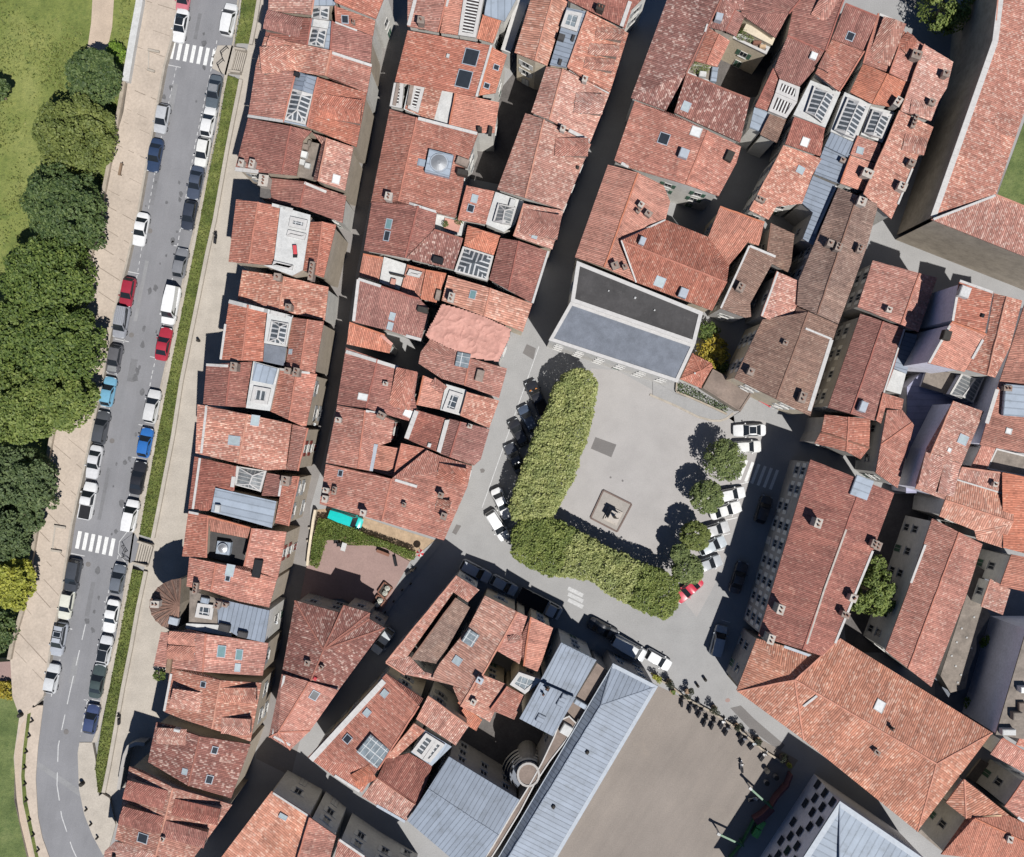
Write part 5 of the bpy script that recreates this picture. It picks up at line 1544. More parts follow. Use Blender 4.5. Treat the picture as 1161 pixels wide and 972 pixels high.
sheet('sand_path', 'p', '24,822 30,814 24,854 22,880 25,907 35,955 48,1010 40,1010 27,960 19,907 17,880 17,850', .8, 'sand', zf=lambda a: zr(a) + .125)
sheet('grass_verge', 'p', '31,810 35,808 30,850 28,880 31,910 40,955 52,1010 48,1010 36,955 26,910 24,880 26,850', .8, 'bankgrass', zf=lambda a: zr(a) + .13)
sheet('pavement', 'p', '88,854 90,842 104.6,842 108,860 112,903 116,900 124,905 131,935 124,960 117,970 105,948 95.5,924 89.5,895', .8, 'walk', zf=lambda a: zr(a) + .1, thick=.6)
sheet('terrace_paving', 'p', '-20,752 11.6,750 14,772 -20,776', .9, 'pinkterrace', thick=3)

def strip(name, left, right, zl, zrr, mat, thick=0.0, n=4, bulge=0.0, tufts=0):
    mb = MB()
    for (a, b), (c, d) in zip(zip(left, left[1:]), zip(right, right[1:])):
        def row(l, r, z0, z1):
            A, B = P(l[0], l[1], z0), P(r[0], r[1], z1)
            return [A.lerp(B, i / n) + Vector((0, 0, bulge * math.sin(math.pi * i / n))) for i in range(n + 1)]
        R0, R1 = row(a, c, zl(a), zrr(c)), row(b, d, zl(b), zrr(d))
        for i in range(n):
            mb.face([R0[i + 1], R0[i], R1[i], R1[i + 1]])
            if tufts:
                ar = (R0[i + 1] - R0[i]).length * (R1[i] - R0[i]).length
                for _ in range(int(ar * tufts)):
                    u, v = RL.random(), RL.random()
                    q = R0[i].lerp(R0[i + 1], u).lerp(R1[i].lerp(R1[i + 1], u), v)
                    leaf_quad(mb, q + Vector((0, 0, RL.uniform(.02, .16))), Vector((RL.uniform(-.9, .9), RL.uniform(-.9, .9), RL.uniform(.3, 1))), .24, RL)
                    mb.mi[-1] = 1
    o = mb.build(name, mat)
    return o

# slab joints across the promenade
mb = MB()
jr = random.Random(9)
def along(line, t):
    L = [math.hypot(b[0] - a[0], b[1] - a[1]) for a, b in zip(line, line[1:])]
    s = t * sum(L)
    for (a, b), l in zip(zip(line, line[1:]), L):
        if s <= l or (a, b) == (line[-2], line[-1]):
            k = min(1, s / l); return (a[0] + (b[0] - a[0]) * k, a[1] + (b[1] - a[1]) * k)
        s -= l
for i in range(34):
    t = (i + jr.uniform(-.2, .2) + .5) / 34
    a = along(prom_w, t); b = along(road_w, min(1, t + .012))
    A, B = P(a[0] + 3, a[1], 1.604), P(b[0] - 2, b[1], 1.604)
    d = (B - A).normalized(); s = Vector((-d.y, d.x, 0)) * jr.uniform(.025, .06)
    n = 5
    for k in range(n):
        if jr.random() < .25: continue
        p, q = A.lerp(B, k / n), A.lerp(B, (k + .98) / n)
        mb.face([p - s, q - s, q + s, p + s])
o = mb.build('promenade_joints', rough_mat('dirty_joint', (.24, .195, .155), .2, 1, 5)); o['kind'] = 'structure'
# repairs, manholes and oil drips on the road
MT['roadpatch'] = rough_mat('newer_asphalt_repair', (0.165, 0.165, 0.172), .12, .8, 7)
MT['roadpale'] = rough_mat('pale_worn_asphalt', (0.235, 0.235, 0.24), .10, .6, 7)
MT['oil'] = rough_mat('oil_drip', (0.115, 0.115, 0.12), .3, 2, 6, .6)
def rquad(name, x, y, l, w, mat, dz=.006, turn=0):
    f = RDn; s = (f[1], -f[0])
    q = [(x + f[0] * i * l / 2 + s[0] * j * w / 2, y + f[1] * i * l / 2 + s[1] * j * w / 2) for i, j in ((-1, -1), (-1, 1), (1, 1), (1, -1))]
    sheet(name, 'p', q, .8, mat, zf=lambda a: zr(a) + dz)
RDn = (-.193, .981)
for x, y, l, w, m in ((176, 210, 46, 5, 'roadpatch'), (160, 330, 70, 4, 'roadpale'), (150, 420, 26, 8, 'roadpatch'), (118, 560, 60, 4, 'roadpatch'), (196, 110, 30, 6, 'roadpale'), (102, 680, 40, 5, 'roadpatch'), (84, 760, 30, 7, 'roadpale'), (224, 30, 30, 4, 'roadpatch')):
    rquad('road_repair', x, y, l, w, m)
sheet('road_repair', 'p', '40,868 44,864 92,896 90,903', .8, 'roadpale', zf=lambda a: zr(a) + .006)
orr = random.Random(4)
mbo = MB()
for i in range(70):
    t = orr.random(); side = orr.choice((-1, 1))
    c = (212 - 152 * t + side * orr.uniform(8, 27) + 12, 10 + 770 * t)
    r = orr.uniform(.12, .4)
    p0 = P(c[0], c[1], zr(c) + .0075)
    n = 9; k = [orr.uniform(.6, 1.2) for _ in range(n)]
    mbo.face([p0 + Vector((math.cos(6.283 * j / n) * r * k[j], math.sin(6.283 * j / n) * r * k[j] * 1.5, 0)) for j in range(n)])
o = mbo.build('oil_stains', 'oil'); o['kind'] = 'structure'
for x, y in ((190, 140), (149, 380), (127, 500), (100, 640), (75, 830), (170, 262)):
    c = P(x, y, zr((x, y)) + .009); mbm = MB()
    mbm.face([c + Vector((math.cos(6.283 * j / 14) * .36, math.sin(6.283 * j / 14) * .36, 0)) for j in range(14)])
    o = mbm.build('manhole_cover', 'patch'); o['kind'] = 'structure'
# tufts in the meadow
mbt = MB(); tr_ = random.Random(77)
from mathutils import noise as _mn
for i in range(16000):
    x, y = tr_.uniform(-8, 150), tr_.uniform(-10, 330)
    p = P(x, y, -2.55)
    if _mn.noise(p * .12) + .5 * _mn.noise(p * .5) < tr_.uniform(-.35, .45): continue
    if 96 < x < 134 and y < 85: continue
    leaf_quad(mbt, p + Vector((0, 0, tr_.uniform(0, .15))), Vector((tr_.uniform(-1, 1), tr_.uniform(-1, 1), tr_.uniform(.3, 1))), tr_.uniform(.2, .5), tr_)
o = mbt.build('meadow_tufts', leaf_mat('meadow_blades', (.09, .125, .03), (.17, .20, .05), (.28, .29, .10))); tag(o, 'rough tufts of long grass across the sunny meadow', 'grass', kind='stuff')

# kerbs along the road
def poly_wall(name, line, w, z0, z1, mat, label=None, cat=None, kind=None, zf=None, group=None):
    mb = MB()
    P3 = [P(a[0], a[1], (zf(a) if zf else 0) + z1) for a in line]
    rt, lt = [], []
    for i, p in enumerate(P3):
        d = (P3[min(i + 1, len(P3) - 1)] - P3[max(i - 1, 0)]); d.z = 0; d.normalize()
        s = Vector((-d.y, d.x, 0)) * w / 2
        lt.append(p + s); rt.append(p - s)
    hgt = Vector((0, 0, z1 - z0))
    for i in range(len(P3) - 1):
        mb.face([rt[i], rt[i + 1], lt[i + 1], lt[i]])
        mb.face([rt[i] - hgt, rt[i + 1] - hgt, rt[i + 1], rt[i]])
        mb.face([lt[i + 1] - hgt, lt[i] - hgt, lt[i], lt[i + 1]])
    mb.face([lt[0] - hgt, rt[0] - hgt, rt[0], lt[0]])
    mb.face([rt[-1] - hgt, lt[-1] - hgt, lt[-1], rt[-1]])
    o = mb.build(name, mat)
    if label: tag(o, label, cat, group)
    if kind: o['kind'] = kind
    return o

poly_wall('kerb', road_w, .28, 0.5, 1.72, 'stonekerb', kind='structure')
poly_wall('parapet_wall', pts('p', '158,-20 158,0 149,50 142,92'), .95, -2.6, 2.5, 'white', 'parapet wall painted white as sunlit, at the top of the promenade', 'wall')  # white stands in for sunlight on this stretch of the parapet
poly_wall('parapet_wall', pts('p', '140,92 134,127 127,165 114,232 112,253 101,292 87,354 84,372 72,430 57,500 39,609 26,687 13.5,728 9.6,748'), .5, -2.6, 2.2, 'stone', 'long weathered beige parapet wall between promenade and park trees', 'wall')

bank_l = pts('p', '278,-30 274,0 270,25 265,50')
bank_r = pts('p', '296,-30 291,0 287,25 282,50')
def bankpart(l, r, label):
    o = strip('grass_bank', l, r, lambda a: .8, lambda a: .12, ['bankgrass', 'leafbank'], bulge=.22, n=5, tufts=42)
    o['kind'] = 'stuff'
    tag(o, label, 'grass')
bankpart(bank_l, bank_r, 'grass bank north of the upper steps, at the top of the road')
l2 = pts('p', '258,86 242,165 227,248 221,279 207,348 190,434 181,480 165,565 158,606')
r2 = pts('p', '271,90 256,165 241,250 233,285 220,350 203,434 194,493 180,565 171,610')
bankpart(l2, r2, 'long grass bank between the upper and the lower steps')
l3 = pts('p', '150,645 141,690 134,729 124,780 114,830 108,872 111,897')
r3 = pts('p', '163,648 154,690 146,735 137,780 129,825 121,870 115,899')
bankpart(l3, r3, 'grass bank south of the lower steps beside the road bend')
for line, lab in ((bank_r, 'low pale wall below the top stretch of grass bank'), (r2, 'low pale wall along the foot of the long grass bank'), (r3, 'low pale wall at the foot of the southern grass bank')):
    poly_wall('low_wall', [(a + 2, b) for a, b in line], .5, 0, .45, 'walk', lab, 'wall')
poly_wall('kerb', pts('p', '272,-30 270,0 265,46 256,82 246,145 227,232 212.5,292 198,369 179,454 175,495 163,545 154,588 145,648 132,725 122,756 109,825'), .25, .3, .9, 'stonekerb', kind='structure')
sheet('kerb_strip', 'p', '274,0 265,48 258,86 242,165 227,248 221,279 207,348 190,434 181,480 165,565 158,606 150,645 134,729 124,780 110,842 104,842 111,825 122,756 132,725 145,648 154,588 163,545 175,495 179,454 198,369 212.5,292 227,232 246,145 256,82 265,46 272,0', .86, 'walk')
sheet('walkway', 'p', '296,-30 282,50 271,90 256,165 241,250 233,285 220,350 203,434 194,493 180,565 171,610 163,648 154,690 146,735 137,780 129,825 121,870 116,900 124,905 131,935 160,935 260,600 330,200 330,-30', .004, 'walk')

def steps(label, cr, corners, z0, z1, n):
    """corners: top edge a b, bottom edge d c"""
    a, b, c, d = pts(cr, corners)
    mb = MB()
    A, B, C_, D = P(*a, 0), P(*b, 0), P(*c, 0), P(*d, 0)
    for i in range(n):
        t0, t1 = i / n, (i + 1) / n
        q = [A.lerp(D, t0), B.lerp(C_, t0), B.lerp(C_, t1), A.lerp(D, t1)]
        z = z0 + (z1 - z0) * t0
        ar = (q[1] - q[0]).cross(q[2] - q[0]).z
        k = .66
        q1 = [q[0], q[1], q[1].lerp(q[2], k), q[0].lerp(q[3], k)]
        q2 = [q[0].lerp(q[3], k), q[1].lerp(q[2], k), q[2], q[3]]
        mb.prism([(p.x, p.y) for p in q1], -.02, z)
        mb.prism([(p.x, p.y) for p in q2], -.02, z - abs(z0 - z1) / n * .8, 1)  # dark band along each tread, painted in for the shade between steps
    # cheek walls
    o = mb.build('steps', ['walk', 'stepshade'])
    root = tag(o, label, 'steps')
    for s, e in ((A, D), (B, C_)):
        m = MB()
        dv = (e - s); dv.z = 0
        sd = Vector((-dv.y, dv.x, 0)).normalized() * .14
        side = 1 if (((A + B) / 2) - s).dot(sd) < 0 else -1
        sd = sd * side
        q = [s + sd * .2, s + sd * 2.2, e + sd * 2.2, e + sd * .2]
        m.prism([(p.x, p.y) for p in q], 0, z0 + .25)
        LOC[o.name] = Vector()
        m.build('cheek_wall', 'stonekerb', o)
    return o
steps('stone steps from the upper crossing down to the house walkway', 'a', '1035,228 1012,316 1062,322 1085,236', .8, .1, 7)
steps('stone steps from the lower crossing down towards the round tower', 'c', '612,520 592,602 655,618 676,540', .8, .1, 7)
steps('worn steps from the promenade to the lower crossing', 'c', '262,450 250,545 296,552 312,458', 1.66, .9, 5)
steps('worn steps from the promenade to the upper crossing', 'a', '668,245 668,320 700,330 718,255', 1.66, .9, 5)

# alleys, square, yard
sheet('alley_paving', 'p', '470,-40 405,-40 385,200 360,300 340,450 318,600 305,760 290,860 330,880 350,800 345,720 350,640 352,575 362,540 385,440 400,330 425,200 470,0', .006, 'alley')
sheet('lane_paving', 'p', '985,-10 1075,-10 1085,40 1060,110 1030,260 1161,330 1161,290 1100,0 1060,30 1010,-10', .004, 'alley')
sheet('square_paving', 'p', '670,418 700,420 768,458 850,470 872,480 846,560 812,660 790,700 768,672 690,650 640,610 622,592 655,520', .005, 'plaza')
sheet('schoolyard', 'p', '742,776 780,794 830,820 905,862 893,880 880,905 862,930 838,965 820,1010 600,1010 640,940', .012, 'yard')
sheet('lane_patch', 'p', '828,803 840,800 855,815 890,845 884,852 850,826', .009, 'patch')
sheet('asphalt_patch', 'N', '627,537 738,577 711,644 603,598', .011, 'patch')
sheet('asphalt_patch', 'N', '266,48 314,70 300,130 244,95', .009, 'patch')
for s in ('700,705 716,700 716,712 700,716',):
    sheet('manhole_cover', 'p', '823,792.5 826,791.5 828,793.5 827,796 824,796.5 822,795', .011, MT['pinkterrace'])
    sheet('manhole_cover', 'N', '20,706 36,702 46,712 40,724 24,726', .010, MT['patch'])
    sheet('manhole_cover', 'm', '494,105 506,98 518,105 514,120 498,122', .013, MT['patch'])
    sheet('manhole_cover', 'm', '626,140 640,134 650,145 646,158 630,158', .013, MT['patch'])
sheet('drain_grate', 'J', '870,115 896,122 868,170 848,158', .010, 'patch')
# pavement north of the square
sheet('pavement', 'n', '0,440 170,520 330,600 430,628 500,630 560,610 640,560 735,420 900,540 1010,560 900,610 600,640 590,560 170,430 0,330', .10, 'street', thick=.12)
poly_wall('kerb', pts('n', '-20,436 170,518 330,598 430,626 490,628 540,612 590,572'), .3, 0, .13, 'stonekerb', kind='structure')
# garden terrace
sheet('garden_terrace', 'g', '218,310 270,305 400,352 590,352 700,372 905,485 640,960 560,930 350,790 0,800 60,500 165,480', .25, 'pinkterrace', thick=.3)
sheet('garden_soil', 'g', '130,60 260,45 520,120 780,205 1110,310 1000,460 905,485 700,372 590,352 400,352 270,305 218,310 165,480 80,520', .02, 'soil')
sheet('pavement', 'g', '1110,312 1165,330 1000,540 640,1010 600,990 905,485', .10, 'street', thick=.12)
# cloister lawn and courtyards
sheet('lawn', 'p', '1131,221 1230,260 1230,60 1165,128', .03, 'lawn2')
sheet('courtyard_paving', 'p', '800,60 875,60 880,110 845,110 812,100', .02, 'darkyard')
sheet('courtyard_paving', 'p', '520,200 560,110 585,80 620,70 610,130 570,210', .02, 'darkyard')
sheet('courtyard_paving', 'p', '505,850 560,800 640,800 640,870 595,910', .02, 'darkyard')
sheet('courtyard_paving', 'p', '945,560 1060,560 1010,740 960,740', .02, 'darkyard')
sheet('courtyard_paving', 'p', '1060,640 1161,640 1161,840 1060,800', .02, 'slateflat')
sheet('courtyard_paving', 'X', '745,680 860,765 735,940 605,835', .5, 'terrace', thick=.5)
sheet('courtyard_paving', 'X', '935,450 1125,560 1060,690 860,545', .4, 'terrace', thick=.4)

MT['paintfaded'] = rough_mat('faded_road_paint', (0.46, 0.46, 0.46), .2, 2.5, 6, .8, .7, (.24, .24, .25))
# white road paint, laid as thin worn sheets on the asphalt
mb = MB()
def line_paint(mb, a, b, w, z, zf=None):
    A, B = P(*a, zf(a) + .008 if zf else z), P(*b, zf(b) + .008 if zf else z)
    d = (B - A); d.z = 0; d.normalize()
    s = Vector((-d.y, d.x, 0)) * w / 2
    mb.face([A - s, B - s, B + s, A + s])
RD = Vector((-152, 770)).normalized()
for k in range(7):
    x, y = 195.6 + 7.7 * k, 57 + 1.45 * k
    line_paint(mb, (x - RD.x * 10, y - RD.y * 10), (x + RD.x * 10, y + RD.y * 10), .5, 0, zr)
for k in range(6):
    x, y = 89 + 7.6 * k, 612.3 + 1.65 * k
    line_paint(mb, (x - RD.x * 10, y - RD.y * 10), (x + RD.x * 10, y + RD.y * 10), .52, 0, zr)
o = mb.build('crossing_markings', 'paint'); o['kind'] = 'structure'; mb = MB()
def dashes(line, w, on, off, zf):
    for a, b in zip(line, line[1:]):
        L = math.hypot(b[0] - a[0], b[1] - a[1]); t = 0
        while t < L:
            e = min(L, t + on)
            line_paint(mb, (a[0] + (b[0] - a[0]) * t / L, a[1] + (b[1] - a[1]) * t / L), (a[0] + (b[0] - a[0]) * e / L, a[1] + (b[1] - a[1]) * e / L), w, 0, zf)
            t += on + off
dashes(pts('p', '200,76 183,155 169,233 155,315 141,385 126,455 114,506 107,555'), .09, 4, 4, zr)
dashes(pts('p', '91,632 76,700 70,740 58,790'), .12, 4, 4, zr)
dashes(pts('p', '246,46 236,95 221,165 203,268 190,350 172,426 155,521 141,590'), .12, 4, 4, zr)
dashes(pts('p', '134,630 121,679 112,738 99,795 91,835'), .12, 4, 4, zr)
o = mb.build('bay_markings', 'paintfaded'); o['kind'] = 'structure'; mb = MB()
dashes(pts('p', '97,708 80,781 66,846 64.6,890 70,926 82,962 95,990'), .14, 18, 12, zr)
for x, y, side in ((197, 75, 1), (150, 309, 1), (138, 386, 1), (112, 460, 1), (109, 503, 1), (105, 538, 1), (88, 629, 1), (74, 712, 1), (248, 66, -1), (205, 280, -1), (178, 406, -1), (165, 483, -1), (158, 520, -1), (126, 684, -1), (112, 795, -1), (103, 795, -1), (118, 757, -1)):
    line_paint(mb, (x - 8, y - 1.6), (x + 8, y + 1.6), .12, 0, zr)
line_paint(mb, (146, 601), (135.5, 614), .1, 0, zr); line_paint(mb, (135.5, 614), (134, 627), .1, 0, zr); line_paint(mb, (134, 627), (144, 640), .1, 0, zr)
o = mb.build('road_markings', 'paintfaded'); o['kind'] = 'structure'
mb = MB()
line_paint(mb, pts('N', '330,60')[0], pts('N', '30,910')[0], .12, .014)
for a, b in (('130,690', '240,960'), ('110,720', '200,960')):
    pass
for a, b in (('0,490', '110,520'),):
    pass
for x, y in ((612, 668), (629, 677), (646, 686)):
    pass
# small crossing south of the square
for k in range(3):
    x, y = 645 + 2.0 * k * 1.0, 671 + 6.5 * k
    line_paint(mb, (x - 1 - 2 * k, y - 4), (x + 16 - 2 * k, y + 4.5), .55, .014)
o = mb.build('square_markings', 'paintfaded'); o['kind'] = 'structure'; mb = MB()
# crossing at the north east corner, half in shade
for k in range(6):
    x, y = 842.5 + 7.0 * k, 533 + 2.2 * k
    line_paint(mb, (x + 4.2, y - 11), (x - 4.2, y + 11), .42, .014)
o = mb.build('crossing_markings', 'paint'); o['kind'] = 'structure'; mb = MB()
# bay lines of the east parking
for x, y in ((840, 513), (826, 589), (818, 607), (811, 625), (803, 646), (842, 548)):
    line_paint(mb, (x - 14, y + 3.5), (x + 10, y - 2), .1, .014)
line_paint(mb, (818, 703), (828, 706), .1, .014)
o = mb.build('square_markings', 'paint'); o['kind'] = 'structure'
# ---------------------------------------------------------------- cars
PAINT = {}
def paint(c, rough=.28):
    key = tuple(c)
    if key not in PAINT:
        m, nt, b = new_mat('car_paint')
        geo = nd(nt, 'ShaderNodeNewGeometry')
        n1 = noise(nt, geo.outputs['Position'], 3.0, 4, .6)
        nt.links.new(ramp(nt, n1, [(.3, scl(c, .9)), (.7, scl(c, 1.05))]), b.inputs['Base Color'])
        b.inputs['Roughness'].default_value = rough
        b.inputs['Coat Weight'].default_value = .4
        b.inputs['Coat Roughness'].default_value = .12
        PAINT[key] = m
    return PAINT[key]
MT['carglass'] = plain_mat('car_glass', (0.018, 0.022, 0.028), .08)
MT['blank'] = paint((.5, .5, .5))

KINDS = dict(
    hatch=dict(L=4.05, W=1.76, rb=-1.92, rr=-1.45, rf=.15, wf=.95, deck=.82, hood=.92, top=1.47),
    sedan=dict(L=4.55, W=1.80, rb=-1.55, rr=-.85, rf=.15, wf=.90, deck=.95, hood=.88, top=1.43),
    estate=dict(L=4.60, W=1.82, rb=-2.18, rr=-1.9, rf=.30, wf=1.15, deck=.85, hood=.95, top=1.60),
    van=dict(L=5.3, W=1.98, rb=-2.60, rr=-2.52, rf=1.05, wf=1.75, deck=.9, hood=1.05, top=2.25),
    smallvan=dict(L=4.4, W=1.84, rb=-2.12, rr=-2.05, rf=.45, wf=1.25, deck=.9, hood=1.0, top=1.85),
    pickup=dict(L=5.1, W=1.85, rb=-.55, rr=-.45, rf=.55, wf=1.35, deck=.95, hood=1.0, top=1.75),
    truck=dict(L=6.6, W=2.1, rb=1.1, rr=1.2, rf=2.35, wf=2.85, deck=.85, hood=1.1, top=2.1),
)
def car_meshes(kind):
    k = KINDS[kind]
    L, W, rb, rr_, rf, wf = k['L'], k['W'], k['rb'], k['rr'], k['rf'], k['wf']
    hw = W / 2
    mb = MB()
    X = [-L / 2, -L / 2 + .04, -L / 2 + .14, -L / 2 + .32, -L / 2 + .6, -L / 4, 0, L / 4, L / 2 - .75, L / 2 - .45, L / 2 - .24, L / 2 - .1, L / 2 - .02]
    def plan(x):
        t = abs(x) / (L / 2)
        return hw * (1 - .06 * max(0, (t - .5) / .5) ** 2 - (.36 if x > 0 else .26) * max(0, (t - .80) / .20) ** 3.2)
    def deckz(x):
        if x > wf - .3:
            f = (x - wf) / (L / 2 - wf + .01)
            return k['hood'] - .22 * max(0, f) ** 2
        if x < rb + .2:
            f = (rb - x) / max(.05, (L / 2 + rb))
            return k['deck'] - .10 * max(0, f) ** 2
        return k['deck'] + (k['hood'] - k['deck']) * (x - rb) / (wf - rb)
    rings = []
    for x in X:
        w, d = plan(x), deckz(x)
        rings.append([Vector((x, s * y, z)) for s, y, z in ((-1, w * .94, .24), (-1, w, .48), (-1, w * .985, d - .16), (-1, w * .86, d), (-1, w * .4, d + .035), (1, w * .4, d + .035), (1, w * .86, d), (1, w * .985, d - .16), (1, w, .48), (1, w * .94, .24))])
    for A, B in zip(rings, rings[1:]):
        for i in range(9):
            mb.face([A[i], B[i], B[i + 1], A[i + 1]][::-1])
    mb.face(rings[0]); mb.face(rings[-1][::-1])
    # cabin
    cb = [(rb, .80), (rr_, .84), (rf, .86), (wf, .80)]
    zb_r, zb_f = k['deck'], k['hood']
    top = k['top']
    def sec(x, f, z, rise=0):
        w = plan(x) * f
        return [Vector((x, -w, z)), Vector((x, -w * .5, z + rise)), Vector((x, w * .5, z + rise)), Vector((x, w, z))]
    br = sec(rb, .90, zb_r - .02); bf = sec(wf, .90, zb_f - .02)
    tr = sec(rr_, .74, top - .03, .03); tf = sec(rf, .72, top - .04, .03)
    tm = sec((rr_ + rf) / 2, .75, top, .035)
    for A, B in ((br, tr), (tr, tm), (tm, tf), (tf, bf)):
        for i in range(3):
            mb.face([A[i], B[i], B[i + 1], A[i + 1]][::-1])
    bm_ = sec((rb + wf) / 2, .90, (zb_r + zb_f) / 2 - .02)
    for s in (0, 3):
        q = [br[s], bm_[s], bf[s], tf[s], tm[s], tr[s]]
        mb.face(q if s == 0 else q[::-1])
    # mirrors
    for s in (-1, 1):
        mb.bx(wf - .35, wf - .2, s * hw - .02 if s > 0 else -hw - .14, s * hw + .14 if s > 0 else -hw + .02, zb_f - .04, zb_f + .12)
    if kind == 'truck':
        mb.bx(-L / 2 + .02, rb - .15, -hw + .02, hw - .02, .88, 1.0, 1)
        for s in (-1, 1):
            mb.bx(-L / 2 + .02, rb - .15, s * (hw - .06) - .04, s * (hw - .06) + .04, 1.0, 1.22, 1)
    if kind == 'pickup':
        mb.bx(-L / 2 + .05, rb - .1, -hw + .18, hw - .18, .985, 1.0, 1)
        for s in (-1, 1):
            mb.bx(-L / 2 + .04, rb - .05, s * (hw - .12) - .05, s * (hw - .12) + .05, .9, 1.12)
        mb.bx(-L / 2 + .02, -L / 2 + .1, -hw + .15, hw - .15, .9, 1.12)
    out = {}
    def fin(m, name, mats, smooth=False):
        o = m.build(name, mats, None, smooth, smooth)
        me = o.data; bpy.data.objects.remove(o)
        return me
    out['body'] = fin(mb, 'car_body', ['blank', 'black'], True)
    out['body'].set_sharp_from_angle(angle=math.radians(38))
    def pane(A, B, i0, j0, i1, j1, off):
        """quad inset between two sections"""
        g = MB()
        p = [A[0].lerp(A[3], i0), A[0].lerp(A[3], i1), B[0].lerp(B[3], j1), B[0].lerp(B[3], j0)]
        lo, hi = .04, .96
        q = [p[0].lerp(p[3], lo), p[1].lerp(p[2], lo), p[1].lerp(p[2], hi), p[0].lerp(p[3], hi)]
        n = (q[1] - q[0]).cross(q[2] - q[0]).normalized()
        if n.dot(off) < 0: n = -n; q = q[::-1]
        q = [a + n * .035 for a in q]
        g.face(q)
        for i in range(4):
            j = (i + 1) % 4
            g.face([q[i] - n * .05, q[j] - n * .05, q[j], q[i]])
        return g
    out['windscreen'] = fin(pane(bf, tf, .02, .04, .98, .96, Vector((1, 0, .5))), 'windscreen', ['carglass'])
    if kind not in ('truck',):
        out['rear_window'] = fin(pane(br, tr, .04, .06, .96, .94, Vector((-1, 0, .3))), 'rear_window', ['carglass'])
    for s, nm in ((0, 'side_window_a'), (3, 'side_window_b')):
        g = MB()
        q = [br[s].lerp(bf[s], .07), br[s].lerp(bf[s], .93), tf[s].lerp(bf[s], .10), tr[s].lerp(br[s], .10)]
        if kind in ('van',):
            q[0] = br[s].lerp(bf[s], .66); q[3] = tr[s].lerp(tf[s], .76) - Vector((0, 0, .12))
        n = Vector((0, -1 if s == 0 else 1, .25)).normalized()
        q = [a.lerp((q[0] + q[2]) / 2, .05) + n * .03 for a in q]
        if s: q = q[::-1]
        g.face(q)
        out[nm] = fin(g, 'side_window', ['carglass'])
    w_ = MB()
    w_.tube([(0, -.1, 0), (0, .1, 0)], [.32, .32], 16, 0)
    w_.tube([(0, -.108, 0), (0, .108, 0)], [.19, .19], 12, 1)
    out['wheel'] = fin(w_, 'wheel', ['tyre', 'hub'])
    hl = MB()
    hl.bx(-.10, .10, -.17, .17, -.06, .05)
    out['headlight'] = fin(hl, 'headlight', ['lamp'])
    return out
CM = {k: car_meshes(k) for k in KINDS}
WHEELBASE = .30

def car(label, cr, xy, head, kind, color, z=0.0, cat='car', name='parked_car', group=None, extra=None, scale=1.0, slope=0):
    p = pts(cr, xy)[0]
    loc = P(p[0], p[1], z + .9)
    loc.z = z
    if group is None: group = 'cars parked along the streets'
    a = math.atan2(-head[1], head[0])
    r = empty(name, loc, label, cat, group, a)
    r.scale = (scale,) * 3
    k = KINDS[kind]
    M = CM[kind]
    def put(nm, key, at=(0, 0, 0), rot=(0, 0, 0), mat=None):
        o = bpy.data.objects.new(nm, M[key])
        COL.objects.link(o); o.parent = r
        o.location = at; o.rotation_euler = rot
        if mat:
            o.material_slots[0].link = 'OBJECT'; o.material_slots[0].material = mat
        return o
    put('body', 'body', mat=paint(color))
    put('windscreen', 'windscreen')
    if 'rear_window' in M: put('rear_window', 'rear_window')
    put('side_window', 'side_window_a'); put('side_window', 'side_window_b')
    for x in (-.30, .31):
        for s in (-1, 1):
            put('wheel', 'wheel', (x * k['L'], s * (k['W'] / 2 - .12), .32))
    for s in (-1, 1):
        put('headlight', 'headlight', (k['L'] / 2 - .14, s * (k['W'] / 2 - .34), k['hood'] - .22))
    if extra:
        for e in extra:
            m = MB(); m.bx(*e[0])
            o = m.build(e[1], e[2])
            o.parent = r
    return r

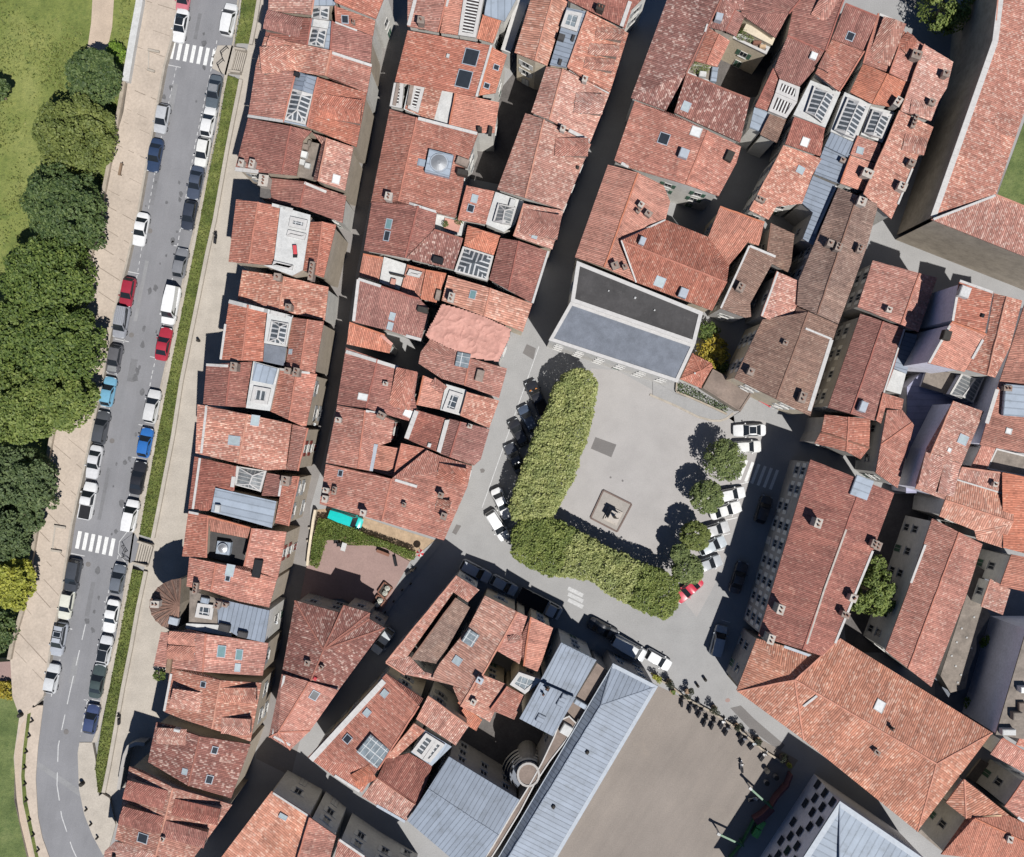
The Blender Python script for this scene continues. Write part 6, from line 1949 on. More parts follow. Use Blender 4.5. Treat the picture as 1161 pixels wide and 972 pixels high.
DN = (-.193, .981); UP = (.193, -.981)
WHT, SIL, GRY, DRK, BLK, NAVY, BLU, RED = (.68, .68, .68), (.42, .43, .45), (.22, .23, .25), (.07, .075, .085), (.022, .023, .028), (.03, .05, .10), (.03, .14, .42), (.36, .03, .05)
RT = .82
road = [
    ('pinkish red car cut by the top frame above the upper crossing', '208,-3', DN, 'hatch', (.5, .16, .19)),
    ('white car with a black panoramic roof just above the upper crossing', '204,29', DN, 'sedan', WHT),
    ('silver hatchback on the left kerb, first below the upper crossing', '183,134', DN, 'hatch', SIL),
    ('dark navy car on the left kerb, nose to the silver hatchback above it', '175,176', DN, 'sedan', NAVY),
    ('white saloon standing alone on the left kerb beside the dark park tree', '159,260', DN, 'sedan', WHT),
    ('small dark red car in front of the tall grey people carrier', '144,331', DN, 'hatch', (.30, .025, .045)),
    ('tall grey people carrier with a ribbed roof behind the dark red car', '137,365', DN, 'smallvan', (.27, .28, .31)),
    ('black car with silvery bonnet between grey people carrier and light blue car', '129,407', DN, 'hatch', (.10, .10, .11)),
    ('light blue hatchback on the left kerb', '122,444', UP, 'hatch', (.16, .36, .50)),
    ('dark grey car directly below the light blue hatchback', '114,485', UP, 'estate', DRK),
    ('silver white saloon on the left kerb above the long white pickup', '106,524', DN, 'sedan', (.55, .55, .56)),
    ('white pickup with a covered bed just above the lower crossing', '99,568', UP, 'pickup', WHT),
    ('black estate car on the left kerb just below the lower crossing', '82,653', DN, 'estate', (.05, .055, .065)),
    ('cream white small car between the black estate and the roof rack car', '74.5,686', DN, 'hatch', (.58, .58, .50)),
    ('silver car with black roof bars, second from the bottom on the left kerb', '66,725', DN, 'estate', (.36, .38, .42)),
    ('pale silver small car, last on the left kerb before the bend', '58,770', UP, 'hatch', (.56, .57, .58)),
    ('white delivery van at the top right kerb beside the grass bank', '259,22', UP, 'smallvan', WHT),
    ('dark grey car with silvery roof just below the upper steps', '242,104', DN, 'sedan', (.09, .11, .13)),
    ('white hatchback touching a second white car, upper of the pair', '235.5,138', UP, 'hatch', WHT),
    ('white car with dark windscreen low on the roof, lower of the white pair', '229,172', DN, 'hatch', (.64, .64, .62)),
    ('dark blue grey saloon below the white pair on the right kerb', '221,207', DN, 'sedan', (.06, .075, .11)),
    ('black car on the right kerb level with the twin gabled orange house', '214,244', DN, 'hatch', (.035, .042, .06)),
    ('mid grey car on the right kerb above the big white van', '204,298', UP, 'hatch', (.20, .205, .22)),
    ('big white panel van on the right kerb above the bright red car', '193.5,346', DN, 'van', (.72, .72, .72)),
    ('bright red car with a dark windscreen below the white panel van', '185,390', UP, 'sedan', RED),
    ('silver white hatchback on the right kerb above the bright blue car', '172,461', UP, 'estate', (.58, .58, .58)),
    ('bright blue small car between silver hatchback and black saloon', '164,502', UP, 'hatch', BLU),
    ('large black saloon between the bright blue car and the white box van', '156,542', UP, 'sedan', BLK),
    ('white box van just above the lower steps', '147.5,585', UP, 'smallvan', (.70, .70, .70)),
    ('dark silver car on the right kerb just below the lower steps', '133,657', UP, 'hatch', (.13, .145, .17)),
    ('white saloon below the dark silver car on the right kerb', '125.5,699', DN, 'sedan', WHT),
    ('white car with a long black roof, third from the bottom on the right kerb', '118,738', UP, 'hatch', (.58, .59, .61)),
    ('dark green grey car, second from the bottom on the right kerb', '110,773', UP, 'sedan', (.055, .075, .075)),
    ('navy car, last on the right kerb before the bend', '103,816', UP, 'hatch', (.05, .07, .15)),
]
ADD = {
 'white car with a black panoramic': [((-.85, .12, -.52, .52, 1.44, 1.492), 'sunroof', 'carglass')],
 'white car with a long black roof': [((-1.35, .12, -.60, .60, 1.45, 1.532), 'sunroof', 'carglass')],
 'white car with a black sunroof': [((-.80, .10, -.46, .46, 1.44, 1.492), 'sunroof', 'carglass')],
 'silver car with black roof bars': [((-1.8, .2, -.66, -.58, 1.60, 1.70), 'roof_bar', 'black'), ((-1.8, .2, .58, .66, 1.60, 1.70), 'roof_bar', 'black'), ((-1.3, -1.2, -.58, .58, 1.63, 1.69), 'roof_bar', 'black'), ((-.4, -.3, -.58, .58, 1.63, 1.69), 'roof_bar', 'black'), ((-1.1, -.5, -.45, .45, 1.60, 1.655), 'sunroof', 'carglass')],
 'tall grey people carrier with': [((-1.9, .3, -.5 + .25 * i, -.44 + .25 * i, 1.85, 1.91), 'roof_rib', 'hub') for i in range(5)],
 'black car with silvery bonnet': [((1.02, 1.72, -.58, .58, .80, .955), 'bonnet', 'hub')],
 'dark grey car with silvery roof': [((-.82, .12, -.58, .58, 1.43, 1.49), 'roof_panel', 'hub')],
 'pale silver blue car': [],
}
def addons(lab):
    for k, v in ADD.items():
        if lab.startswith(k): return v
    return None
for lab, xy, hd, kd, c in road:
    car(lab, 'p', xy, hd, kd, c, RT, cat='van' if kd in ('van',) else 'car', scale=1.03, extra=addons(lab), group='cars parked along the road by the park')
sq = [
    ('black pickup with rusty orange load under the north end of the clipped trees', '609,451', (-.42, -.9), 'pickup', BLK),
    ('dark blue grey car half under the western clipped trees, below the pickup', '599,475', (-.45, -.89), 'hatch', (.06, .08, .12)),
    ('black car almost hidden in tree shade, third from the north', '588,491', (-.45, -.89), 'hatch', BLK),
    ('dark car with a shiny side in the tree shade above the white cars', '584,520', (-.42, -.9), 'sedan', (.05, .055, .07)),
    ('white saloon tucked against the clipped trees, upper of two white cars', '569,571', (.42, .9), 'sedan', WHT),
    ('white hatchback standing at the south west corner of the clipped trees', '564,596', (.52, .85), 'estate', (.7, .7, .7)),
    ('large silver estate in the shade, westmost on the street south of the square', '539,648', (.88, .47), 'estate', (.36, .38, .42)),
    ('grey hatchback in the shade behind the silver estate', '571,664', (.88, .47), 'hatch', (.33, .36, .40)),
    ('black car in deep shade between recovery truck and grey van', '684,714', (.88, .47), 'sedan', BLK),
    ('grey white van leaving the shade near the long zinc hall', '713,735', (.87, .49), 'van', (.55, .56, .57)),
    ('white small car in the sun beside the schoolyard shrubs', '746,748.5', (.86, .5), 'hatch', WHT),
    ('white car with a black sunroof, northmost in the row east of the square', '850,488', (-1, .02), 'sedan', WHT),
    ('white car parked beside the northern round tree', '847,507', (.99, -.05), 'hatch', (.66, .66, .64)),
    ('white hatchback beside the second round tree from the north', '829,561', (.97, -.2), 'hatch', WHT),
    ('long white saloon below the white hatchback, nose to the street', '823,579', (.96, -.28), 'sedan', (.7, .7, .68)),
    ('silver small car nearly under the third round tree', '811,601', (.96, -.28), 'hatch', (.5, .5, .5)),
    ('pale silver blue car with a black windscreen near the third round tree', '808,619', (.92, -.40), 'hatch', (.46, .50, .53)),
    ('silver grey car beside the southern round tree', '803,640', (.94, -.33), 'hatch', (.40, .42, .44)),
    ('crimson car at the south east corner under the last round tree', '781,669', (-.75, .66), 'sedan', (.52, .04, .07)),
    ('grey van parked in the shade under the great house facade', '815,727', (.25, -.97), 'smallvan', (.34, .38, .42)),
    ('black car in the shaded street beside the great house, upper one', '866,578', (.30, -.95), 'hatch', (.05, .05, .055)),
    ('dark car in the shaded street beside the great house, lower one', '838,655', (.30, -.95), 'sedan', (.05, .05, .06)),
    ('small pale grey car jammed beside the wedge shaped house', '434,727', (-.6, .8), 'hatch', (.45, .48, .50)),
]
for lab, xy, hd, kd, c in sq:
    car(lab, 'p', xy, hd, kd, c, 0.016, cat='van' if kd == 'van' else 'car', group='cars parked round the square', extra=addons(lab))
car('grey flatbed recovery truck in the shade south of the square', 'p', '612,685', (.89, .46), 'truck', (.40, .42, .45), .016, cat='truck', name='flatbed_truck', group='cars parked round the square')
car('bright teal delivery van parked between red corner house and hedge', 'p', '392,588.5', (.94, .34), 'van', (.006, .47, .44), .03, cat='van', name='delivery_van', group='vans', scale=.92)
# load of the pickup
pk = pts('p', '607,447')[0]
mb = MB()
rr = random.Random(3)
c0 = P(pk[0], pk[1], 1.1)
for i in range(26):
    ax = Vector((rr.uniform(-.25, .25), rr.uniform(-.25, .25), rr.uniform(-.05, .05)))
    mb.box(c0 + Vector((rr.uniform(-.6, .6), rr.uniform(-.7, .7), rr.uniform(-.05, .25))), ax, Vector((-ax.y, ax.x, .05)) * .5, Vector((0, 0, .06)), rr.choice((0, 0, 1)))
o = mb.build('scrap_load', [rough_mat('rusty_scrap', (.42, .17, .05), .4, 2, 6), 'white'])
tag(o, 'rusty orange and white scrap heaped on the black pickup', 'scrap', 'loads')

# ---------------------------------------------------------------- trees
def trunk(mb, base, h, r, spread, n=5, seed=0):
    rr = random.Random(seed)
    mb.tube([base - Vector((0, 0, .2)), base + Vector((.05, .03, h * .5)), base + Vector((0, .08, h))], [r * 1.25, r, r * .75], 9)
    for i in range(n):
        a = 6.283 * i / n + rr.uniform(-.4, .4)
        d = Vector((math.cos(a), math.sin(a), 0))
        p0 = base + Vector((0, 0, h * .85))
        mb.tube([p0, p0 + d * spread * .45 + Vector((0, 0, h * .28)), p0 + d * spread * .8 + Vector((0, 0, h * .55))], [r * .55, r * .35, r * .12], 6)

def park_tree(label, px, py, rpx, zc, hgt, mat, n, seed, base_z=-2.6, leaf=.5, name='park_tree', group='park trees below the rampart', flat=.62):
    rr = random.Random(seed)
    c = P(px, py, zc)
    r = rpx * S * (HC - zc) / HC
    root = empty(name, (c.x, c.y, base_z), label, 'tree', group)
    t = MB()
    trunk(t, Vector((c.x, c.y, base_z)), zc - base_z - r * .25, max(.16, r * .07), r * .7, 6, seed)
    t.build('trunk', 'bark', root)
    mb = MB()
    k = int(26 + r * 9)
    rnd = name == 'round_tree'
    if rnd: k = 80
    lobes = []
    for i in range(k):
        # billows over an uneven dome
        a = rr.uniform(0, 6.283); q = math.sqrt(rr.random())
        q *= (.94 + .13 * math.sin(a * 3 + seed) + .09 * math.sin(a * 7 + seed * 2) + rr.uniform(-.05, .12)) if not rnd else .96
        x, y = math.cos(a) * q * r, math.sin(a) * q * r
        z = math.sqrt(max(0, 1 - q * q)) * r * flat + rr.uniform(-.15, .2) * r * (.3 if rnd else 1)
        lr = r * (rr.uniform(.13, .26) if not rnd else rr.uniform(.14, .20))
        lobes.append((Vector((c.x + x * .9, c.y + y * .9, zc + z - r * .2)), lr))
    tot = sum(l[1] ** 2 for l in lobes)
    for p, lr in lobes:
        m = int(n * lr * lr / tot)
        leaf_ball(mb, p, (lr, lr, lr * .8), m, leaf, .55)
    # lower skirt
    for i in range(int(n * .2)):
        a = rr.uniform(0, 6.283); q = r * math.sqrt(rr.uniform(.2, .95))
        leaf_quad(mb, Vector((c.x + math.cos(a) * q, c.y + math.sin(a) * q, zc - r * rr.uniform(.1, .45))), Vector((math.cos(a), math.sin(a), .8)), leaf, rr)
    mb.build('crown', mat, root)
    return root

park = [
    ('dark green tree beside the end of the sandy park path', 104, 88, 29, 5, 'leafdark', 4600),
    ('broad light olive tree, the palest in the park', 84, 152, 42, 5, 'leaflight', 8500),
    ('dark bluish tree with a jagged crown below the pale olive one', 70, 238, 43, 6, 'leafdark', 9000),
    ('mid green tree bulging toward the promenade, level with the red car', 55, 312, 46, 6, 'leafdeep', 9500),
    ('deep green tree at the left edge beside the widest promenade bay', 8, 380, 44, 6, 'leafdeep', 8500),
    ('deep green tree overhanging the promenade near the light blue hatchback', 68, 392, 44, 6.5, 'leafdeep', 9500),
    ('fresh green low tree at the bulge over the promenade notch', 70, 452, 34, 6, 'leafmid', 6500),
    ('bright green round tree near the left edge, above the dull ones', 25, 458, 42, 6, 'leafmid', 8500),
    ('hazy dull green tree hard against the rampart wall', 20, 545, 38, 5, 'leafdull', 7000),
    ('dull green tree cut by the left edge above the yellow tree', -8, 605, 36, 5, 'leafdull', 6000),
    ('vivid yellow green tree at the left edge by the promenade', 8, 662, 27, 5.5, 'leafyellow', 4600),
    ('small dark tree in the corner where the rampart wall ends', -6, 716, 22, 3, 'leafdark', 2600),
    ('dark tree cut by the left edge on the upper meadow', -12, 100, 16, 2, 'leafdark', 1500),
    ('slim dull tree leaning on the wall below the hazy one', 30, 590, 16, 4, 'leafdull', 1700),
]
for i, (lab, x, y, r, zc, m, n) in enumerate(park):
    park_tree(lab, x, y, r * 1.07, zc, 8, m, int(n * 1.25), 20 + i, leaf=.50)
park_tree('small bright lime bush against the parapet coloured as sunlit', 131, 60, 12, -.6, 2, 'leafbright', 900, 60, leaf=.35, name='bush', group='bushes')
park_tree('golden flowering bush in the lower left corner lawn', 5, 783, 11, 1.6, 2, 'leafgold', 800, 61, base_z=.7, leaf=.35, name='bush', group='bushes')
for i, (x, y, r, lab) in enumerate(((822, 521.5, 24.5, 'round clipped tree at the north end of the east row, the largest'), (801.5, 563.5, 19.5, 'round clipped tree second from the north in the east row'),
        (788, 608, 17.5, 'yellowish round clipped tree third from the north in the east row'), (780, 646, 18.5, 'round clipped tree at the south end of the east row, above the crimson car'), (771, 628, 11, 'small shaded tree squeezed between the southern round trees'))):
    park_tree(lab, x, y, r, 4.2, 4, 'leafball' if i != 2 else 'leaflight', 3600, 80 + i, base_z=0, leaf=.36, name='round_tree', group='round clipped trees east of the square', flat=.8)
park_tree('leafy tree between the lane and the cloister at the top right', 1077, 2, 34, 5, 5, 'leafmid', 5200, 90, base_z=0, leaf=.42, name='lane_tree', group='trees among the houses')
park_tree('fresh green tree in the yard behind the great house', 991, 672, 27, 5.5, 5, 'leafmid', 4200, 91, base_z=0, leaf=.42, name='yard_tree', group='trees among the houses', flat=.9)
park_tree('narrow green sapling top in the yard, just above the bigger tree', 995, 640, 11, 5, 5, 'leafmid', 1000, 92, base_z=0, leaf=.38, name='yard_tree', group='trees among the houses')
park_tree('yellow and green shrub behind the small outhouse', 808, 398, 19, 2.2, 3, 'leafgold', 1900, 93, base_z=0, leaf=.34, name='shrub', group='shrubs')
park_tree('dark green shrub below the yellow shrub', 817, 415, 9, 1.6, 3, 'leafmid', 600, 94, base_z=0, leaf=.3, name='shrub', group='shrubs')
park_tree('green shrub between salmon roof and yellow shrub', 803, 376, 12, 2, 3, 'leafdeep', 900, 95, base_z=0, leaf=.3, name='shrub', group='shrubs')
park_tree('lone green shrub in the shaded yard near the grey flat roof', 1100, 798, 7, 1.0, 3, 'leafbright', 420, 96, base_z=0, leaf=.26, name='shrub', group='shrubs')
park_tree('bushy shrub at the foot of the small shed roof', 1120, 728, 8, 1.2, 3, 'leafbright', 480, 97, base_z=0, leaf=.26, name='shrub', group='shrubs')
park_tree('green shrub against the house wall beside the walkway', 180, 765, 7, 1.6, 3, 'leafdeep', 500, 98, base_z=0, leaf=.26, name='shrub', group='shrubs')

def box_tree(label, cr, s, mat, seed, z0=2.6, z1=6.0, dens=170):
    """plane tree clipped into a block"""
    rr = random.Random(seed)
    poly = inset(ccw([P(a[0], a[1], z1) for a in pts(cr, s)]), -.38)
    c = sum(poly, Vector()) / len(poly)
    root = empty('clipped_tree', (c.x, c.y, 0), label, 'tree', 'clipped plane trees of the square')
    t = MB(); trunk(t, Vector((c.x, c.y, 0)), 3.0, .17, 2.0, 6, seed); t.build('trunk', 'bark', root)
    mb = MB()
    P2 = [(p.x, p.y) for p in poly]
    xs = [p[0] for p in P2]; ys = [p[1] for p in P2]
    area = abs(sum(P2[i][0] * P2[(i + 1) % len(P2)][1] - P2[(i + 1) % len(P2)][0] * P2[i][1] for i in range(len(P2)))) / 2
    n = int(area * dens)
    from mathutils import noise as mn
    cnt = 0
    while cnt < n:
        x, y = rr.uniform(min(xs) - .2, max(xs) + .2), rr.uniform(min(ys) - .2, max(ys) + .2)
        if not inside((x + .32 * mn.noise(Vector((x * 1.6, y * 1.6, seed + 5))), y + .32 * mn.noise(Vector((x * 1.6, y * 1.6, seed + 9)))), P2): continue
        edge = min(seg_proj((x, y), P2[i], P2[(i + 1) % len(P2)])[0] for i in range(len(P2)))
        bump = mn.noise(Vector((x * .9, y * .9, seed))) * .6 + mn.noise(Vector((x * 2.6, y * 2.6, seed))) * .3
        topz = z1 + bump - .9 * max(0, 1 - edge / 1.0) ** 2
        z = topz - abs(rr.gauss(0, .5)) if rr.random() < .62 else rr.uniform(z0, topz)
        leaf_quad(mb, Vector((x, y, z)), Vector((rr.uniform(-.6, .6), rr.uniform(-.6, .6), rr.uniform(.5, 1.1))), .36, rr)
        cnt += 1
    mb.build('crown', mat, root)
for i, (lab, s, m) in enumerate((
    ('clipped tree block at the north end of the west row', '641,426 655,419 668,424 675,433 673,455 669,475 622,466 630,440', 'leafpale'),
    ('clipped tree block second from the north in the west row', '624,461 670,471 664,498 658,512 606,500 615,478', 'leafpale'),
    ('clipped tree block third from the north in the west row', '605,502 657,513 654,528 648,545 638,560 588,550 598,522', 'leafpale'),
    ('clipped tree block at the south end of the west row', '589,547 639,558 634,570 626,584 612,588 583,588 580,575', 'leafpale'),
    ('mid green clipped tree block at the west end of the south row', '592,592 615,587 638,597 652,604 645,625 634,652 618,650 600,642 583,630 583,604', 'leafcorner'),
    ('pale clipped tree block second from the west in the south row', '650,604 672,614 688,624 674,658 655,655 632,652 642,627', 'leafpale'),
    ('pale clipped tree block third from the west in the south row', '690,625 710,634 730,643 720,664 714,684 690,672 676,659', 'leafpale'),
    ('mid green clipped tree block at the east end of the south row', '731,643 750,650 768,660 770,680 762,697 753,701 735,694 715,685 721,665', 'leafcorner'))):
    box_tree(lab, 'p', s, m, 200 + i)

# hedges
def hedge(label, cr, s, z0, z1, mat, seed, dens=120, leaf=.26, name='hedge', cat='hedge'):
    rr = random.Random(seed)
    poly = [P(a[0], a[1], z1) for a in pts(cr, s)]
    P2 = [(p.x, p.y) for p in poly]
    xs = [p[0] for p in P2]; ys = [p[1] for p in P2]
    area = abs(sum(P2[i][0] * P2[(i + 1) % len(P2)][1] - P2[(i + 1) % len(P2)][0] * P2[i][1] for i in range(len(P2)))) / 2
    mb = MB(); n = int(area * dens); c = 0
    from mathutils import noise as mn
    while c < n:
        x, y = rr.uniform(min(xs), max(xs)), rr.uniform(min(ys), max(ys))
        if not inside((x, y), P2): continue
        tz = z1 + mn.noise(Vector((x * 1.1, y * 1.1, seed))) * .3
        z = tz - abs(rr.gauss(0, .25)) if rr.random() < .7 else rr.uniform(z0, tz)
        leaf_quad(mb, Vector((x, y, z)), Vector((rr.uniform(-.8, .8), rr.uniform(-.8, .8), rr.uniform(.1, 1))), leaf, rr)
        c += 1
    o = mb.build(name, mat)
    tag(o, label, cat)
    return o
hedge('L shaped green hedge round the pink garden terrace', 'g', '150,130 260,140 420,200 560,270 760,340 950,410 940,470 870,460 700,372 590,352 420,352 330,305 218,310 165,470 140,545 80,510 100,330', .1, 1.8, 'leafmid', 301, 330)
hedge('dark planting strip between the outhouse and the square pavement', 'n', '185,350 290,375 370,430 560,530 545,570 360,480 180,412', .1, .8, 'leafdark', 302, 60)
o = poly_wall('low_wall', pts('n', '172,408 178,345'), .2, 0, .5, 'stone', 'short end wall of the dark planting strip', 'wall')
poly_wall('low_wall', pts('n', '172,412 350,488 545,578'), .25, 0, .5, 'stone', 'low stone edging in front of the dark planting strip', 'wall')
poly_wall('garden_wall', pts('g', '125,60 110,140 70,420 60,520'), .35, 0, 1.2, 'cream', 'pale garden wall along the first alley beside the hedge', 'wall')
poly_wall('beige_wall', pts('n', '548,305 640,345 740,415'), .4, 0, 3.4, 'cream', 'tall beige yard wall behind the brown flat roofed shed', 'wall')
poly_wall('curved_wall', pts('E', '250,372 205,368 165,385 145,430 130,500 112,610'), .5, 0, 2.2, 'pg', 'curved grey wall in the shadow above the corner house', 'wall')
poly_wall('yard_wall', pts('y', '0,40 150,130 240,205 420,300 640,440 800,580 940,670'), .25, 0, .5, 'stone', 'low wall along the top of the schoolyard behind the scooters', 'wall')
hedge('creeping shrubs along the top edge of the schoolyard wall', 'y', '-20,20 20,30 70,55 60,90 10,60', .1, .9, 'leafgold', 303, 60)

# ---------------------------------------------------------------- monument
cs = pts('m', '425,245 745,405 580,715 280,560')
mb = MB()
c4 = [P(a[0], a[1], .2) for a in cs]
cen = sum(c4, Vector()) / 4
root = empty('monument', (cen.x, cen.y, 0), 'stone monument with a dark standing figure on a square base', 'monument')
def sq_prism(mb, k, z0, z1):
    mb.prism([((p - cen) * k + cen) for p in c4], z0, z1)
mb = MB(); sq_prism(mb, 1.0, -.02, .10); sq_prism(mb, .96, .10, .14)
mb.build('base_slab', rough_mat('beige_base_stone', (.31, .285, .26), .12, .6, 5), root)
mb = MB()
for i in range(4):
    a, b = c4[i], c4[(i + 1) % 4]
    k = .97
    a2, b2 = (a - cen) * k + cen, (b - cen) * k + cen
    d = (b2 - a2).normalized(); s = Vector((-d.y, d.x, 0)) * .11
    m_ = (a2 + b2) / 2; m_.z = .17
    mb.box(m_, (b2 - a2) / 2 * .99, s, Vector((0, 0, .05)))
mb.build('border', rough_mat('brown_border_stone', (.16, .115, .10), .2, .8, 5), root)
pc = P(*pts('m', '530,530')[0], 0)
ex = (c4[1] - c4[0]).normalized(); ey = Vector((-ex.y, ex.x, 0))
mb = MB()
for hw, z0, z1 in ((1.05, .14, .40), (.80, .40, .62), (.60, .62, 2.0), (.70, 2.0, 2.18)):
    mb.box((pc.x, pc.y, (z0 + z1) / 2), ex * hw, ey * hw, Vector((0, 0, (z1 - z0) / 2)))
mb.build('pedestal', rough_mat('pale_pedestal_stone', (.42, .38, .34), .15, .8, 5), root)
# standing robed figure as one skin
vs = [(0, 0, 0), (0, .02, .5), (0, 0, .95), (0, 0, 1.35), (0, 0, 1.55), (.03, 0, 1.72),
      (.26, 0, 1.40), (.42, .05, 1.15), (.62, .25, 1.25), (-.26, 0, 1.40), (-.36, .02, 1.05), (-.30, .2, .85)]
es = [(0, 1), (1, 2), (2, 3), (3, 4), (4, 5), (3, 6), (6, 7), (7, 8), (3, 9), (9, 10), (10, 11)]
rs = [.34, .28, .22, .24, .09, .13, .10, .08, .06, .10, .08, .06]
me = bpy.data.meshes.new('statue')
k = .82
me.from_pydata([(ex * a * k + ey * b * k + Vector((0, 0, c * k))) + Vector((pc.x, pc.y, 2.2)) - LOC[root.name] for a, b, c in vs], es, [])
st = bpy.data.objects.new('statue', me)
COL.objects.link(st); st.parent = root
md = st.modifiers.new('skin', 'SKIN')
for i, r in enumerate(rs):
    me.skin_vertices[0].data[i].radius = (r * k, r * k)
me.skin_vertices[0].data[0].use_root = True
sb = st.modifiers.new('sub', 'SUBSURF'); sb.levels = 1; sb.render_levels = 1
dg = bpy.context.evaluated_depsgraph_get()
ev = st.evaluated_get(dg)
me2 = bpy.data.meshes.new_from_object(ev)
st.modifiers.clear()
st.data = me2
me2.materials.clear(); me2.materials.append(rough_mat('dark_bronze', (.07, .06, .05), .2, 2, 6, .5))

MT['leafblack'] = leaf_mat('near_black_leaves', (.012, .018, .010), (.028, .036, .018), (.06, .065, .03))
# ---------------------------------------------------------------- scooters and yard things
def scooter_meshes():
    out = {}
    def fin(m, name, mats, smooth=False):
        o = m.build(name, mats, None, smooth, smooth); me = o.data; bpy.data.objects.remove(o); return me
    b = MB()
    b.bx(-.75, -.05, -.17, .17, .35, .62); b.bx(-.05, .40, -.16, .16, .20, .30)
    b.tube([(.40, 0, .25), (.52, 0, .65), (.55, 0, .95)], [.17, .15, .10], 8)
    b.bx(.30, .38, -.20, .20, .30, .80)
    b.tube([(.62, 0, .48), (.98, 0, .50)], [.12, .05], 8)
    out['body'] = fin(b, 'scooter_body', ['blank'])
    s = MB()
    s.box((-.45, 0, .70), Vector((.40, 0, .02)), Vector((0, .15, 0)), Vector((0, 0, .07)))
    out['seat'] = fin(s, 'seat', ['black'])
    h = MB()
    h.tube([(.48, -.34, .98), (.55, 0, 1.0), (.48, .34, .98)], [.028, .03, .028], 6)
    h.bx(.50, .62, -.10, .10, .90, 1.04)
    out['handlebar'] = fin(h, 'handlebar', ['black'])
    w = MB(); w.tube([(0, -.06, 0), (0, .06, 0)], [.25, .25], 14, 0); w.tube([(0, -.065, 0), (0, .065, 0)], [.13, .13], 10, 1)
    out['wheel'] = fin(w, 'wheel', ['tyre', 'hub'])
    return out
RP = {}
def rough_paint(c):
    if c not in RP: RP[c] = plain_mat('scooter_paint', c, .6)
    return RP[c]
SM = scooter_meshes()
def scooter(label, cr, xy, head, c, z=.012, scale=.98, group='scooters parked in a row'):
    p = pts(cr, xy)[0]
    loc = P(p[0], p[1], z + .5); loc.z = z
    r = empty('motor_scooter', loc, label, 'scooter', group, math.atan2(-head[1], head[0]))
    r.scale = (scale,) * 3
    for nm, at in (('body', (0, 0, 0)), ('seat', (0, 0, 0)), ('handlebar', (0, 0, 0)), ('wheel', (.72, 0, .25)), ('wheel', (-.62, 0, .25))):
        o = bpy.data.objects.new(nm, SM[nm]); COL.objects.link(o); o.parent = r; o.location = at
        if nm == 'body':
            o.material_slots[0].link = 'OBJECT'; o.material_slots[0].material = rough_paint(c)
SD = (.42, -.9)
for lab, xy, hd, c in (
    ('black scooter at the west end of the schoolyard row', '215,225', (.1, -1), BLK),
    ('black scooter second from the west in the row', '277,270', (.25, -.95), (.05, .05, .06)),
    ('slim grey black scooter tight beside the second one', '325,255', (.35, -.93), (.10, .10, .11)),
    ('long dark scooter third from the west, leaning toward the low wall', '348,308', (.5, -.85), (.04, .04, .05)),
    ('bulky black scooter just west of the white one, left of a pair', '385,372', (.4, -.9), BLK),
    ('black scooter directly west of the white scooter', '441,393', (.4, -.9), (.045, .045, .05)),
    ('white scooter in the middle of the row', '512,390', (.45, -.88), WHT),
    ('long black motorbike directly east of the white scooter', '545,440', (.5, -.85), (.05, .055, .07)),
    ('thin dark moped between two big dark motorbikes', '650,465', (.5, -.85), (.07, .07, .08)),
    ('large navy motorbike in the eastern half of the row', '668,515', (.6, -.8), (.04, .05, .08)),
    ('pale blue grey scooter beside the round tub plant', '737,548', (.7, -.7), (.40, .46, .50)),
    ('black and white scooter at the east end of the row', '812,628', (.6, -.8), (.45, .45, .45)),
    ('white motorbike standing alone in the schoolyard', '652,705', (-.05, -1), WHT),
    ('white motorbike under the green steel arm', '738,945', (1, -.2), (.66, .66, .64))):
    scooter(lab, 'y', xy, hd, c)
scooter('dark scooter on the walkway beside the twin gabled orange house', 'b', '945,115', (.1, -1), BLK, .01, group='scooters by the houses')
scooter('dark scooter by the low wall near the round bastion, down the walkway', 'd', '522,360', (.0, -1), (.05, .05, .05), .01, group='scooters by the houses')
scooter('black scooter on the pavement corner below the hedge garden', 'g', '910,565', (.8, -.5), (.06, .05, .04), .12, group='scooters by the houses')
for lab, xy, r, m in (('dark shrub in the corner by the long zinc hall', '118,85', 1.2, 'leafdark'), ('small green shrub on the yard edge beside the dark corner shrub', '150,160', .5, 'leafmid'), ('dark tub tree at the west end of the scooter row', '255,160', 1.1, 'leafdark'), ('dark tub tree behind the long dark scooter', '450,280', 1.1, 'leafdark'),
        ('dark tub tree behind the long black motorbike', '618,412', 1.0, 'leafdark'), ('dark tub tree near the pale blue scooter', '775,515', 1.0, 'leafdark'), ('dark tub tree at the east end of the schoolyard wall', '950,640', 1.0, 'leafdark'), ('pale green bush at the corner by the maroon boards', '995,690', .7, 'leafyellow'), ('yellow green palm like bush beside the zinc hall corner', '25,55', 1.0, 'leafyellow')):
    p = P(*pts('y', xy)[0], .8)
    rt = empty('tub_plant', (p.x, p.y, .012), lab, 'plant', 'plants along the schoolyard wall')
    mb = MB(); b = Vector((p.x, p.y, .01))
    mb.tube([b, b + Vector((0, 0, .5))], [.32, .42], 12); mb.build('tub', 'wood', rt)
    mb = MB()
    rr = random.Random(int(p.x * 10))
    for i in range(5):
        d = Vector((rr.uniform(-.42, .42), rr.uniform(-.42, .42), rr.uniform(0, .5))) * r
        leaf_ball(mb, Vector((p.x, p.y, .5 + r * .8)) + d, (r * .34,) * 3, int(60 * r + 30), .18)
    mb.build('foliage', 'leafblack' if m == 'leafdark' else m, rt)
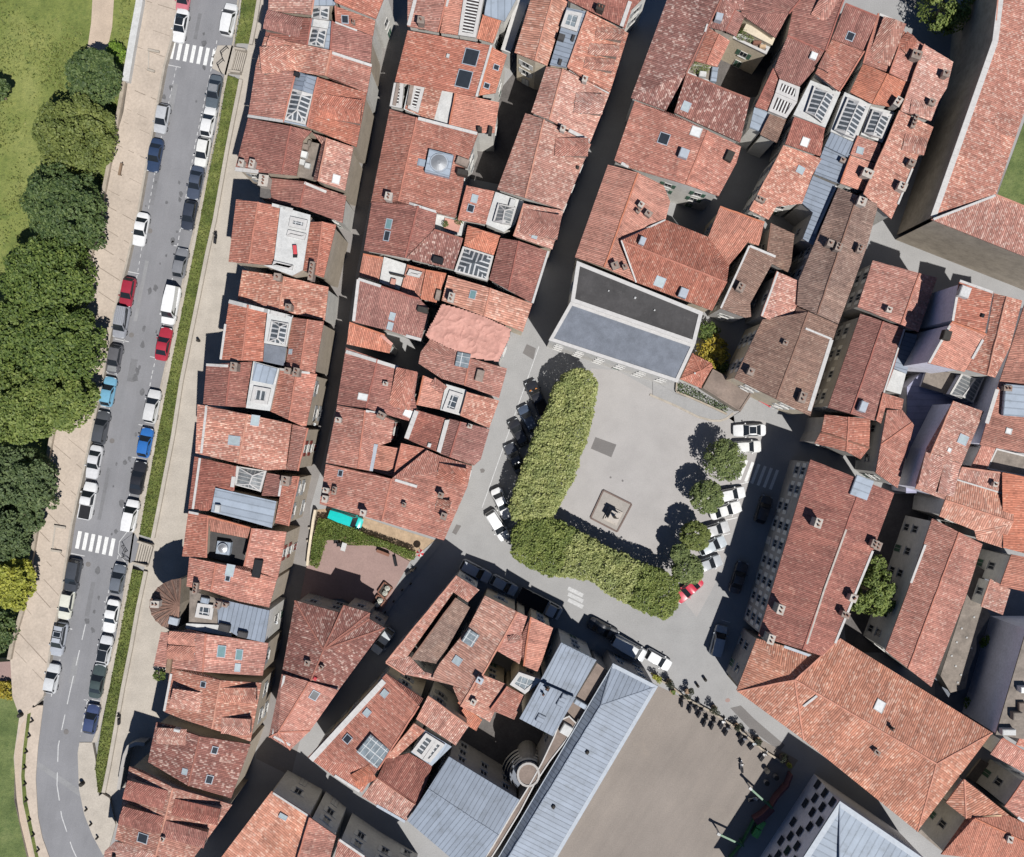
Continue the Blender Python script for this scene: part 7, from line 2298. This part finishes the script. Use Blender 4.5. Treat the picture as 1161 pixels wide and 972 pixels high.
for lab, xy in (('grey bin at the top of the trio in the schoolyard corner', '835,735'), ('white bin on the right of the trio in the schoolyard corner', '902,783'), ('grey bin at the bottom of the trio in the schoolyard corner', '832,823')):
    p = P(*pts('y', xy)[0], .6)
    rt = empty('litter_bin', (p.x, p.y, .012), lab, 'bin', 'bins in the schoolyard corner')
    mb = MB(); b = Vector((p.x, p.y, .013))
    mb.tube([b, b + Vector((0, 0, .95))], [.30, .34], 14); mb.build('drum', 'pg', rt)
    mb = MB(); mb.tube([b + Vector((0, 0, .951)), b + Vector((0, 0, 1.05))], [.37, .2], 14); mb.build('lid', 'iron', rt)
# green steel arms and the yard boundary
def arm(label, cr, a, b):
    A, B = P(*pts(cr, a)[0], 2.2), P(*pts(cr, b)[0], 2.2)
    rt = empty('steel_frame', (B.x, B.y, 0), label, 'frame', 'green steel frames at the schoolyard edge')
    mb = MB(); d = (B - A).normalized(); s = Vector((-d.y, d.x, 0))
    mb.box((A + B) / 2, (B - A) / 2, s * .13, Vector((0, 0, .13)))
    mb.build('beam', 'greenpaint', rt)
    for q, m in ((A, 'white'), (B, 'greenpaint')):
        mb = MB(); mb.tube([Vector((q.x, q.y, 0)), q + Vector((0, 0, .2))], [.12, .12], 10); mb.build('post', m, rt)
    mb = MB(); mb.box(A - d * .15, d * .22, s * .18, Vector((0, 0, .18))); mb.build('end_cap', 'white', rt)
arm('upper green steel arm with a white end pointing into the yard', 'f', '375,108', '545,262')
arm('lower green steel arm with a white end at the yard bottom', 'f', '115,480', '310,572')
poly_wall('yard_fence', pts('f', '545,265 400,375 300,570 200,690'), .10, 0, 1.0, 'greenpaint', 'low green board fence between schoolyard and shaded lane', 'fence')
poly_wall('board_fence', pts('f', '715,-5 680,90 590,190 550,258'), .25, 0, 1.9, 'maroon', 'maroon board fence beside the bins in the yard corner', 'fence')
poly_wall('board_fence', pts('f', '552,270 480,340 410,385'), .9, 0, 1.6, 'maroon', 'maroon shelter roof between the two green steel arms', 'shelter')
for lab, xy in (('bright green wheeled bin, upper of the pair by the fence', '455,400'), ('bright green wheeled bin, lower of the pair by the fence', '420,470')):
    p = P(*pts('f', xy)[0], 1.0)
    rt = empty('wheeled_bin', (p.x, p.y, .01), lab, 'bin', 'green bins by the schoolyard fence')
    d = Vector((.5, .85, 0)).normalized(); s = Vector((-d.y, d.x, 0)); c = Vector((p.x, p.y, .6))
    mb = MB(); mb.box(c, d * .55, s * .42, Vector((0, 0, .5))); mb.build('tub', 'greenbin', rt)
    mb = MB(); mb.box(c + Vector((0, 0, .56)), d * .6, s * .46, Vector((0, 0, .05))); mb.box(c + Vector((0, 0, .62)), d * .5, s * .2, Vector((0, 0, .03))); mb.build('lid', 'greenbin', rt)
    for i in (-1, 1):
        mb = MB(); q = Vector((p.x, p.y, .12)) + d * .4 * i; mb.tube([q - s * .3, q + s * .3], [.1, .1], 10); mb.build('wheel', 'tyre', rt)
# garden things
for lab, xy in (('round white bush, top of the upper garden planter', '720,705'), ('round white bush, bottom of the upper garden planter', '700,745'), ('round white bush, top of the lower garden planter', '660,805'), ('round white bush, bottom of the lower garden planter', '636,840')):
    p = P(*pts('g', xy)[0], 1.0)
    mb = MB(); leaf_ball(mb, Vector((p.x, p.y, 1.0)), (.36, .36, .34), 420, .13, .7)
    o = mb.build('flower_bush', 'leafwhite'); tag(o, lab, 'bush', 'white bushes in the garden planters')
for lab, s in (('maroon edged planter, upper of the two on the garden terrace', '695,655 760,705 700,790 640,735'), ('maroon edged planter, lower of the two on the garden terrace', '640,760 705,800 650,870 600,820')):
    mb = MB(); q = [P(a[0], a[1], .6) for a in pts('g', s)]
    c = sum(q, Vector()) / 4
    rt = empty('planter', (c.x, c.y, .25), lab, 'planter', 'planters on the garden terrace')
    for i in range(4):
        a, b = q[i], q[(i + 1) % 4]
        m_ = (a + b) / 2; m_.z = .5
        d = b - a; d.z = 0
        mb.box(m_, d / 2, Vector((-d.y, d.x, 0)).normalized() * .09, Vector((0, 0, .26)))
    mb.build('box', 'pot', rt)
    mb = MB(); mb.prism([(w - c) * .9 + c for w in q], .25, .66); mb.build('soil', 'iron', rt)
def parasol(label, cr, xy, r, m1, m2):
    p = P(*pts(cr, xy)[0], 2.2)
    rt = empty('parasol', (p.x, p.y, .1), label, 'parasol')
    mb = MB(); mb.tube([(p.x, p.y, .1), (p.x, p.y, 2.4)], [.03, .03], 6); mb.build('pole', 'frame', rt)
    mb = MB()
    for i in range(8):
        a0, a1 = i * math.pi / 4, (i + 1) * math.pi / 4
        mb.face([Vector((p.x, p.y, 2.55)), Vector((p.x + math.cos(a0) * r, p.y + math.sin(a0) * r, 2.1)), Vector((p.x + math.cos(a1) * r, p.y + math.sin(a1) * r, 2.1))], i % 2)
    mb.build('canopy', [m1, m2], rt)
parasol('small pink and white parasol at the end of the hedge', 'g', '988,415', .55, 'frame', MT['red'])
def bench(label, cr, xy, head, mat, L=1.4, z=.26, name='bench'):
    p = P(*pts(cr, xy)[0], .4); p.z = z
    d = Vector((head[0], -head[1], 0)).normalized(); s = Vector((-d.y, d.x, 0)); u = Vector((0, 0, 1))
    rt = empty(name, p, label, 'bench')
    mb = MB(); mb.box(p + u * .44, d * L / 2, s * .2, u * .03); mb.build('seat', mat, rt)
    mb = MB(); mb.box(p + u * .7 + s * .22, d * L / 2, s * .03, u * .2); mb.build('backrest', mat, rt)
    for i in (-1, 1):
        for j in (-1, 1):
            mb = MB(); mb.box(p + u * .2 + d * i * (L / 2 - .1) + s * j * .15, d * .04, s * .04, u * .2); mb.build('leg', 'iron', rt)
bench('long narrow black bench near the planters on the garden terrace', 'g', '785,480', (.2, 1), 'black')
bench('pinkish brown bench at the hedge edge of the garden terrace', 'g', '685,412', (.9, .35), 'pot', 1.9)
bench('red bench against the beige wall at the north east corner', 'n', '820,497', (.87, .5), 'red', 1.9, .1)
mb = MB(); p = P(*pts('g', '360,365')[0], 1)
rt = empty('sun_lounger', (p.x, p.y, .25), 'white cloth covered table beside dark chairs in the hedge corner', 'table')
mb.box((p.x, p.y, .95), Vector((.32, -.1, 0)), Vector((.15, .55, 0)), Vector((0, 0, .03))); mb.build('tabletop', 'white', rt)
rt.name = 'garden_table'
for i, j in ((-1, -1), (-1, 1), (1, -1), (1, 1)):
    m = MB(); m.tube([Vector((p.x + i * .25, p.y + j * .45, .25)), Vector((p.x + i * .25, p.y + j * .45, .92))], [.03, .03], 6); m.build('leg', 'black', rt)
for lab, xy in (('black garden chair, near one left of the white table', '325,345'), ('black garden chair, far one left of the white table', '300,320')):
    p = P(*pts('g', xy)[0], .6); u = Vector((0, 0, 1)); p.z = .25
    rt = empty('garden_chair', p, lab, 'chair', 'black garden chairs')
    mb = MB(); mb.box(p + u * .45, Vector((.24, 0, 0)), Vector((0, .24, 0)), u * .03); mb.build('seat', 'black', rt)
    mb = MB(); mb.box(p + u * .75 - Vector((.24, 0, 0)), Vector((.03, 0, 0)), Vector((0, .24, 0)), u * .28); mb.build('backrest', 'black', rt)
    for i in (-1, 1):
        for j in (-1, 1):
            mb = MB(); mb.tube([p + Vector((i * .2, j * .2, 0)), p + Vector((i * .2, j * .2, .44))], [.02, .02], 5); mb.build('leg', 'black', rt)
# bollards, all alike within a row
def bollards(label, cr, s, group, zf=lambda a: 0.0, r=.14, h=.9, mat='iron'):
    first = None
    for a in pts(cr, s):
        z = zf(a)
        p = P(a[0], a[1], z + .5); p.z = z
        if first is None:
            mb = MB(); mb.tube([(0, 0, 0), (0, 0, h * .85), (0, 0, h)], [r, r, r * .6], 10)
            o = mb.build('bollard', mat); first = o
        else:
            o = first.copy(); COL.objects.link(o)
        o.location = p
        tag(o, label, 'bollard', group)
bollards('dark bollard in the line along the verge of the curved footpath', 'z', '163,255 149,328 135,400 122,475 115,550 116,628 122,705 137,798 155,870 178,942', 'bollards along the curved footpath', lambda a: zr(a) + .12)
bollards('dark bollard on the pavement inside the road bend', 'z', '408,748 430,818 460,882', 'bollards inside the road bend', lambda a: zr(a) * .6 + .1)
bollards('dark bollard along the pavement edge below the hedge garden', 'g', '910,670 840,720 770,815 700,905', 'bollards below the hedge garden', lambda a: .1, .12)
bollards('round concrete stud on the alley edge beside the hedge', 'g', '75,210 60,315 65,390', 'studs beside the hedge', lambda a: 0.0, .18, .5, 'stonekerb')
for lab, cr, s, zf, r in (('squat planter post where the footpath splits from the promenade', 'z', '95,298', lambda a: 1.6, .3), ('round litter post at the top of the inner bend pavement', 'z', '388,625', lambda a: zr(a) + .1, .3), ('lone black post in the lane beside the schoolyard shrubs', 'y', '385,70', lambda a: 0, .22), ('tall black post in the lane next to the lone post', 'y', '330,115', lambda a: 0, .2), ('dark post at the foot of the low wall beside the long grass bank', 'b', '869,566', lambda a: 0, .2)):
    bollards(lab, cr, s, 'lone street posts', zf, r, 1.0)
def railing(label, cr, s, z):
    line = [P(a[0], a[1], z) for a in pts(cr, s)]
    rt = empty('railing', line[0], label, 'railing')
    mb = MB(); u = Vector((0, 0, 1))
    mb.tube([q + u * 1.0 for q in line], [.04] * len(line), 6); mb.tube([q + u * .5 for q in line], [.03] * len(line), 6)
    mb.build('rail', 'black', rt)
    for q in line:
        m = MB(); m.tube([q, q + u], [.05, .05], 6); m.build('post', 'black', rt)
railing('black pedestrian railing on the build-out by the upper crossing', 'a', '1003,215 975,240 985,270 960,292 975,325', .9)
railing('black pedestrian railing on the build-out by the lower crossing', 'c', '545,535 560,560 545,585 570,600', .9)
sheet('pavement', 'a', '955,200 1020,200 1035,228 1012,316 990,330 930,300 938,250', .9, 'walk', thick=.2)
sheet('pavement', 'c', '588,480 612,520 592,602 570,615 525,575 530,525', .9, 'road', thick=.2)
bench('dark stone slab bench on the promenade', 'a', '548,757', (-.2, 1), 'wood', 1.7, 1.6)
# deck chair on the white roof court
p = P(*pts('B', '487,445')[0], 12.2)
rt = empty('deck_chair', p, 'red deck chair on the white roof court', 'chair')
mb = MB(); mb.box(p + Vector((0, .25, .2)), Vector((.25, 0, 0)), Vector((0, .55, .22)), Vector((0, 0, .04))); mb.build('cloth', 'red', rt)
mb = MB(); mb.box(p + Vector((0, -.55, .12)), Vector((.28, 0, 0)), Vector((0, .2, 0)), Vector((0, 0, .03))); mb.build('footrest', 'black', rt)
for i in (-1, 1):
    mb = MB(); mb.tube([p + Vector((i * .26, -.5, -.1)), p + Vector((i * .26, .75, .5))], [.025, .025], 6); mb.build('leg', 'black', rt)
# alley lamps on brackets
for lab, cr, s, d in (('wall lamp on the first alley level with the white strip roof house', 'C', '705,165', (1, 0)), ('wall lamp on the first alley level with the broad pale red house', 'C', '690,470', (1, 0)), ('wall lamp on the first alley near the grassed walkway houses', 'A', '690,780', (1, 0)), ('wall lamp over the second half of the first alley, by the zinc roof house', 'D', '722,632', (1, 0))):
    p = P(*pts(cr, s)[0], 5.5)
    rt = empty('wall_lamp', p, lab, 'lamp', 'alley lamps')
    mb = MB(); mb.tube([p - Vector((.4, 0, -.1)), p + Vector((1.0, 0, .2))], [.04, .04], 6); mb.build('bracket', 'black', rt)
    mb = MB(); q = p + Vector((1.0, 0, .1)); mb.tube([q - Vector((0, 0, .35)), q], [.12, .2], 8); mb.build('lantern', 'lamp', rt)

# ---------------------------------------------------------------- light, camera
w = bpy.data.worlds.new('World'); SC.world = w; w.use_nodes = True
nt = w.node_tree
sky = nt.nodes.new('ShaderNodeTexSky'); sky.sky_type = 'NISHITA'; sky.sun_disc = False
EL, AZ = math.radians(60), math.radians(180 - 33)
sd = Vector((math.sin(AZ) * math.cos(EL), math.cos(AZ) * math.cos(EL), math.sin(EL)))
sky.sun_elevation = EL
sky.sun_rotation = AZ
sky.air_density = 0.55; sky.dust_density = 0.1; sky.ozone_density = 4.0
bg = nt.nodes['Background']
nt.links.new(sky.outputs[0], bg.inputs[0])
bg.inputs[1].default_value = 0.066
sl = bpy.data.lights.new('sun', 'SUN'); sl.energy = 4.7; sl.angle = math.radians(.5); sl.color = (1, .975, .935)
so = bpy.data.objects.new('sun', sl); COL.objects.link(so)
so.location = sd * 200
so.rotation_euler = (-sd).to_track_quat('-Z', 'Y').to_euler()
cam = bpy.data.cameras.new('camera')
co = bpy.data.objects.new('camera', cam); COL.objects.link(co)
co.location = CAM
cam.sensor_fit = 'HORIZONTAL'
cam.angle = 2 * math.atan(1161 * S / 2 / HC)
cam.clip_end = 3000; cam.clip_start = 1
SC.camera = co
SC.view_settings.view_transform = 'Standard'
SC.view_settings.look = 'None'
SC.view_settings.exposure = 0.18
SC.view_settings.gamma = 1
SC.view_settings.use_curve_mapping = False
SC.cycles.max_bounces = 5
SC.cycles.diffuse_bounces = 1
print('windows', nwin, 'objects', len(COL.objects), 'dup labels', len(LABELS) - len(set(LABELS)))
for l in LABELS:
    n = len(l.split())
    if n > 16 or n < 4: print('LABEL', n, l)
